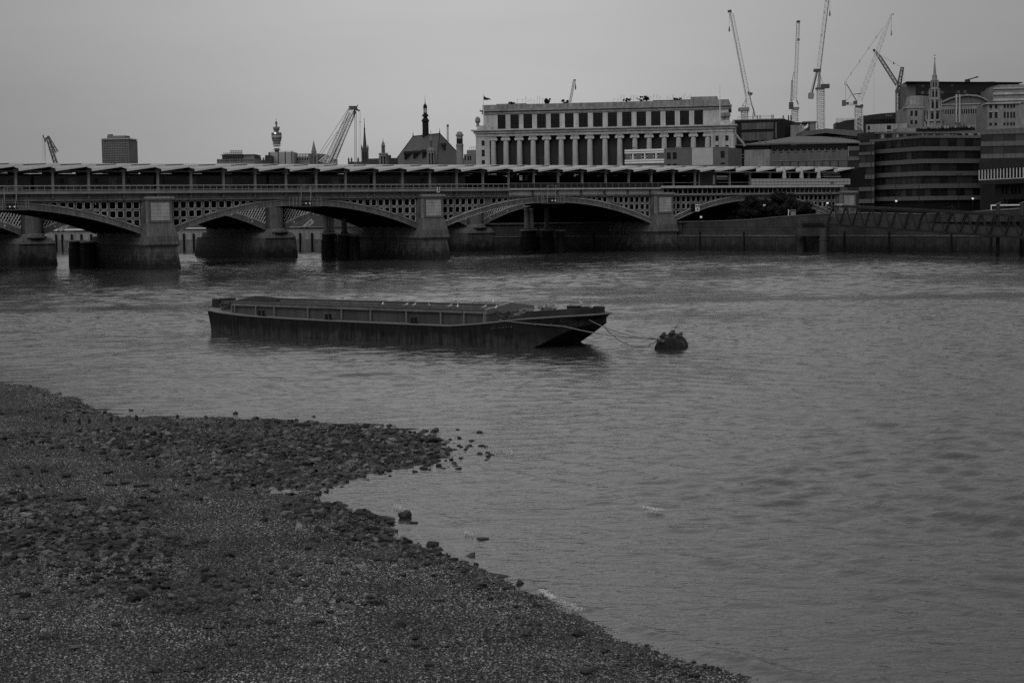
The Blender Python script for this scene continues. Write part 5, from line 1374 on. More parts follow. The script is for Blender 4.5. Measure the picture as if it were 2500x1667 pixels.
for sx in (-.85, .85):
    for i in range(10):
        t0, t1 = 2*math.pi*i/10, 2*math.pi*(i+1)/10
        cap.add([(sx, -.85, -.72), (sx+.38*math.cos(t0), -.85, -.72+.38*math.sin(t0)), (sx+.38*math.cos(t1), -.85, -.72+.38*math.sin(t1))], [(0, 1, 2)])
        cap.add([(sx+.38*math.cos(t0), -.85, -.72+.38*math.sin(t0)), (sx+.38*math.cos(t0), .85, -.72+.38*math.sin(t0)), (sx+.38*math.cos(t1), .85, -.72+.38*math.sin(t1)), (sx+.38*math.cos(t1), -.85, -.72+.38*math.sin(t1))], [(0, 1, 2, 3)])
cap_ = cap.mesh('capital', 'pale')
for u in cu:
    c_ = put('column', cm_, B.root, (u, .95, zcb)); put('capital', cap_, c_, (0, 0, hC))
# wall piers behind the columns, tall glazed bays between
bays = [(cu[i]+1.15, cu[i+1]-1.15) for i in range(15)]
B.facade(bays, [(zcb+.3, zcb+(zcap-zcb)*.34), (zcb+(zcap-zcb)*.42, zcb+(zcap-zcb)*.70), (zcb+(zcap-zcb)*.76, zcap-.2)], 'irondk', cu[0]-1.5, cu[-1]+1.5, zcb, zcap, t=.5, y=2.9, mull=(4, 3), wm='dark', frame=.1)
for u in cu: B.box('pilaster', 'pale', u-1.05, u+1.05, 2.2, 2.9, zcb, zcap)
# end pavilions
for (pa, pb, wps) in ((1163, 1196, (1180.5,)), (1736, 1790, (1751, 1775))):
    ua, ub = B.u(pa), B.u(pb)
    zr = [(Zp(350.5), Zp(337.5)), (Zp(377), Zp(360.5)), (Zp(396), Zp(386))]
    B.facade([(B.u(w)-.42, B.u(w)+.42) for w in wps], [(min(r_), max(r_)) for r_ in zr[::-1]], 'pale', ua, ub, 5.2, zcap+.05, t=.6, mull=(1, 3), wm='dark')
    B.box('pavilion_core', 'pale', ua+.02, ub-.02, .62, 8, 5.2, zcap)
for ua, ub in ((-.2, B.u(1204)), (B.u(1722), uR+.2)):
    B.box('attic_block', 'pale', ua+.6, ub-.3, -.2, 3.5, Zp(311.2), Zp(305)); B.box('attic_block', 'pale', ua+1.2, ub-1.0, .2, 3.2, Zp(305), Zp(300.5))
B.box('podium', 'pale', uL, uR, -.02, 2.5, 5.2, zcb)
B.box('side_wing', 'pale', uR-.02, uR+.3, 0.5, 36, 5.2, zcap+3)
for px_, hh in ((1167, 2.6), (1765, 2.2), (1777, 2.4)):
    u = B.u(px_); MB().lathe(u, .8, [(.5, Zp(303)), (.35, Zp(303)+.8), (.75, Zp(303)+1.4), (.6, Zp(303)+2.2), (.3, Zp(303)+hh)], 8).build('urn', 'stone', B.root)
def penth(pa, pb, ptop, y0, m='wall', nm='roof_house'):
    B.box(nm, m, B.u(pa), B.u(pb), y0, y0+8, zroof-.5, Zp(ptop))
penth(1205, 1278, 244.5, 6); penth(1685, 1750, 238.5, 6); penth(1590, 1700, 243, 9, 'dark')
penth(1230, 1262, 247, 5.5, 'dark', 'roof_vent')
# flagpoles and flag
def pole(px, ptop, pbot, Y, label, flag=False):
    t = at(px, ptop, Y); b_ = at(px, pbot, Y); r = empty('flagpole', (t.x, t.y, b_.z), 0, label, 'flagpole')
    MB().tube((0, 0, 0), (0, 0, t.z-b_.z), .13, 6, .06).build('pole', 'white', r)
    if flag:
        h_ = t.z-b_.z; nx = 10; vs = []; q = MB()
        for i in range(nx+1):
            f = i/nx; x = .1+1.75*f; zt = h_-.55-.95*f-.1*math.sin(f*5); zbm = h_-1.55-.12*math.sin(f*4)
            vs += [(x, .25*math.sin(f*7), zt), (x, .25*math.sin(f*7)+.02, min(zbm, zt-.3))]
        q.add(vs, [(2*i, 2*i+1, 2*i+3, 2*i+2) for i in range(nx)]); fl = q.build('flag', 'dark', r)
        md = fl.modifiers.new('thickness', 'SOLIDIFY'); md.thickness = .03
pole(1180, 229, 304, 428, 'white flagpole with a dark flag at the left corner of the colonnaded building', True)
pole(1757.5, 209, 293, 420, 'bare white flagpole at the right corner of the colonnaded building')
# roof garden
def roofbush(px, ptop, pbot, pw, label, seed, n=1200, cat='bush', pointed=False):
    ptop -= 4; pbot -= 2; pw *= 1.35; n *= 3
    Y = 436; tree(px, pbot, Y, pw, ptop, pbot, label, 'roof_shrub', n, .14, seed, cat, zb=at(px, pbot, Y).z-.4, density=12)
roofbush(1338, 243, 257, 18, 'dark clipped shrub on the roof of the colonnaded building, left of the small crane', 31, 2200)
roofbush(1379, 247, 256, 15, 'dark shrub on the roof of the colonnaded building, at the foot of the small crane', 32, 1500)
roofbush(1566, 239, 250, 50, 'straggling dark shrubs on the right half of the roof of the colonnaded building', 33, 3000)
roofbush(1530, 244, 251, 22, 'low dark shrub at the left end of the roof planting', 34, 900)
roofbush(1652, 243, 248, 22, 'low dark shrub at the right end of the roof planting', 35, 900)
roofbush(1250, 252, 258, 14, 'low dark shrub beside the vent at the left of the roof', 36, 600)
r = empty('roof_planting', tuple(at(1600, 247, 432)), 0, 'thin bare stems sticking up along the roof garden edge', 'plant')
rg = random.Random(4)
for px in list(range(1290, 1330, 7))+list(range(1500, 1620, 8))+list(range(1630, 1690, 7))+[1262, 1275, 1284]:
    q = at(px, 250, 431)-at(1600, 247, 432); h_ = rg.uniform(.7, 2.0)
    MB().tube((q.x, 0, -1), (q.x+rg.uniform(-.2, .2), 0, h_), .04, 3, .02).tube((q.x, 0, h_*.5), (q.x+.3, 0, h_*.8), .03, 3).build('stem', 'timber', r)

# ---- low buildings in front of it
B2 = Bld('banded_brick_building', 1527, 392, 1621, 388, 'low brick building with white bands in front of the colonnade')
z_ = lambda p: B2.z(p, 1574)
B2.facade([(B2.u(a), B2.u(b)) for a, b in ((1538,1544),(1547,1553),(1565,1573),(1576,1582),(1594,1600),(1604,1610))], [(z_(388.5), z_(376))], 'brick', z0=5.2, z1=z_(374.5), t=.4, mull=(1, 2), wm='white', frame=.08)
B2.box('core', 'brick', .1, B2.W-.1, .45, 14, 5.2, z_(366))
for a, b in ((364.5, 369.5), (371, 374.4), (389.5, 393), (394.5, 399)): B2.box('white_band', 'white', -.1, B2.W+.1, -.15, .45, z_(b), z_(a))
for p in (1545.5, 1574.5, 1602): B2.box('white_pier', 'white', B2.u(p)-.14, B2.u(p)+.14, -.08, .1, z_(389), z_(375))
MB().tube((B2.u(1540), 0, z_(364)), (B2.u(1547), 0, z_(359)), .08, 4).tube((B2.u(1547), 0, z_(359)), (B2.u(1555), 0, z_(364)), .08, 4).tube((B2.u(1547), 0, z_(364)), (B2.u(1547), 0, z_(359)), .06, 4).build('roof_bracket', 'dark', B2.root)
B3 = Bld('brick_block', 1621, 388, 1778, 382, 'plain grey brick block with a large white panel, in front of the colonnade')
z_ = lambda p: B3.z(p, 1700)
B3.facade([(B3.u(a), B3.u(b)) for a, b in ((1628,1638),(1642.5,1652.5),(1759.5,1769.5))], [(z_(404), z_(399)), (z_(388), z_(371))], 'brick', z0=5.2, z1=z_(361.5), t=.4, mull=(1, 2), wm='dark')
B3.box('core', 'brick', .1, B3.W, .45, 12, 5.2, z_(361.5)-.1)
B3.box('white_panel', 'mesh', B3.u(1690), B3.u(1741), -.12, 0, z_(404), z_(361.8))
B3.box('coping', 'steel', -.05, B3.W+.05, -.1, .5, z_(361.5), z_(360.3))
m = MB()
for p in (1648, 1651, 1654, 1657): m.tube((B3.u(p), 1, z_(360)), (B3.u(p), 1, z_(357)), .15, 5)
m.build('roof_fans', 'stone', B3.root)

# ---- banded office block on the embankment
OG = mat('office_glass', 0.02, .3, .4, .8, spec=.5)
_n = OG.node_tree; _oi = _n.nodes.new('ShaderNodeObjectInfo'); _p = _n.nodes.new('ShaderNodeMath'); _p.operation = 'POWER'; _p.inputs[1].default_value = 2.2; _n.links.new(_oi.outputs['Random'], _p.inputs[0])
_r = _n.nodes.new('ShaderNodeMapRange'); _r.inputs['To Min'].default_value = .010; _r.inputs['To Max'].default_value = .05; _n.links.new(_p.outputs[0], _r.inputs['Value']); _n.links.new(_r.outputs[0], _n.nodes['Principled BSDF'].inputs['Base Color'])
def banded(name, pts, pys, label, m='band', zl=None, glass=None, depth=30, base=5.2, pad=0.0):
    """pts: [(px, Y)...] corners left to right; pys: list of (ytop, ybottom) of the solid bands at the reference corner pts[1]"""
    glass = glass or OG
    root = empty(name, tuple(Vector((at(pts[1][0], 420, pts[1][1]).x, pts[1][1], 0))), 0, label, 'building'); o0 = at(pts[1][0], 420, pts[1][1]); o0.z = 0
    C3 = [at(p, 420, Y) for p, Y in pts]; C3 = [Vector((c.x-o0.x, c.y-o0.y, 0)) for c in C3]
    zs = [(at(pts[1][0], b, pts[1][1]).z, at(pts[1][0], a, pts[1][1]).z) for a, b in pys]
    ztop = zs[0][1]
    ns = []
    for a, b in zip(C3[:-1], C3[1:]):
        ang = math.atan2(b.y-a.y, b.x-a.x); Lw = (b-a).length
        def place(mb, nm, mt):
            o = mb.build(nm, mt, root); o.location = a; o.rotation_euler = (0, 0, ang); return o
        npan = max(1, round(Lw/2.4)); pw = Lw/npan
        for z0, z1 in zs:
            pm = MB().box(.02, pw-.02, -.35, 0, z0, z1).mesh('band_panel', m)
            for i in range(npan):
                o = put('band_panel', pm, root); o.rotation_euler = (0, 0, ang); o.location = a+Vector((math.cos(ang), math.sin(ang), 0))*(pw*i)
        place(MB().box(0, Lw, .15, .6, base, ztop-.3), 'core', 'irondk')
        # glazing between the bands
        for (z0, z1), (y0, y1) in zip(zs[:-1], zs[1:]):
            gm = MB().box(.05, pw-.05, .05, .12, y1, z0).mesh('glazing', glass); mm = MB().box(-.06, .06, -.05, .15, y1, z0).mesh('mullion', 'dark')
            for i in range(npan):
                q = a+Vector((math.cos(ang), math.sin(ang), 0))*(pw*i)
                o = put('glazing', gm, root); o.rotation_euler = (0, 0, ang); o.location = q
                o = put('mullion', mm, o)
    # flat slab bodies behind
    pl = [(c.x, c.y+.5) for c in C3]; pl2 = pl+[(pl[-1][0]+4, pl[-1][1]+depth), (pl[0][0]+depth*.35, pl[0][1]+depth)]
    mb = MB(); n = len(pl2)
    mb.add([(x, y, base) for x, y in pl2]+[(x, y, ztop-.2) for x, y in pl2], [tuple(range(n-1, -1, -1)), tuple(range(n, 2*n))]+[(i, (i+1) % n, n+(i+1) % n, n+i) for i in range(n)])
    mb.build('body', 'dark', root)
    return root, zs, C3
ob, obz, obc = banded('banded_office_block', [(2126, 423), (2252, 400), (2416, 408)], [(330.5, 337), (358, 368), (388.2, 399), (418.5, 429.5), (449, 460.2), (479.2, 489.5)], 'dark office block with long pale concrete bands, right of the bridge end')
ob2, _, _ = banded('stepped_office_wing', [(2099, 420), (2129, 416.5), (2135, 416.3)], [(347.5, 353), (371, 378), (397.5, 407.8), (427, 437), (456.5, 466.5), (486, 496)], 'narrow left wing of banded offices stepping down to the bridge')
banded('set_back_office_block', [(2395, 384), (2450, 382), (2620, 378)], [(320.5, 327.5), (345, 356.5), (375.5, 386.5), (405, 416), (434, 445)], 'banded office block set back at the right edge')
# recessed left corner bays
B4 = Bld('low_riverside_block', 2390, 330, 2640, 286, 'low dark riverside block with a strip of white-framed windows at the right edge')
zt_, zb_ = B4.z(394, 2390), B4.z(415, 2390)
zs1 = B4.z(440.5, 2390); zlow = B4.z(452, 2390)
n = 30; cw = B4.W/n
B4.box('upper_wall', 'dark', 0, B4.W, 0, 20, zb_, zt_); B4.box('lower_wall', 'dark', 0, B4.W, 0, 20, zlow, zs1)
gm = MB().box(.08, cw-.08, .12, .2, 0, zb_-zs1).mesh('pane', 'glass'); wmm = MB().box(-.07, .07, 0, .2, 0, zb_-zs1).box(0, cw, 0, .12, 0, .12).mesh('window', 'white')
for i in range(n): w = put('window', wmm, B4.root, (i*cw, -.02, zs1)); put('pane', gm, w)
B4.box('window_backing', 'irondk', 0, B4.W, .3, 20, zs1, zb_)
B4.facade([(B4.u(a), B4.u(a+6)) for a in (2422, 2431, 2445, 2453, 2462)], [(B4.z(475, 2440), B4.z(455, 2440))], 'dark', B4.u(2406), B4.W, B4.z(487, 2440), zlow-.02, y=2.0, glass='glassg', wm='dark')
B4.box('ground_floor', 'irondk', B4.u(2412), B4.W, 4, 20, 5.2, B4.z(487, 2440))
m = MB()
for p in (2418, 2450, 2485): m.tube((B4.u(p), 3, 5.2), (B4.u(p), 3, B4.z(487, 2440)), .2, 8)
m.build('support_post', 'dark', B4.root)

# ---- roofs and walls between the colonnade and the office block
def block(name, pxL, YL, pxR, YR, ptop, label, m, depth=20, zb=5.2, cols=None, rows=None, group=None, **k):
    b = Bld(name, pxL, YL, pxR, YR, label, zb=zb, group=group); zt = b.z(ptop)
    if cols:
        rws = [(b.z(r1), b.z(r0)) for r0, r1 in rows]; rws.sort()
        b.facade([(b.u(x0), b.u(x1)) for x0, x1 in cols], rws, m, z0=zb, z1=zt, **k); b.box('core', m if isinstance(m, str) else m, .05, b.W-.05, .52, depth, zb, zt-.02)
    else: b.box('wall', m, 0, b.W, 0, depth, zb, zt)
    b.zt = zt; return b
def npx(a, b, n, f): return regcols(a, b, n, f)
b = block('glass_office', 1789, 505, 1916, 500, 293, 'dark glass office building just right of the colonnaded building', 'irondk', 30)
for i, (a, c) in enumerate(npx(1811, 1889, 9, .96)):
    b.box('glass_panel', 'glassg', b.u(a), b.u(c), -.3, -.02, b.z(316), b.z(300)); b.box('glass_panel', 'glassg', b.u(a), b.u(c), -.3, -.02, b.z(343), b.z(323))
b.box('side_glazing', 'glassg', b.u(1893), b.u(1897), -.2, 0, b.z(340), b.z(300)); b.box('roof_edge', 'stone', 0, b.W, -.3, .2, b.zt, b.zt+.25)
m = MB()
for p in (1836, 1847, 1853.5, 1882, 1886): m.tube((b.u(p), 2, b.zt), (b.u(p), 2, b.zt+random.uniform(1, 2.6)), .13, 5)
m.build('roof_mast', 'granite', b.root)
m = MB()
for p in np.arange(1800, 1888, 4.5): m.tube((b.u(p), .5, b.zt), (b.u(p), .5, b.zt+1.1), .04, 3)
m.tube((b.u(1800), .5, b.zt+1.1), (b.u(1888), .5, b.zt+1.1), .05, 3); m.build('roof_rail', 'granite', b.root)
b = block('dark_rear_block', 1914, 512, 1978, 510, 299, 'dark block behind the pale curved rooftop, right of the glass office', 'dark', 20)
m = MB()
for p in (1911, 1924, 1930): m.tube((b.u(p), 2, b.zt-1), (b.u(p), 2, b.zt+2.3), .2, 5)
m.build('flue', 'dark', b.root)
b = block('pale_rooftop_wall', 1930, 490, 1963, 489, 305.5, 'plain pale wall with a white curved vent on top', 'wall', 8)
pts = []
m = MB()
for i in range(12): t = i/11; m.box(b.u(1954+i*1.55), b.u(1955.7+i*1.55), 0, 1, b.z(311+3.2*math.sin(t*3.14+.2)*1.2+t*1.5), b.z(303.5+6.5*math.sin(t*3.14)))
m.build('curved_vent', 'white', b.root)
b = block('rooftop_plant_room', 1977, 498.2, 1992, 498, 299, 'small pale plant room with an overhanging flat roof, left of the tall crane mast', 'wall', 8); b.box('roof', 'stone', -2.0, b.W+.2, -.5, 9, b.zt, b.zt+.35)
b.box('dark_side', 'dark', -1.6, 0, .2, 8, 5.2, b.zt)
b = block('flat_roof_block', 1961, 475, 2103, 474, 319, 'broad building with a deep flat overhanging roof below the cranes', 'irondk', 20)
m = MB(); z0, z1 = b.z(327), b.z(317)
m.hexa([(-.5, -1.5, z0-.6), (b.W*.38, -1.5, z0+.2), (b.W*.38, 14, z0+.2), (-.5, 14, z0-.6)], [(-.5, -1.5, z1-.5), (b.W*.38, -1.5, z1+.3), (b.W*.38, 14, z1+.3), (-.5, 14, z1-.5)])
m.hexa([(b.W*.38, -1.5, z0+.2), (b.W+.5, -1.5, z0-1.2), (b.W+.5, 14, z0-1.2), (b.W*.38, 14, z0+.2)], [(b.W*.38, -1.5, z1+.3), (b.W+.5, -1.5, z1-.6), (b.W+.5, 14, z1-.6), (b.W*.38, 14, z1+.3)])
m.build('roof', 'band', b.root)
for a, c in npx(2035, 2092, 8, .75): b.box('window', 'glassg', b.u(a), b.u(c), -.1, .05, b.z(339), b.z(334))
# long building with a shallow sloping roof
b = Bld('sloping_roof_building', 1792, 447, 2100, 440, 'long building with a shallow grey sloping roof, just above the station roof')
W_ = b.W; zq = lambda p, px: b.z(p, px)
prof = [(1792, 356.5), (1826, 352), (1895, 341), (1935, 334), (2005, 334.5), (2050, 338.5), (2100, 345)]
for (p0, y0), (p1, y1) in zip(prof[:-1], prof[1:]):
    e0 = 358-(p0-1792)*.055 if p0 < 1910 else 351.5; e1 = 358-(p1-1792)*.055 if p1 < 1910 else 351.5
    MB().hexa([(b.u(p0), -1, zq(e0, p0)-.1), (b.u(p1), -1, zq(e1, p1)-.1), (b.u(p1), 12, zq(y1, p1)-.2), (b.u(p0), 12, zq(y0, p0)-.2)], [(b.u(p0), -1, zq(e0, p0)+.3), (b.u(p1), -1, zq(e1, p1)+.3), (b.u(p1), 12, zq(y1, p1)+.6), (b.u(p0), 12, zq(y0, p0)+.6)]).build('roof_slope', 'band', b.root)
for p in (1852, 1866, 1893, 1925, 1952, 1990, 2004, 2040): 
    q = 345.5; b.box('roof_vent', 'wall', b.u(p), b.u(p+5), 1.2, 2.0, zq(q+2, p), zq(q-1.6, p))
b.box('eaves', 'irondk', -.3, W_, -1.2, -.8, zq(354.6, 1950), zq(352.8, 1950))
b.box('upper_wall', 'irondk', 0, W_, .5, 12, 5.2, zq(354.7, 1950))
for a, c in npx(1882, 2068, 26, .88): b.box('window', 'glass', b.u(a), b.u(c), .3, .49, zq(366.5, 1950), zq(355.5, 1950))
for a, c in npx(1792, 1878, 10, .88): b.box('window', 'glass', b.u(a), b.u(c), .3, .49, zq(374, 1830), zq(360, 1830))
for p in np.arange(1896, 2066, 14.5): b.box('pale_blind', 'stone', b.u(p), b.u(p+4), .25, .3, zq(368, 1950), zq(365, 1950))
b.box('lower_wall', 'band', b.u(1880), b.u(2070), -.4, .5, 5.2, zq(368.5, 1950))
for p in np.arange(1884, 2040, 18.5): b.box('slot_vent', 'irondk', b.u(p), b.u(p+8.5), -.45, -.4, zq(373, 1950), zq(371.6, 1950))
b.box('string_course', 'stone', b.u(1880), b.u(2068), -.6, -.4, zq(393.5, 1950), zq(392.6, 1950))
for p in np.arange(1909, 2050, 19.5): b.box('rib', 'dark', b.u(p), b.u(p+1.6), -.7, -.4, 5.2, zq(393.5, 1950))
b.box('left_ledge', 'wall', b.u(1777), b.u(1817), -.6, .4, zq(386.5, 1800), zq(384.5, 1800)); b.box('left_ledge', 'wall', b.u(1790), b.u(1817), -.2, .45, zq(379.5, 1800), zq(377, 1800)); b.box('left_wall', 'dark', b.u(1777), b.u(1817), -.1, 6, 5.2, zq(386.5, 1800))
b = block('blank_pale_wall', 1817.5, 420, 1879.5, 418, 366, 'blank pale concrete wall standing above the station roof', 'wall', 4)
b = block('stepped_side_block', 2070, 421.6, 2101, 421, 358, 'small banded block tucked left of the banded offices', 'dark', 10)
b.box('band', 'band', 0, b.W, -.3, 0, b.z(368), b.z(357.5)); b.box('band', 'band', 0, b.W, -.3, 0, b.z(392), b.z(383)); b.box('edge_post', 'stone', 0, .25, -.4, 0, b.z(384), b.z(357.5))
# diagonal white strut beside the colonnade
s0 = at(1791, 323, 440); s1 = at(1816, 352, 440); r = empty('white_strut', tuple(s0), 0, 'pale diagonal strut leaning beside the right end of the colonnaded building', 'strut')
MB().tube((0, 0, 0), tuple(s1-s0), .3, 6).tube(tuple(s1-s0), (s1.x-s0.x+.1, 0, s1.z-s0.z-.6), .3, 6).build('beam', 'pale', r)

# ---- upper right skyline
b = block('metal_clad_block', 2114, 560, 2214, 556, 303, 'pale ribbed metal block with small dark windows below the dark crane', mat('ribbed_metal', 0.27, .5, .1, .5, streak=.25), 20, cols=[(2118, 2124), (2165, 2175)], rows=[(306.5, 317), (321, 329)], wm='dark', mull=(1, 1))
b = Bld('dark_sloping_block', 2060, 632, 2215, 630, 'dark building with a rising roof line behind the pale crane mast')
m = MB()
for p0, y0, p1, y1 in ((2060, 295, 2085, 292), (2085, 292, 2106, 283), (2106, 283, 2150, 277.5), (2150, 277.5, 2215, 273)):
    m.hexa([(b.u(p0), 0, 5.2), (b.u(p1), 0, 5.2), (b.u(p1), 20, 5.2), (b.u(p0), 20, 5.2)], [(b.u(p0), 0, b.z(y0, p0)), (b.u(p1), 0, b.z(y1, p1)), (b.u(p1), 20, b.z(y1, p1)), (b.u(p0), 20, b.z(y0, p0))])
m.build('wall', 'dark', b.root)
for a, c in npx(2108, 2200, 12, .8): b.box('window', 'glass', b.u(a), b.u(c), -.15, 0, b.z(300, 2150), b.z(291, 2150))
for p in (2115, 2162, 2167, 2173): b.box('pale_window', 'stone', b.u(p), b.u(p+3), -.2, -.15, b.z(284, 2150), b.z(281.5, 2150))  # small panes in plain pale stone colour
b = block('stepped_terrace_block', 2040, 617, 2092, 616, 299, 'dark building with a crowded railing left of the pale crane mast', 'dark', 14)
m = MB()
for p in np.arange(2042, 2090, 3): m.tube((b.u(p), .2, b.zt), (b.u(p), .2, b.zt+1.5), .08, 3)
m.build('roof_rail', 'irondk', b.root)
b = block('mansard_stone_block', 2213, 586.4, 2252, 586, 262, 'pale stone block with a bright mansard roof left of the church spire', 'stone', 24, cols=[(2222, 2228), (2233, 2239)], rows=[(271, 284), (294, 304)], wm='dark', mull=(1, 2))
b2 = b; z0, z1 = b.z(255), b.z(233.5)
MB().hexa([(.8, .3, z0), (b.W, .3, z0), (b.W, 10, z0), (.8, 10, z0)], [(1.6, 1.6, z1), (b.W, 1.6, z1), (b.W, 9, z1), (1.6, 9, z1)]).build('mansard_roof', 'wall', b.root)
b.box('cornice', 'pale', -.3, b.W+.3, -.4, 8, b.z(264), b.z(262)); b.box('attic', 'stone', .3, b.W, .1, 10, b.z(262), z0)
b = block('stone_side_block', 2252, 586, 2268, 589, 235, 'narrow stone return of the mansard block beside the spire', 'stone', 3, cols=[(2256, 2260)], rows=[(270, 284), (293, 303)], wm='dark')
# dark glass hall with a thin projecting roof
b = Bld('dark_glass_hall', 2213, 720, 2428, 716, 'big dark glazed building with a thin overhanging flat roof behind the spire')
b.box('wall', 'glass', b.u(2236), b.W, 1, 40, 5.2, b.z(202, 2300)); b.box('side_wall', 'band', 0, b.u(2235), .5, 30, 5.2, b.z(206, 2225))
for a, c in npx(2240, 2415, 22, .9):
    b.box('glass_panel', 'glassg' if random.random() < .2 else 'dark', b.u(a), b.u(c), .6, .95, b.z(229, 2300), b.z(222, 2300))
    b.box('glass_panel', 'glassg' if random.random() < .15 else 'glass', b.u(a), b.u(c), .6, .95, b.z(212, 2300), b.z(206.5, 2300))
MB().hexa([(b.u(2213)-.5, -3, b.z(200.5, 2300)), (b.u(2492), -3, b.z(205.5, 2400)), (b.u(2492), 30, b.z(205.5, 2400)), (-.5, 30, b.z(200.5, 2300))], [(-.5, -3, b.z(198.3, 2300)), (b.u(2492), -3, b.z(204.2, 2400)), (b.u(2492), 30, b.z(204.2, 2400)), (-.5, 30, b.z(198.3, 2300))]).build('roof', 'dark', b.root)
m = MB()
for p in range(2440, 2468, 6): m.tube((b.u(p), 0, b.z(212, 2440)), (b.u(p+5), 0, b.z(205, 2440)), .15, 4)
m.build('roof_strut', 'dark', b.root)
q = at(2362, 198, 716); r = empty('window_cleaning_crane', tuple(q), 0, 'small dark roof machine with a raised arm on the flat roofed hall', 'roof crane')
MB().box(-.9, .9, -1, 1, -.9, .6).build('body', 'dark', r); e_ = at(2387, 188.5, 716)-q; MB().tube((-.5, 0, .4), (e_.x, 0, e_.z), .25, 5).build('arm', 'dark', r); MB().box(e_.x-.8, e_.x+.3, -.3, .3, e_.z-.15, e_.z+.25).build('head', 'dark', r)
# arched-roof building
b = Bld('arched_roof_building', 2294, 592, 2391, 590, 'grey building with a broad shallow arched roof right of the spire')
arc = [(2294, 248), (2305, 243.5), (2320, 237.5), (2340, 232.5), (2360, 231), (2385, 233.5), (2400, 240), (2412, 248)]
for (p0, y0), (p1, y1) in zip(arc[:-1], arc[1:]):
    u0, u1 = b.u(p0), b.u(p1)
    MB().hexa([(u0, -.8, b.z(y0, 2340)-.6), (u1, -.8, b.z(y1, 2340)-.6), (u1, 30, b.z(y1, 2340)-.6), (u0, 30, b.z(y0, 2340)-.6)], [(u0, -.8, b.z(y0, 2340)), (u1, -.8, b.z(y1, 2340)), (u1, 30, b.z(y1, 2340)), (u0, 30, b.z(y0, 2340))]).build('arched_roof', 'wall', b.root)
    MB().hexa([(u0, .2, b.z(255, 2340)), (u1, .2, b.z(255, 2340)), (u1, 28, b.z(255, 2340)), (u0, 28, b.z(255, 2340))], [(u0, .2, b.z(y0, 2340)-.65), (u1, .2, b.z(y1, 2340)-.65), (u1, 28, b.z(y1, 2340)-.65), (u0, 28, b.z(y0, 2340)-.65)]).build('tympanum', 'band', b.root)
b.facade([(b.u(a), b.u(c)) for a, c in npx(2300, 2384, 15, .62)], [(b.z(279, 2340), b.z(267, 2340))], 'stone', 0, b.W, 5.2, b.z(254, 2340), wm='dark', y=0)
b.box('core', 'stone', .2, b.W, .6, 26, 5.2, b.z(254, 2340)-.1); b.box('cornice', 'pale', -.2, b.W+.2, -.5, .4, b.z(256, 2340), b.z(254, 2340))
for p in (2333, 2341): b.box('fin', 'pale', b.u(p)-.25, b.u(p)+.25, -.9, 0, b.z(300, 2340), b.z(231, 2340))
m = MB()
for p in np.arange(2297, 2390, 2.2): m.box(b.u(p)-.06, b.u(p)+.06, -.12, 0, b.z(304, 2340), b.z(280.5, 2340))
m.build('wall_rib', 'stone', b.root)
arc = [(2391, 240), (2420, 243), (2450, 246), (2470, 251)]
b = Bld('curved_roof_wing', 2391, 592, 2476, 590, 'grey curved roof wing stepping down to the right of the arched roof')
for (p0, y0), (p1, y1) in zip(arc[:-1], arc[1:]): MB().hexa([(b.u(p0), 0, 5.2), (b.u(p1), 0, 5.2), (b.u(p1), 20, 5.2), (b.u(p0), 20, 5.2)], [(b.u(p0), 0, b.z(y0, 2430)-1.2), (b.u(p1), 0, b.z(y1, 2430)-1.2), (b.u(p1), 20, b.z(y1, 2430)), (b.u(p0), 20, b.z(y0, 2430))]).build('curved_wall', 'band', b.root)
b = block('corner_stone_block', 2409, 557, 2488, 556, 251, 'grey stone block with tall windows near the right edge of the skyline', 'stone', 20, cols=[(2414, 2421), (2427, 2434), (2449, 2454), (2457, 2462), (2465, 2470), (2472, 2477)], rows=[(256, 265), (274, 289), (300, 307)], wm='dark', mull=(1, 2))
b.box('cornice', 'pale', -.6, b.W+.2, -.7, 8, b.z(254), b.z(251)); b.box('window_head', 'pale', b.u(2412), b.u(2423), -.2, 0, b.z(273.5), b.z(271.5)); b.box('window_head', 'pale', b.u(2425), b.u(2436), -.2, 0, b.z(273.5), b.z(271.5))
b = Bld('layered_stone_block', 2425, 691.5, 2560, 690, 'large stone block with layered flat roofs at the right edge of the skyline')
b.box('wall', 'stone', 0, b.W, 0, 30, 5.2, b.z(214, 2480))
for y0, y1, mt in ((226, 231, 'pale'), (214, 217, 'pale'), (241, 246, 'pale'), (248, 252, 'wall')): b.box('stone_band', mt, -.4, b.W, -.6, 0, b.z(y1, 2480), b.z(y0, 2480))
b.box('top_storey', 'wall', 2, b.W, 2, 30, b.z(214, 2480), b.z(206, 2480))
# ground-floor clutter of roofs just above the banded offices
b = block('roof_clutter_block', 2232, 470, 2380, 466, 312, 'dark crowded rooftop plant behind the banded office block', 'irondk', 14, zb=20)
for p in np.arange(2246, 2378, 6.5):
    b.box('plant_unit', random.choice(['dark', 'steel', 'wall', 'dark']), b.u(p), b.u(p+random.uniform(2, 5)), -.5, .5, b.z(314), b.z(random.uniform(305, 311)))
b = block('glazed_rooftop', 2190, 464.5, 2236, 464, 313, 'small pale glazed rooftop at the left of the banded office roof', 'wall', 10, zb=20)
b = block('long_roof_edge', 2135, 440, 2520, 452, 322, 'long low roof edge rising behind the banded offices', 'dark', 10, zb=20)
MB().hexa([(b.u(2300), 1, b.zt-.5), (b.W, 1, b.zt-.5), (b.W, 8, b.zt-.5), (b.u(2300), 8, b.zt-.5)], [(b.u(2300), 1, b.zt), (b.W, 1, b.zt+1.2), (b.W, 8, b.zt+1.2), (b.u(2300), 8, b.zt)]).build('sloping_edge', 'band', b.root)
b.box('coping', 'band', 0, b.W, -.3, .2, b.zt-.5, b.zt)
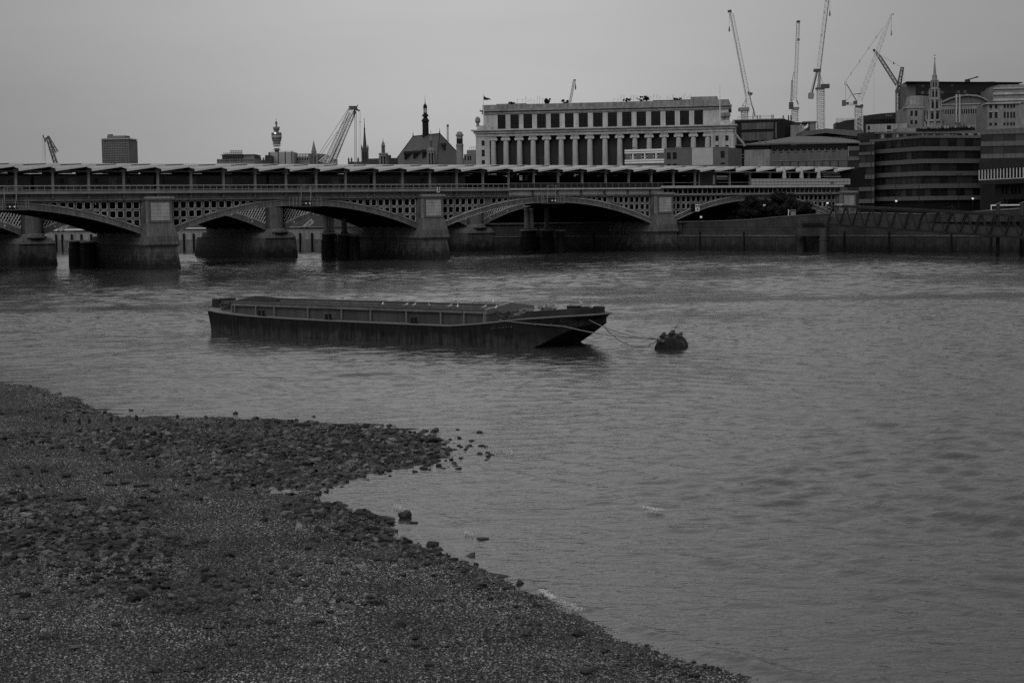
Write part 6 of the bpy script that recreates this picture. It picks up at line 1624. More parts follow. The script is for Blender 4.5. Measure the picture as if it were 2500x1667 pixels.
for p in np.arange(2140, 2330, 9): b.box('roof_unit', random.choice(['dark', 'band', 'steel']), b.u(p), b.u(p+random.uniform(3, 8)), -.6, -.05, b.zt-random.uniform(1.5, 2.5), b.zt-.7)
b.box('plant_room', 'wall', b.u(2340), b.u(2400), -1, 0, b.zt-1.6, b.zt-.4)
for p in (2335, 2350, 2372, 2395): b.box('duct', 'irondk', b.u(p), b.u(p+7), -1.4, -1, b.zt-1.2, b.zt-.5)

# church spire of diminishing arcaded tiers
c = at(2280.5, 420, 575); sp_ = empty('church_spire', (c.x, c.y, 0), R(12), 'slender white church spire of stacked arcaded tiers', 'church tower')
zz = lambda p: at(2280.5, p, 575).z
def tier(p0, p1, w, m_='spirest', arch_=True, nm='tier'):
    z0, z1 = zz(p1), zz(p0); hw = w/F*575/2*1.15; h_ = z1-z0; m = MB()
    n = 8; a0 = math.pi/8
    m.lathe(0, 0, [(hw*.80, z0), (hw*.80, z1-h_*.12), (hw*1.02, z1-h_*.10), (hw*1.05, z1)], 8, a0); m.lathe(0, 0, [(hw, z0), (hw, z0+h_*.14)], 8, a0)
    for i in range(8):
        t = a0+2*math.pi*i/8; x, y = hw*.92*math.cos(t), hw*.92*math.sin(t); m.lathe(x, y, [(hw*.13, z0+h_*.12), (hw*.13, z1-h_*.1)], 6)
    o = m.build(nm, m_, sp_)
    if arch_:
        for i in range(8):
            t = a0+2*math.pi*(i+.5)/8; x, y = hw*.75*math.cos(t), hw*.75*math.sin(t)
            q = MB().prism([(-hw*.16, z0+h_*.16), (hw*.16, z0+h_*.16), (hw*.16, z0+h_*.66), (hw*.1, z0+h_*.76), (0, z0+h_*.8), (-hw*.1, z0+h_*.76), (-hw*.16, z0+h_*.66)], -.06, .06)
            w_ = q.build('arched_opening', 'irondk', o); w_.location = (x, y, 0); w_.rotation_euler = (0, 0, t+math.pi/2)
tier(296, 312, 40, arch_=False, nm='base'); tier(270, 296, 36); tier(242, 270, 28.5); tier(217, 242, 22); tier(196, 217, 16.5); tier(184.5, 196, 10, arch_=False)
MB().box(-zz(0)*0-2.9, 2.9, -2.9, 2.9, 5.2, zz(311)).build('tower', 'stone', sp_)
MB().lathe(0, 0, [(.62, zz(185)), (.12, zz(145.5)), (.28, zz(144.5)), (.28, zz(142.5)), (.06, zz(142)), (.03, zz(133))], 8).build('spire', 'spirest', sp_)
MB().box(-.5, .5, -.03, .03, zz(137), zz(136)).tube((0, 0, zz(143)), (0, 0, zz(132)), .05, 4).build('weathervane', 'stone', sp_)
# ------------------------------------------------------------------ left skyline
def px2(px, py, Y): return at(px, py, Y)
# slab tower with a fine window grid
b = Bld('slab_tower', 251, 1884, 315, 1880, 'square concrete tower with a fine grid of windows at the left', 'tower')
zt = b.z(343); pitchy = (b.z(346, 283)-b.z(390, 283))/9
MB().box(0, b.W, .85, 30, 5.2, zt).build('core', 'far', b.root); MB().box(.1, b.W-.1, .72, .84, 5.2, zt).build('window_band', 'granite', b.root)
m = MB(); n = 16
for i in range(n+1): u = b.W*i/n; m.box(u-.32, u+.32, 0, .7, 5.2, zt)
m.build('fins', 'far', b.root)
m = MB(); z = zt; k = 0
while z > 20: m.box(-.1, b.W+.1, -.15, .8, z-.75, z); z -= 5.2/1.0*(1900/4040*5.6)/5.2*1.0; k += 1
m.build('floor_bands', 'far', b.root)
MB().hexa([(-1.2, -1.5, zt+.8), (b.W+1.2, -1.5, zt+.8), (b.W+1.2, 30, zt+.8), (-1.2, 30, zt+.8)], [(.5, 0, zt+2.4), (b.W-.5, 0, zt+2.4), (b.W-.5, 28, zt+2.4), (.5, 28, zt+2.4)]).build('crown_slab', 'far', b.root)
MB().box(.5, b.W-.5, .5, 28, zt, zt+.8).build('crown_recess', 'irondk', b.root)
MB().box(b.W*.16, b.W*.84, 4, 20, zt+2.4, zt+5.4).box(b.W*.18, b.W*.32, 4, 10, zt+5.4, zt+7.2).build('plant_room', 'far', b.root)

# round telecommunications tower
c = at(677.5, 420, 2600); tw = empty('telecom_tower', (c.x, c.y, 0), 0, 'tall round telecommunications tower with stacked drums and a mast', 'tower')
zz = lambda p: at(677.5, p, 2600).z; rr = lambda w: w/F*2600/2
def ring(p0, p1, w0, w1, m_='far', nm='drum', n=20): MB().lathe(0, 0, [(rr(w1), zz(p1)), (rr(w0), zz(p0))], n).build(nm, m_, tw, True)
ring(370, 420, 9.5, 9.5, 'fard', 'stem'); ring(363, 370, 11, 11, 'far', 'stem')
for p, w in ((366, 18), (363, 14), (357.5, 16), (355, 19), (352, 21)): ring(p-.7, p+.7, w, w, 'far', 'gallery')
ring(340, 352, 10, 10, 'fard', 'inner_drum')
ring(346, 352, 20, 15, 'far'); ring(340.5, 345.5, 23, 20.5, 'far'); ring(330.5, 340.5, 25.5, 23.5, 'steel'); ring(324, 330, 24, 25, 'far')
ring(319, 324, 11, 11, 'far', 'neck'); ring(317.5, 319, 14, 13, 'far', 'neck'); ring(311.5, 317.5, 16.5, 14.5, 'far', 'upper_drum'); ring(310.5, 311.5, 16.5, 16.5, 'fard', 'upper_rim')
ring(304, 311, 3, 4, 'far', 'mast'); ring(298, 304, 5.5, 5.5, 'far', 'mast_head'); ring(296.5, 298, 3, 5, 'far', 'mast_head'); ring(290, 297, .8, .8, 'fard', 'antenna')
o = MB().lathe(0, 0, [(rr(4.6), 0), (rr(4.6), .5)], 16).build('lit_panel', mat('lit_screen', .8, .4, 0, 1, emit=0.7), tw); o.location = (rr(-3), -rr(24)-.6, zz(326)); o.rotation_euler = (math.pi/2, 0, 0)

def gothic_spire(px, pts, Y, label, m_, base, pin=True, n=8, name='church_spire'):
    c = at(px, 420, Y); r = empty(name, (c.x, c.y, 0), 0, label, 'church tower'); zz = lambda p: at(px, p, Y).z
    prof = [(w/F*Y/2, zz(p)) for p, w in pts]; MB().lathe(0, 0, prof[::-1], n, math.pi/8).build('spire', m_, r)
    if base:
        (p0, p1, w) = base; hw = w/F*Y/2; MB().box(-hw, hw, -hw, hw, 5.2, zz(p0)).build('tower', m_, r)
        for sx in (-1, 1):
            MB().box(sx*hw*.35-hw*.16, sx*hw*.35+hw*.16, -hw-.05, -hw+.1, zz(p1)-1, zz(p0)-(zz(p0)-zz(p1))*.25).build('louvre_window', 'irondk', r)
            if pin:
                for sy in (-1, 1): MB().lathe(sx*hw*.92, sy*hw*.92, [(hw*.16, zz(p0)-.5), (hw*.14, zz(p0)+hw*.4), (.03, zz(p0)+hw*1.3)], 6).build('pinnacle', m_, r)
    return r
gothic_spire(892, [(286, .3), (292, 1.0), (293, 2.5), (294, 1.0), (304, 1.8), (313, 2.6), (315.5, 5.0), (317, 3.2), (340, 6.5), (357, 9.2), (360, 10.2), (364, 12)], 900, 'tall thin dark gothic spire to the right of the slanting crane boom', 'fard', (364, 397, 16), name='gothic_spire')
gothic_spire(767.5, [(339, .2), (344, .8), (369, 12), (369.6, 13.5), (375, 12.5), (375.5, 14)], 1100, 'small pale pyramid spire left of the slanting crane boom', 'far', (375.5, 398, 20), pin=False, name='pyramid_spire')
b = block('school_building', 754, 1106, 790, 1105, 376.5, 'pale gabled stone building under the small pyramid spire', 'far', 20, cols=npx(757, 787, 4, .35), rows=[(388, 394)])
def lantern(px, label, tip, dome0, dome1, colb, baseT, wD, wB, Y=800, n=8):
    c = at(px, 420, Y); r = empty('lantern_turret', (c.x, c.y, 0), 0, label, 'turret'); zz = lambda p: at(px, p, Y).z; k = Y/F/2
    MB().lathe(0, 0, [(.05, zz(tip)), (.15, zz(dome0+2)), (wD*.35*k, zz(dome0)), (wD*.8*k, zz(dome0+(dome1-dome0)*.5)), (wD*.95*k, zz(dome1)), (wD*1.25*k, zz(dome1)), (wD*1.25*k, zz(dome1+1.2))][::-1], n).build('dome', 'far', r)
    for i in range(8):
        t = 2*math.pi*i/8; MB().lathe(wD*.85*k*math.cos(t), wD*.85*k*math.sin(t), [(wD*.14*k, zz(colb)), (wD*.14*k, zz(dome1+1.2))], 6).build('column', 'far', r)
    MB().lathe(0, 0, [(wD*.45*k, zz(colb)), (wD*.45*k, zz(dome1+1))], 8).build('core', 'fard', r)
    MB().lathe(0, 0, [(wB*k, zz(baseT+8)), (wB*.95*k, zz(baseT+1)), (wB*.6*k, zz(colb)), (wD*1.1*k, zz(colb))], 8).build('drum', 'far', r)
    MB().lathe(0, 0, [(wB*1.12*k, zz(baseT+8.8)), (wB*1.12*k, zz(baseT+7.8))], 8).build('gallery', 'far', r)
    MB().lathe(0, 0, [(wB*.6*k, 5.2), (wB*.6*k, zz(baseT+8.8))], 8).build('shaft', 'fard', r)
    for i in range(8):
        t = 2*math.pi*i/8; MB().lathe(wB*.95*k*math.cos(t), wB*.95*k*math.sin(t), [(wB*.17*k, 20), (wB*.17*k, zz(baseT+8))], 6).build('pier', 'far', r)
        MB().lathe(wB*.98*k*math.cos(t), wB*.98*k*math.sin(t), [(wB*.12*k, zz(baseT+5)), (wB*.2*k, zz(baseT+2)), (wB*.05*k, zz(baseT-.5))], 6).build('urn', 'far', r)
lantern(936.8, 'pale domed lantern turret left of the big slate roof', 338, 346, 356, 373.5, 374, 9, 20, 640)
lantern(1053.5, 'pale lantern turret standing in front of the big slate roof', 318, 332, 343.5, 360, 366, 8, 20, 640)
# big hipped slate roof with fleche
Yr = 680
b = Bld('slate_roofed_hall', 962, 690, 1067, 660, 'hall with a huge steep slate roof and a tall dark fleche', 'building')
p = {k: at(*v)-Vector((b.a.x, b.a.y, 0)) for k, v in dict(bl=(958, 402, 690), br=(1066, 402, 655), rr=(1145, 402, 700), ra=(1008.5, 333.5, 705), rb=(1073.5, 326.5, 684)).items()}
Mi = Matrix.Rotation(-b.ang, 4, 'Z'); p = {k: Mi @ v for k, v in p.items()}
lb_ = p['bl']+(p['rr']-p['br'])
mroof = MB(); mroof.add([p['bl'], p['br'], p['rb'], p['ra']], [(0, 1, 2, 3)]); mroof.build('front_slope', 'slate', b.root)
m = MB(); m.add([p['br'], p['rr'], p['rb']], [(0, 1, 2)]); m.build('side_slope', 'slate', b.root)
m = MB(); m.add([p['rr'], lb_, p['ra'], p['rb']], [(0, 1, 2, 3)]); m.add([lb_, p['bl'], p['ra']], [(0, 1, 2)]); m.build('rear_slope', 'slate', b.root)
m = MB(); m.tube(p['ra'], p['rb'], .25, 5).tube(p['br'], p['rb'], .22, 5).tube(p['bl'], p['ra'], .22, 5).tube(p['rr'], p['rb'], .22, 5); m.build('ridge_tile', 'irondk', b.root)
for q in ('ra', 'rb'): MB().lathe(p[q].x, p[q].y, [(.3, p[q].z), (.12, p[q].z+1.0), (.05, p[q].z+2.2)], 6).build('finial', 'irondk', b.root)
wl_ = [p['bl'], p['br'], p['rr'], lb_]
m = MB(); m.add([(v.x, v.y, 5.2) for v in wl_]+[(v.x, v.y, v.z) for v in wl_], [(i, (i+1) % 4, 4+(i+1) % 4, 4+i) for i in range(4)]); m.build('wall', 'brick', b.root)
def dormer(px, py0, py1, w, face):
    # sits on the slope: find the point of the slope seen at (px,py1)
    A_, B_, C_ = (p['bl'], p['br'], p['rb']) if face == 0 else (p['br'], p['rr'], p['rb'])
    n_ = (B_-A_).cross(C_-A_); o_ = Mi @ (Vector((0, 0, H))-Vector((b.a.x, b.a.y, 0))); d_ = Mi @ ray(px, py1)
    t = n_.dot(A_-o_)/n_.dot(d_); q = o_+d_*t; hw = w/F*Yr/2; hh = (py1-py0)/F*Yr
    e = (B_-A_); e.z = 0; e.normalize(); f = Vector((-e.y, e.x, 0))
    def T(x, y, z): v = q+e*x+f*y; return (v.x, v.y, q.z+z)
    m = MB(); m.hexa([T(-hw, -.4, 0), T(hw, -.4, 0), T(hw, hh, 0), T(-hw, hh, 0)], [T(-hw, -.4, hh*.75), T(hw, -.4, hh*.75), T(hw, hh, hh*.75), T(-hw, hh, hh*.75)]); d0 = m.build('dormer', 'irondk', b.root)
    m = MB(); m.hexa([T(-hw*1.5, -.7, hh*.7), T(hw*1.5, -.7, hh*.7), T(hw*1.5, hh*1.2, hh*.75), T(-hw*1.5, hh*1.2, hh*.75)], [T(-.1, -.7, hh*1.08), T(.1, -.7, hh*1.08), T(.1, hh*1.3, hh*1.1), T(-.1, hh*1.3, hh*1.1)]); m.build('dormer_roof', 'irondk', d0)
for px, y0, y1, w in ((990.5, 371.5, 390, 6), (1012, 370, 388, 6), (1034, 367.5, 386, 6)): dormer(px, y0, y1, w, 0)
dormer(1085.5, 351, 367, 7, 1)
fx = p['ra'].lerp(p['rb'], .48); zz = lambda q: at(1039, q, 694).z; k = 694/F
prof = [(8.2, 338), (8, 327), (8.8, 326), (7.6, 325), (7.6, 298), (9.6, 296.5), (8.8, 293), (5.0, 288), (4.2, 286), (7.5, 284.5), (7.5, 280), (4.6, 279), (4.6, 275.5)]
MB().lathe(fx.x, fx.y, [(w*k, zz(q)) for w, q in prof], 8, math.pi/8).build('fleche_shaft', 'irondk', b.root)
for i in range(8): t = 2*math.pi*i/8; MB().lathe(fx.x+3.9*k*math.cos(t), fx.y+3.9*k*math.sin(t), [(.55*k, zz(275.5)), (.55*k, zz(264))], 5).build('fleche_column', 'irondk', b.root)
MB().lathe(fx.x, fx.y, [(w*k, zz(q)) for w, q in ((5.0, 264.5), (5.0, 262), (4.2, 257), (1.6, 254), (.8, 250), (.4, 243), (.2, 233))], 8).build('fleche_dome', 'irondk', b.root)
# round brick turret
c = at(1123.5, 420, 620); r = empty('brick_turret', (c.x, c.y, 0), 0, 'round pale turret with a small dome beside the slate roof', 'turret'); zz = lambda q: at(1123.5, q, 620).z; k = 620/F/2
MB().lathe(0, 0, [(17*k, 5.2), (17*k, zz(358)), (18.5*k, zz(357.5)), (18.5*k, zz(353)), (15*k, zz(352.5)), (15*k, zz(333)), (19*k, zz(332)), (19*k, zz(329)), (14*k, zz(327.5)), (14*k, zz(325)), (11*k, zz(322.5)), (3*k, zz(321.5))], 16).build('shaft', 'stone', r)
for t in (-2.2, -1.57, -.9): MB().box(-.45, .45, -.1, .1, zz(351), zz(339)).build('louvre_window', 'irondk', r).location = (15.2*k*math.cos(t), 15.2*k*math.sin(t), 0)
b = block('pale_low_building', 1133, 560, 1162, 558, 376.5, 'low pale building with a roof rail left of the colonnaded building', 'far', 14, cols=[(1134.5, 1138), (1142, 1145.5), (1147.5, 1151)], rows=[(381, 392)], wm='dark')
b.box('roof_storey', 'far', b.u(1137), b.W, 1, 8, b.zt, b.z(366.5)); m = MB()
for q in (1144, 1149, 1154, 1159): m.tube((b.u(q), 1, b.z(366.5)), (b.u(q), 1, b.z(359.5)), .06, 3)
m.tube((b.u(1144), 1, b.z(359.5)), (b.W, 1, b.z(359.5)), .06, 3); m.build('roof_rail', 'granite', b.root)
b = block('dark_gabled_block', 951, 660, 972, 664, 386, 'dark low block at the foot of the slate roof', 'fard', 12); b.box('chimney', 'fard', 1, 2.2, 1, 3, b.zt, b.zt+1.2)
# scaffolded drum building
b = block('scaffolded_building', 530, 1000, 623, 1000, 388, 'low building with a scaffolded round drum at the left of the skyline', 'far', 30, cols=npx(532, 621, 22, .5), rows=[(390, 395)], wm='dark')
b.box('upper_storey', 'fard', b.u(541), b.u(621), 3, 26, b.zt, b.z(378.5)); b.box('flat_roof', 'far', b.u(538), b.u(622), 2, 27, b.z(378.5), b.z(377)); b.box('blank_panel', 'far', b.u(592), b.u(620), 2.8, 3, b.zt, b.z(379))
m = MB()
for q in np.arange(547, 593, 5.0): m.tube((b.u(q), 0, b.z(397)), (b.u(q), 0, b.z(373)), .13, 3)
for y in (393, 388, 383, 378, 374): m.tube((b.u(546), 0, b.z(y)), (b.u(592), 0, b.z(y)), .15, 3)
for q in np.arange(562, 592, 4.0): m.tube((b.u(q), 2, b.z(375)), (b.u(q), 2, b.z(367)), .13, 3)
for y in (367.5, 371.5): m.tube((b.u(562), 2, b.z(y)), (b.u(592), 2, b.z(y)), .18, 3)
m.build('scaffolding', 'fard', b.root)
b.box('sheeted_core', 'fard', b.u(548), b.u(591), 1.5, 8, b.z(397), b.z(376))
b = block('rooftop_row', 622, 1050, 661, 1050, 390.5, 'row of dark slate roofs and chimneys left of the sheeted block', 'fard', 20)
for q in (626, 634, 641, 646): b.box('chimney', 'fard', b.u(q), b.u(q+2.2), 2, 4, b.zt, b.z(random.uniform(383, 388)))
MB().prism([(b.u(648), b.zt), (b.u(662), b.zt), (b.u(657), b.z(379)), (b.u(650), b.z(379))], .5, 12).build('roof', 'fard', b.root)
b = block('sheeted_block', 661, 880, 717, 880, 371.5, 'tall pale sheeted block with dark vertical seams below the telecommunications tower', mat('sheeting', .30, .8, .08, .2, streak=.1), 18)
for q in (679.5, 696.5, 712.5): b.box('dark_seam', 'irondk', b.u(q), b.u(q+1.6), -.3, 0, 5.2, b.zt+.6)
b.box('dark_side', 'fard', -1.0, 0, 0, 18, 5.2, b.zt); m = MB()
for q in np.arange(663, 720, 3.1): m.tube((b.u(q), .3, b.zt), (b.u(q), .3, b.z(368.5)), .09, 3)
m.build('edge_protection', 'fard', b.root)
b = block('open_frame_building', 717, 890, 756, 890, 382, 'low building with an open steel frame on its roof, left of the pyramid spire', 'far', 18, cols=npx(718, 755, 6, .5), rows=[(386, 392)], wm='dark'); m = MB()
for y in (376.5, 379.5): m.tube((b.u(718), 0, b.z(y)), (b.u(768), 0, b.z(y)), .25, 4)
for q in np.arange(719, 768, 7): m.tube((b.u(q), 0, b.zt), (b.u(q), 0, b.z(376.5)), .15, 4)
m.build('roof_frame', 'fard', b.root)
b = block('office_row', 648, 870, 662, 870, 379.5, 'small dark framed building left of the sheeted block', 'fard', 12, cols=npx(649, 661, 2, .6), rows=[(382, 386), (389, 393)])
b = block('white_roof_building', 790, 1000, 820, 1000, 388.5, 'low white building behind the crane boom', 'pale', 12, cols=npx(792, 819, 5, .5), rows=[(391, 394)], wm='dark')
b = block('temple_roof', 850, 860, 953, 860, 394.5, 'long low dark parapet around the gothic spire', 'fard', 12)
for q in (851.5, 858.5, 874.5): 
    zq_ = b.z(383); MB().lathe(b.u(q), 1, [(.5, b.zt-2), (.42, b.z(390)), (.55, b.z(389)), (.1, b.z(384.5)), (.2, zq_)], 6).build('pinnacle', 'fard', b.root)
r0 = at(1091, 420, 900)

# ------------------------------------------------------------------ cranes
def crane_root(px, py, Y, label): q = at(px, py, Y); return empty('tower_crane', (q.x, q.y, 0), 0, label, 'crane', 'construction cranes on the skyline'), Vector((q.x, q.y, 0)), (lambda x, y, dy=0: at(x, y, Y+dy)-Vector((q.x, q.y, 0)))
def hang(r, T_, px, y0, y1, m_, w=.5):
    a, b_ = T_(px, y0), T_(px, y1); MB().tube(a, b_, .05, 4).build('hoist_cable', m_, r); MB().lathe(b_.x, b_.y, [(w*.4, b_.z-.8), (w, b_.z-.3), (w*.6, b_.z+.5), (.08, b_.z+.9)], 7).build('hook_block', 'craned', r)
# big pale crawler-type boom left of centre
r, o_, T_ = crane_root(795, 398, 520, 'large slanting pale lattice boom crane left of centre')
MB().lattice(T_(795.5, 400), T_(859, 266), 1.7, .12, 22, 1.5, .055).build('boom', 'crane', r)
MB().lattice(T_(811, 400, 3), T_(866, 272, 3), 1.0, .09, 22, .9, .045).build('ladder_boom', 'steel', r)
MB().lattice(T_(802, 400, 1), T_(856, 278, 1), .8, .08, 22, .8, .04).build('inner_lattice', 'steel', r)
MB().lattice(T_(788, 400), T_(800, 383), 2.6, .14, 3, 1.5, .08).build('boom_foot', 'crane', r)
MB().tube(T_(778, 378), T_(853, 262), .07, 4).tube(T_(785, 377), T_(846, 290), .07, 4).tube(T_(820, 395), T_(868, 272), .08, 4).build('stay', 'craned', r)
MB().box(T_(852, 262).x, T_(872, 262).x, -.8, .8, T_(860, 268).z, T_(860, 259.5).z).build('boom_head', 'craned', r)
MB().tube(T_(858, 262), T_(878, 271), .28, 5).tube(T_(872, 260), T_(874, 256.5), .15, 4).tube(T_(866, 266), T_(864, 282), .3, 5).build('jib_head', 'craned', r)
MB().tube(T_(866, 272), T_(866, 400), .10, 4).tube(T_(869.5, 270), T_(869.5, 400), .14, 4).build('hoist_rope', 'steel', r)
MB().tube(T_(876.5, 272), T_(877, 400), .05, 4).tube(T_(880, 272), T_(881, 400), .05, 4).tube(T_(876, 298.5), T_(882, 298.5), .12, 4).build('whip_line', 'steel', r)
MB().box(T_(790, 400).x, T_(800, 400).x, -2, 2, 5.2, T_(795, 400).z).build('machinery_house', 'dark', r)
# small crane head at the far left
r, o_, T_ = crane_root(130, 398, 600, 'dark crane head and jib poking above the station roof at the far left')
MB().lattice(T_(137, 404), T_(116, 338), 1.1, .13, 12, .8, .07).build('boom', 'craned', r)
MB().lattice(T_(139, 372), T_(118, 334), .9, .12, 6, .5, .06).tube(T_(116, 333), T_(121, 336), .4, 5).build('curved_head', 'craned', r)
MB().tube(T_(108, 341), T_(111, 404), .08, 4).tube(T_(110.5, 341), T_(110.5, 404), .05, 4).tube(T_(105, 333), T_(105, 404), .04, 3).build('hoist_rope', 'steel', r)
MB().tube(T_(104.5, 330), T_(109, 342), .22, 5).tube(T_(109, 341), T_(117, 335), .25, 5).tube(T_(110, 342), T_(111, 347), .25, 5).build('jib_head', 'craned', r)
MB().tube(T_(122, 340), T_(144, 404), .07, 4).tube(T_(126, 360), T_(132, 404), .05, 4).tube(T_(119, 366), T_(130, 368), .15, 4).build('stay', 'craned', r)
# slim mast right of the slate roof
r, o_, T_ = crane_root(1093, 352, 900, 'slim distant crane mast rising behind the right slope of the slate roof')
MB().lattice(T_(1093.5, 380), T_(1092.8, 309), .8, .14, 14, .7, .07).build('mast', 'craned', r); MB().box(T_(1090.3, 306).x, T_(1095.8, 306).x, -.5, .5, T_(1093, 310).z, T_(1093, 304.5).z).build('head', 'granite', r)
# small crane jib on the colonnaded building
r, o_, T_ = crane_root(1391, 256, 470, 'short leaning crane jib rising from the roof of the colonnaded building')
MB().lattice(T_(1390.5, 256), T_(1402, 196), .62, .055, 18, .55, .03).build('jib', 'craned', r); MB().box(T_(1400, 196).x, T_(1406, 196).x, -.3, .3, T_(1402, 197).z, T_(1402, 194.6).z).build('jib_tip', 'craned', r)
hang(r, T_, 1405, 196, 213, 'craned', .22); MB().box(T_(1386, 256).x, T_(1396, 256).x, -1, 1, T_(1391, 262).z, T_(1391, 254).z).build('slew_base', 'craned', r)
# four pale luffing cranes
r, o_, T_ = crane_root(1816, 290, 520, 'pale luffing crane nearest the colonnaded building, jib leaning left')
MB().lattice(T_(1831, 262), T_(1785.5, 33), 1.35, .065, 34, 1.1, .03).build('jib', 'crane', r); MB().tube(T_(1822, 235), T_(1783, 30), .10, 4).build('jib_chord', 'craned', r)
MB().tube(T_(1777, 29), T_(1785, 27), .4, 6).box(T_(1777, 29).x, T_(1786, 29).x, -.4, .4, T_(1780, 31).z, T_(1780, 26).z).build('jib_tip', 'craned', r)
hang(r, T_, 1780.5, 32, 72, 'steel', .28); o = MB().lathe(T_(1789.5, 30.5).x, T_(1789.5, 30.5).y, [(.1, T_(1789.5, 31.5).z), (.2, T_(1789.5, 30.5).z), (.1, T_(1789.5, 29.5).z)], 8).build('warning_lamp', 'lamp', r)
MB().tube(T_(1829, 228), T_(1843, 285), .18, 4).tube(T_(1831, 240), T_(1848, 290), .06, 4).build('strut', 'craned', r)
MB().hexa([T_(1827, 232)+Vector((0, -.6, 0)), T_(1834, 234)+Vector((0, -.6, 0)), T_(1834, 234)+Vector((0, .6, 0)), T_(1827, 232)+Vector((0, .6, 0))], [T_(1826, 224)+Vector((0, -.6, 0)), T_(1838, 228)+Vector((0, -.6, 0)), T_(1838, 228)+Vector((0, .6, 0)), T_(1826, 224)+Vector((0, .6, 0))]).build('winch', 'craned', r)
MB().box(T_(1804, 270).x, T_(1828, 270).x, -1.6, 1.6, T_(1816, 272).z, T_(1816, 263.5).z).build('machinery_deck', 'stone', r)
MB().hexa([T_(1804, 272)-Vector((0, 1.6, 0)), T_(1828, 272)-Vector((0, 1.6, 0)), T_(1828, 272)+Vector((0, 1.6, 0)), T_(1804, 272)+Vector((0, 1.6, 0))], [T_(1804, 271.9)-Vector((0, 1.6, 0)), T_(1828, 271.9)-Vector((0, 1.6, 0)), T_(1828, 271.9)+Vector((0, 1.6, 0)), T_(1804, 271.9)+Vector((0, 1.6, 0))]).build('deck_edge', 'craned', r)
MB().tube(T_(1812, 263), T_(1822, 240), .1, 4).tube(T_(1820, 262), T_(1822, 238), .1, 4).tube(T_(1811, 257), T_(1822, 262), .15, 4).build('a_frame', 'steel', r)
MB().lattice(T_(1818, 330), T_(1818, 272), 1.9, .12, 14, 1.9, .06).build('mast', 'crane', r)
# upright crane
r, o_, T_ = crane_root(1941, 300, 520, 'upright pale crane with a folded vertical jib, second of the right group')
MB().lattice(T_(1941, 245), T_(1949, 52), .95, .07, 32, .85, .035).build('jib', 'crane', r); MB().tube(T_(1940, 190), T_(1945, 55), .07, 4).build('jib_chord', 'craned', r)
MB().box(T_(1945, 55).x, T_(1953, 55).x, -.5, .5, T_(1949, 56).z, T_(1949, 51).z).build('jib_tip', 'craned', r)
MB().box(T_(1946.5, 98).x, T_(1952.5, 98).x, -.35, .35, T_(1949, 100).z, T_(1949, 95).z).tube(T_(1950, 95), T_(1950, 56), .04, 3).build('hook_block', 'craned', r)
MB().lattice(T_(1932, 246), T_(1934, 197), .45, .05, 12, .4, .03).tube(T_(1934, 198), T_(1938, 176), .1, 4).build('a_frame', 'craned', r)
MB().box(T_(1927, 255).x, T_(1936, 255).x, -.9, .9, T_(1932, 267).z, T_(1932, 250).z).build('cab', 'craned', r)
MB().box(T_(1936, 255).x, T_(1950, 255).x, -1, 1, T_(1942, 268).z, T_(1942, 262).z).tube(T_(1945, 245), T_(1949, 256), .2, 5).tube(T_(1930, 247), T_(1934, 244), .35, 5).build('slew_ring', 'steel', r)
MB().lattice(T_(1941, 330), T_(1941, 269), 1.75, .12, 14, 1.75, .06).build('mast', 'crane', r)
# tallest crane, running out of the frame
r, o_, T_ = crane_root(2004, 312, 500, 'tallest pale crane, its jib running out of the top of the photo')
MB().lattice(T_(1997, 185), T_(2027, -60), 1.15, .06, 34, 1.0, .03).build('jib', 'crane', r); MB().tube(T_(2002, 175), T_(2031, -60), .13, 4).build('jib_chord', 'craned', r)
for y in (31, 86, 3): MB().lathe(T_(2017-(y)*.13, y).x, 0, [(.1, T_(2010, y+1.4).z), (.28, T_(2010, y).z), (.1, T_(2010, y-1.4).z)], 6).build('pulley', 'craned', r)
hang(r, T_, 2026, -30, 34, 'steel', .25)
MB().box(T_(1987, 172).x, T_(2003, 172).x, -.9, .9, T_(1995, 176).z, T_(1995, 169).z).build('winch', 'craned', r)
MB().tube(T_(1995, 176), T_(1982, 230), .26, 5).build('counter_jib_arm', 'craned', r); MB().tube(T_(1991, 178), T_(1977, 232), .08, 4).tube(T_(2000, 178), T_(2000, 215), .1, 4).tube(T_(1998, 200), T_(1994, 215), .1, 4).tube(T_(2000, 180), T_(2010, 206), .08, 4).lattice(T_(1999, 215), T_(2001, 178), .7, .07, 6, .5, .04).build('a_frame', 'steel', r)
MB().hexa([T_(1974, 241)-Vector((0, .8, 0)), T_(1985, 242)-Vector((0, .8, 0)), T_(1985, 242)+Vector((0, .8, 0)), T_(1974, 241)+Vector((0, .8, 0))], [T_(1974.5, 227)-Vector((0, .8, 0)), T_(1987, 229)-Vector((0, .8, 0)), T_(1987, 229)+Vector((0, .8, 0)), T_(1974.5, 227)+Vector((0, .8, 0))]).build('counterweight', 'stone', r)
MB().box(T_(2005, 210).x, T_(2024, 210).x, -1, 1, T_(2014, 216).z, T_(2014, 206).z).box(T_(2017, 210).x, T_(2023, 210).x, -1.05, -1, T_(2014, 214).z, T_(2014, 208).z).build('cab', 'craned', r)
MB().box(T_(1992, 217).x, T_(2012, 217).x, -1.1, 1.1, T_(2004, 219).z, T_(2004, 214.5).z).build('slew_ring', 'craned', r)
MB().lattice(T_(2004.5, 345), T_(2004, 219), 2.0, .13, 26, 2.0, .06).build('mast', 'crane', r)
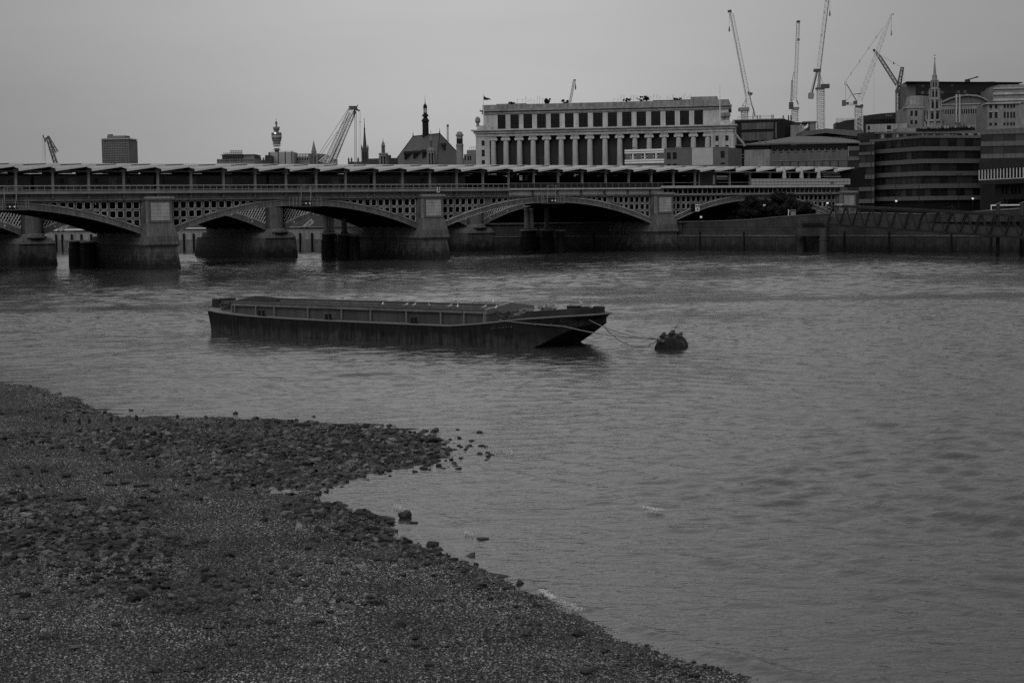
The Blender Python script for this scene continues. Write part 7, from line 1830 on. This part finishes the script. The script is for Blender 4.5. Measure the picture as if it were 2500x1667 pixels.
# open luffing crane with counter-jib
r, o_, T_ = crane_root(2097, 320, 500, 'pale luffing crane with a raised right-leaning jib and stay lines')
MB().lattice(T_(2099, 246), T_(2156, 90), 1.35, .055, 22, 1.1, .028).lattice(T_(2156, 90), T_(2175.5, 37), 1.1, .055, 8, .3, .028).build('jib', 'crane', r)
MB().tube(T_(2176, 36), T_(2182, 34), .15, 4).tube(T_(2181, 34), T_(2181.5, 39), .08, 4).build('jib_tip', 'steel', r); hang(r, T_, 2176, 36, 82, 'craned', .18)
MB().tube(T_(2064, 200), T_(2156, 68), .055, 4).build('stay', 'granite', r)
for f in (.15, .38, .62, .82): q = T_(2064, 200).lerp(T_(2156, 68), f); MB().lathe(q.x, q.y, [(.05, q.z-.35), (.12, q.z), (.05, q.z+.35)], 5).build('stay_joint', 'craned', r)
MB().tube(T_(2065, 203), T_(2091, 247), .16, 4).tube(T_(2064, 205), T_(2065, 250), .05, 3).tube(T_(2080, 228), T_(2068, 246), .05, 3).tube(T_(2084, 231), T_(2104, 228), .16, 4).build('a_frame', 'craned', r)
MB().box(T_(2061.5, 204).x, T_(2067.5, 204).x, -.4, .4, T_(2064, 207).z, T_(2064, 200).z).build('a_frame_head', 'crane', r)
MB().box(T_(2057, 255).x, T_(2093, 255).x, -.8, .8, T_(2075, 257.5).z, T_(2075, 256).z).box(T_(2071, 252).x, T_(2082, 252).x, -.8, .8, T_(2075, 256).z, T_(2075, 251).z).build('counter_jib', 'crane', r)
MB().box(T_(2057, 252).x, T_(2064, 252).x, -.9, .9, T_(2060, 259).z, T_(2060, 245).z).build('counterweight', 'granite', r)
MB().box(T_(2067, 252).x, T_(2071.5, 252).x, -.7, .7, T_(2068, 256).z, T_(2068, 250).z).box(T_(2084, 252).x, T_(2092, 252).x, -.7, .7, T_(2088, 256).z, T_(2088, 247).z).build('winch', 'craned', r)
MB().box(T_(2089, 262).x, T_(2104, 262).x, -1, 1, T_(2096, 264).z, T_(2096, 258).z).lathe(T_(2104, 258).x, T_(2104, 258).y, [(.2, T_(2104, 264).z), (.55, T_(2104, 259).z), (.3, T_(2104, 255).z)], 7).build('slew_ring', 'craned', r)
MB().lattice(T_(2097, 345), T_(2096.5, 264), 1.95, .14, 15, 1.95, .07).build('mast', 'crane', r)
# dark crane
r, o_, T_ = crane_root(2193, 274, 620, 'dark crane with a left-leaning jib and a boxy counterweight')
MB().lattice(T_(2191, 208), T_(2150, 144), 1.2, .13, 14, 1.1, .07).lattice(T_(2150, 144), T_(2134.5, 123), 1.1, .13, 5, .4, .07).build('jib', 'craned', r); MB().tube(T_(2132, 121), T_(2137, 127), .45, 5).build('jib_tip', 'craned', r)
MB().tube(T_(2141, 130), T_(2200, 164), .05, 3).tube(T_(2206, 166), T_(2207, 200), .05, 3).build('stay', 'granite', r); q = T_(2182, 155); MB().lathe(q.x, q.y, [(.1, q.z-.5), (.3, q.z), (.1, q.z+.5)], 6).build('stay_joint', 'craned', r)
MB().lattice(T_(2195, 209), T_(2202.5, 167), 1.25, .16, 6, .9, .09).tube(T_(2199, 166), T_(2207, 166), .3, 5).build('a_frame', 'craned', r)
MB().box(T_(2198.5, 208).x, T_(2211, 208).x, -.9, .9, T_(2204, 215).z, T_(2204, 206).z).build('counterweight', 'granite', r)
MB().box(T_(2187, 220).x, T_(2199, 220).x, -1, 1, T_(2193, 228).z, T_(2193, 219).z).tube(T_(2190, 219), T_(2195, 208), .5, 5).build('slew_ring', 'craned', r)
MB().lattice(T_(2192.5, 300), T_(2192.5, 228), 1.45, .13, 14, 1.45, .07).build('mast', 'craned', r); MB().tube(T_(2133.5, 128), T_(2134, 275), .03, 3).build('hoist_rope', 'granite', r)
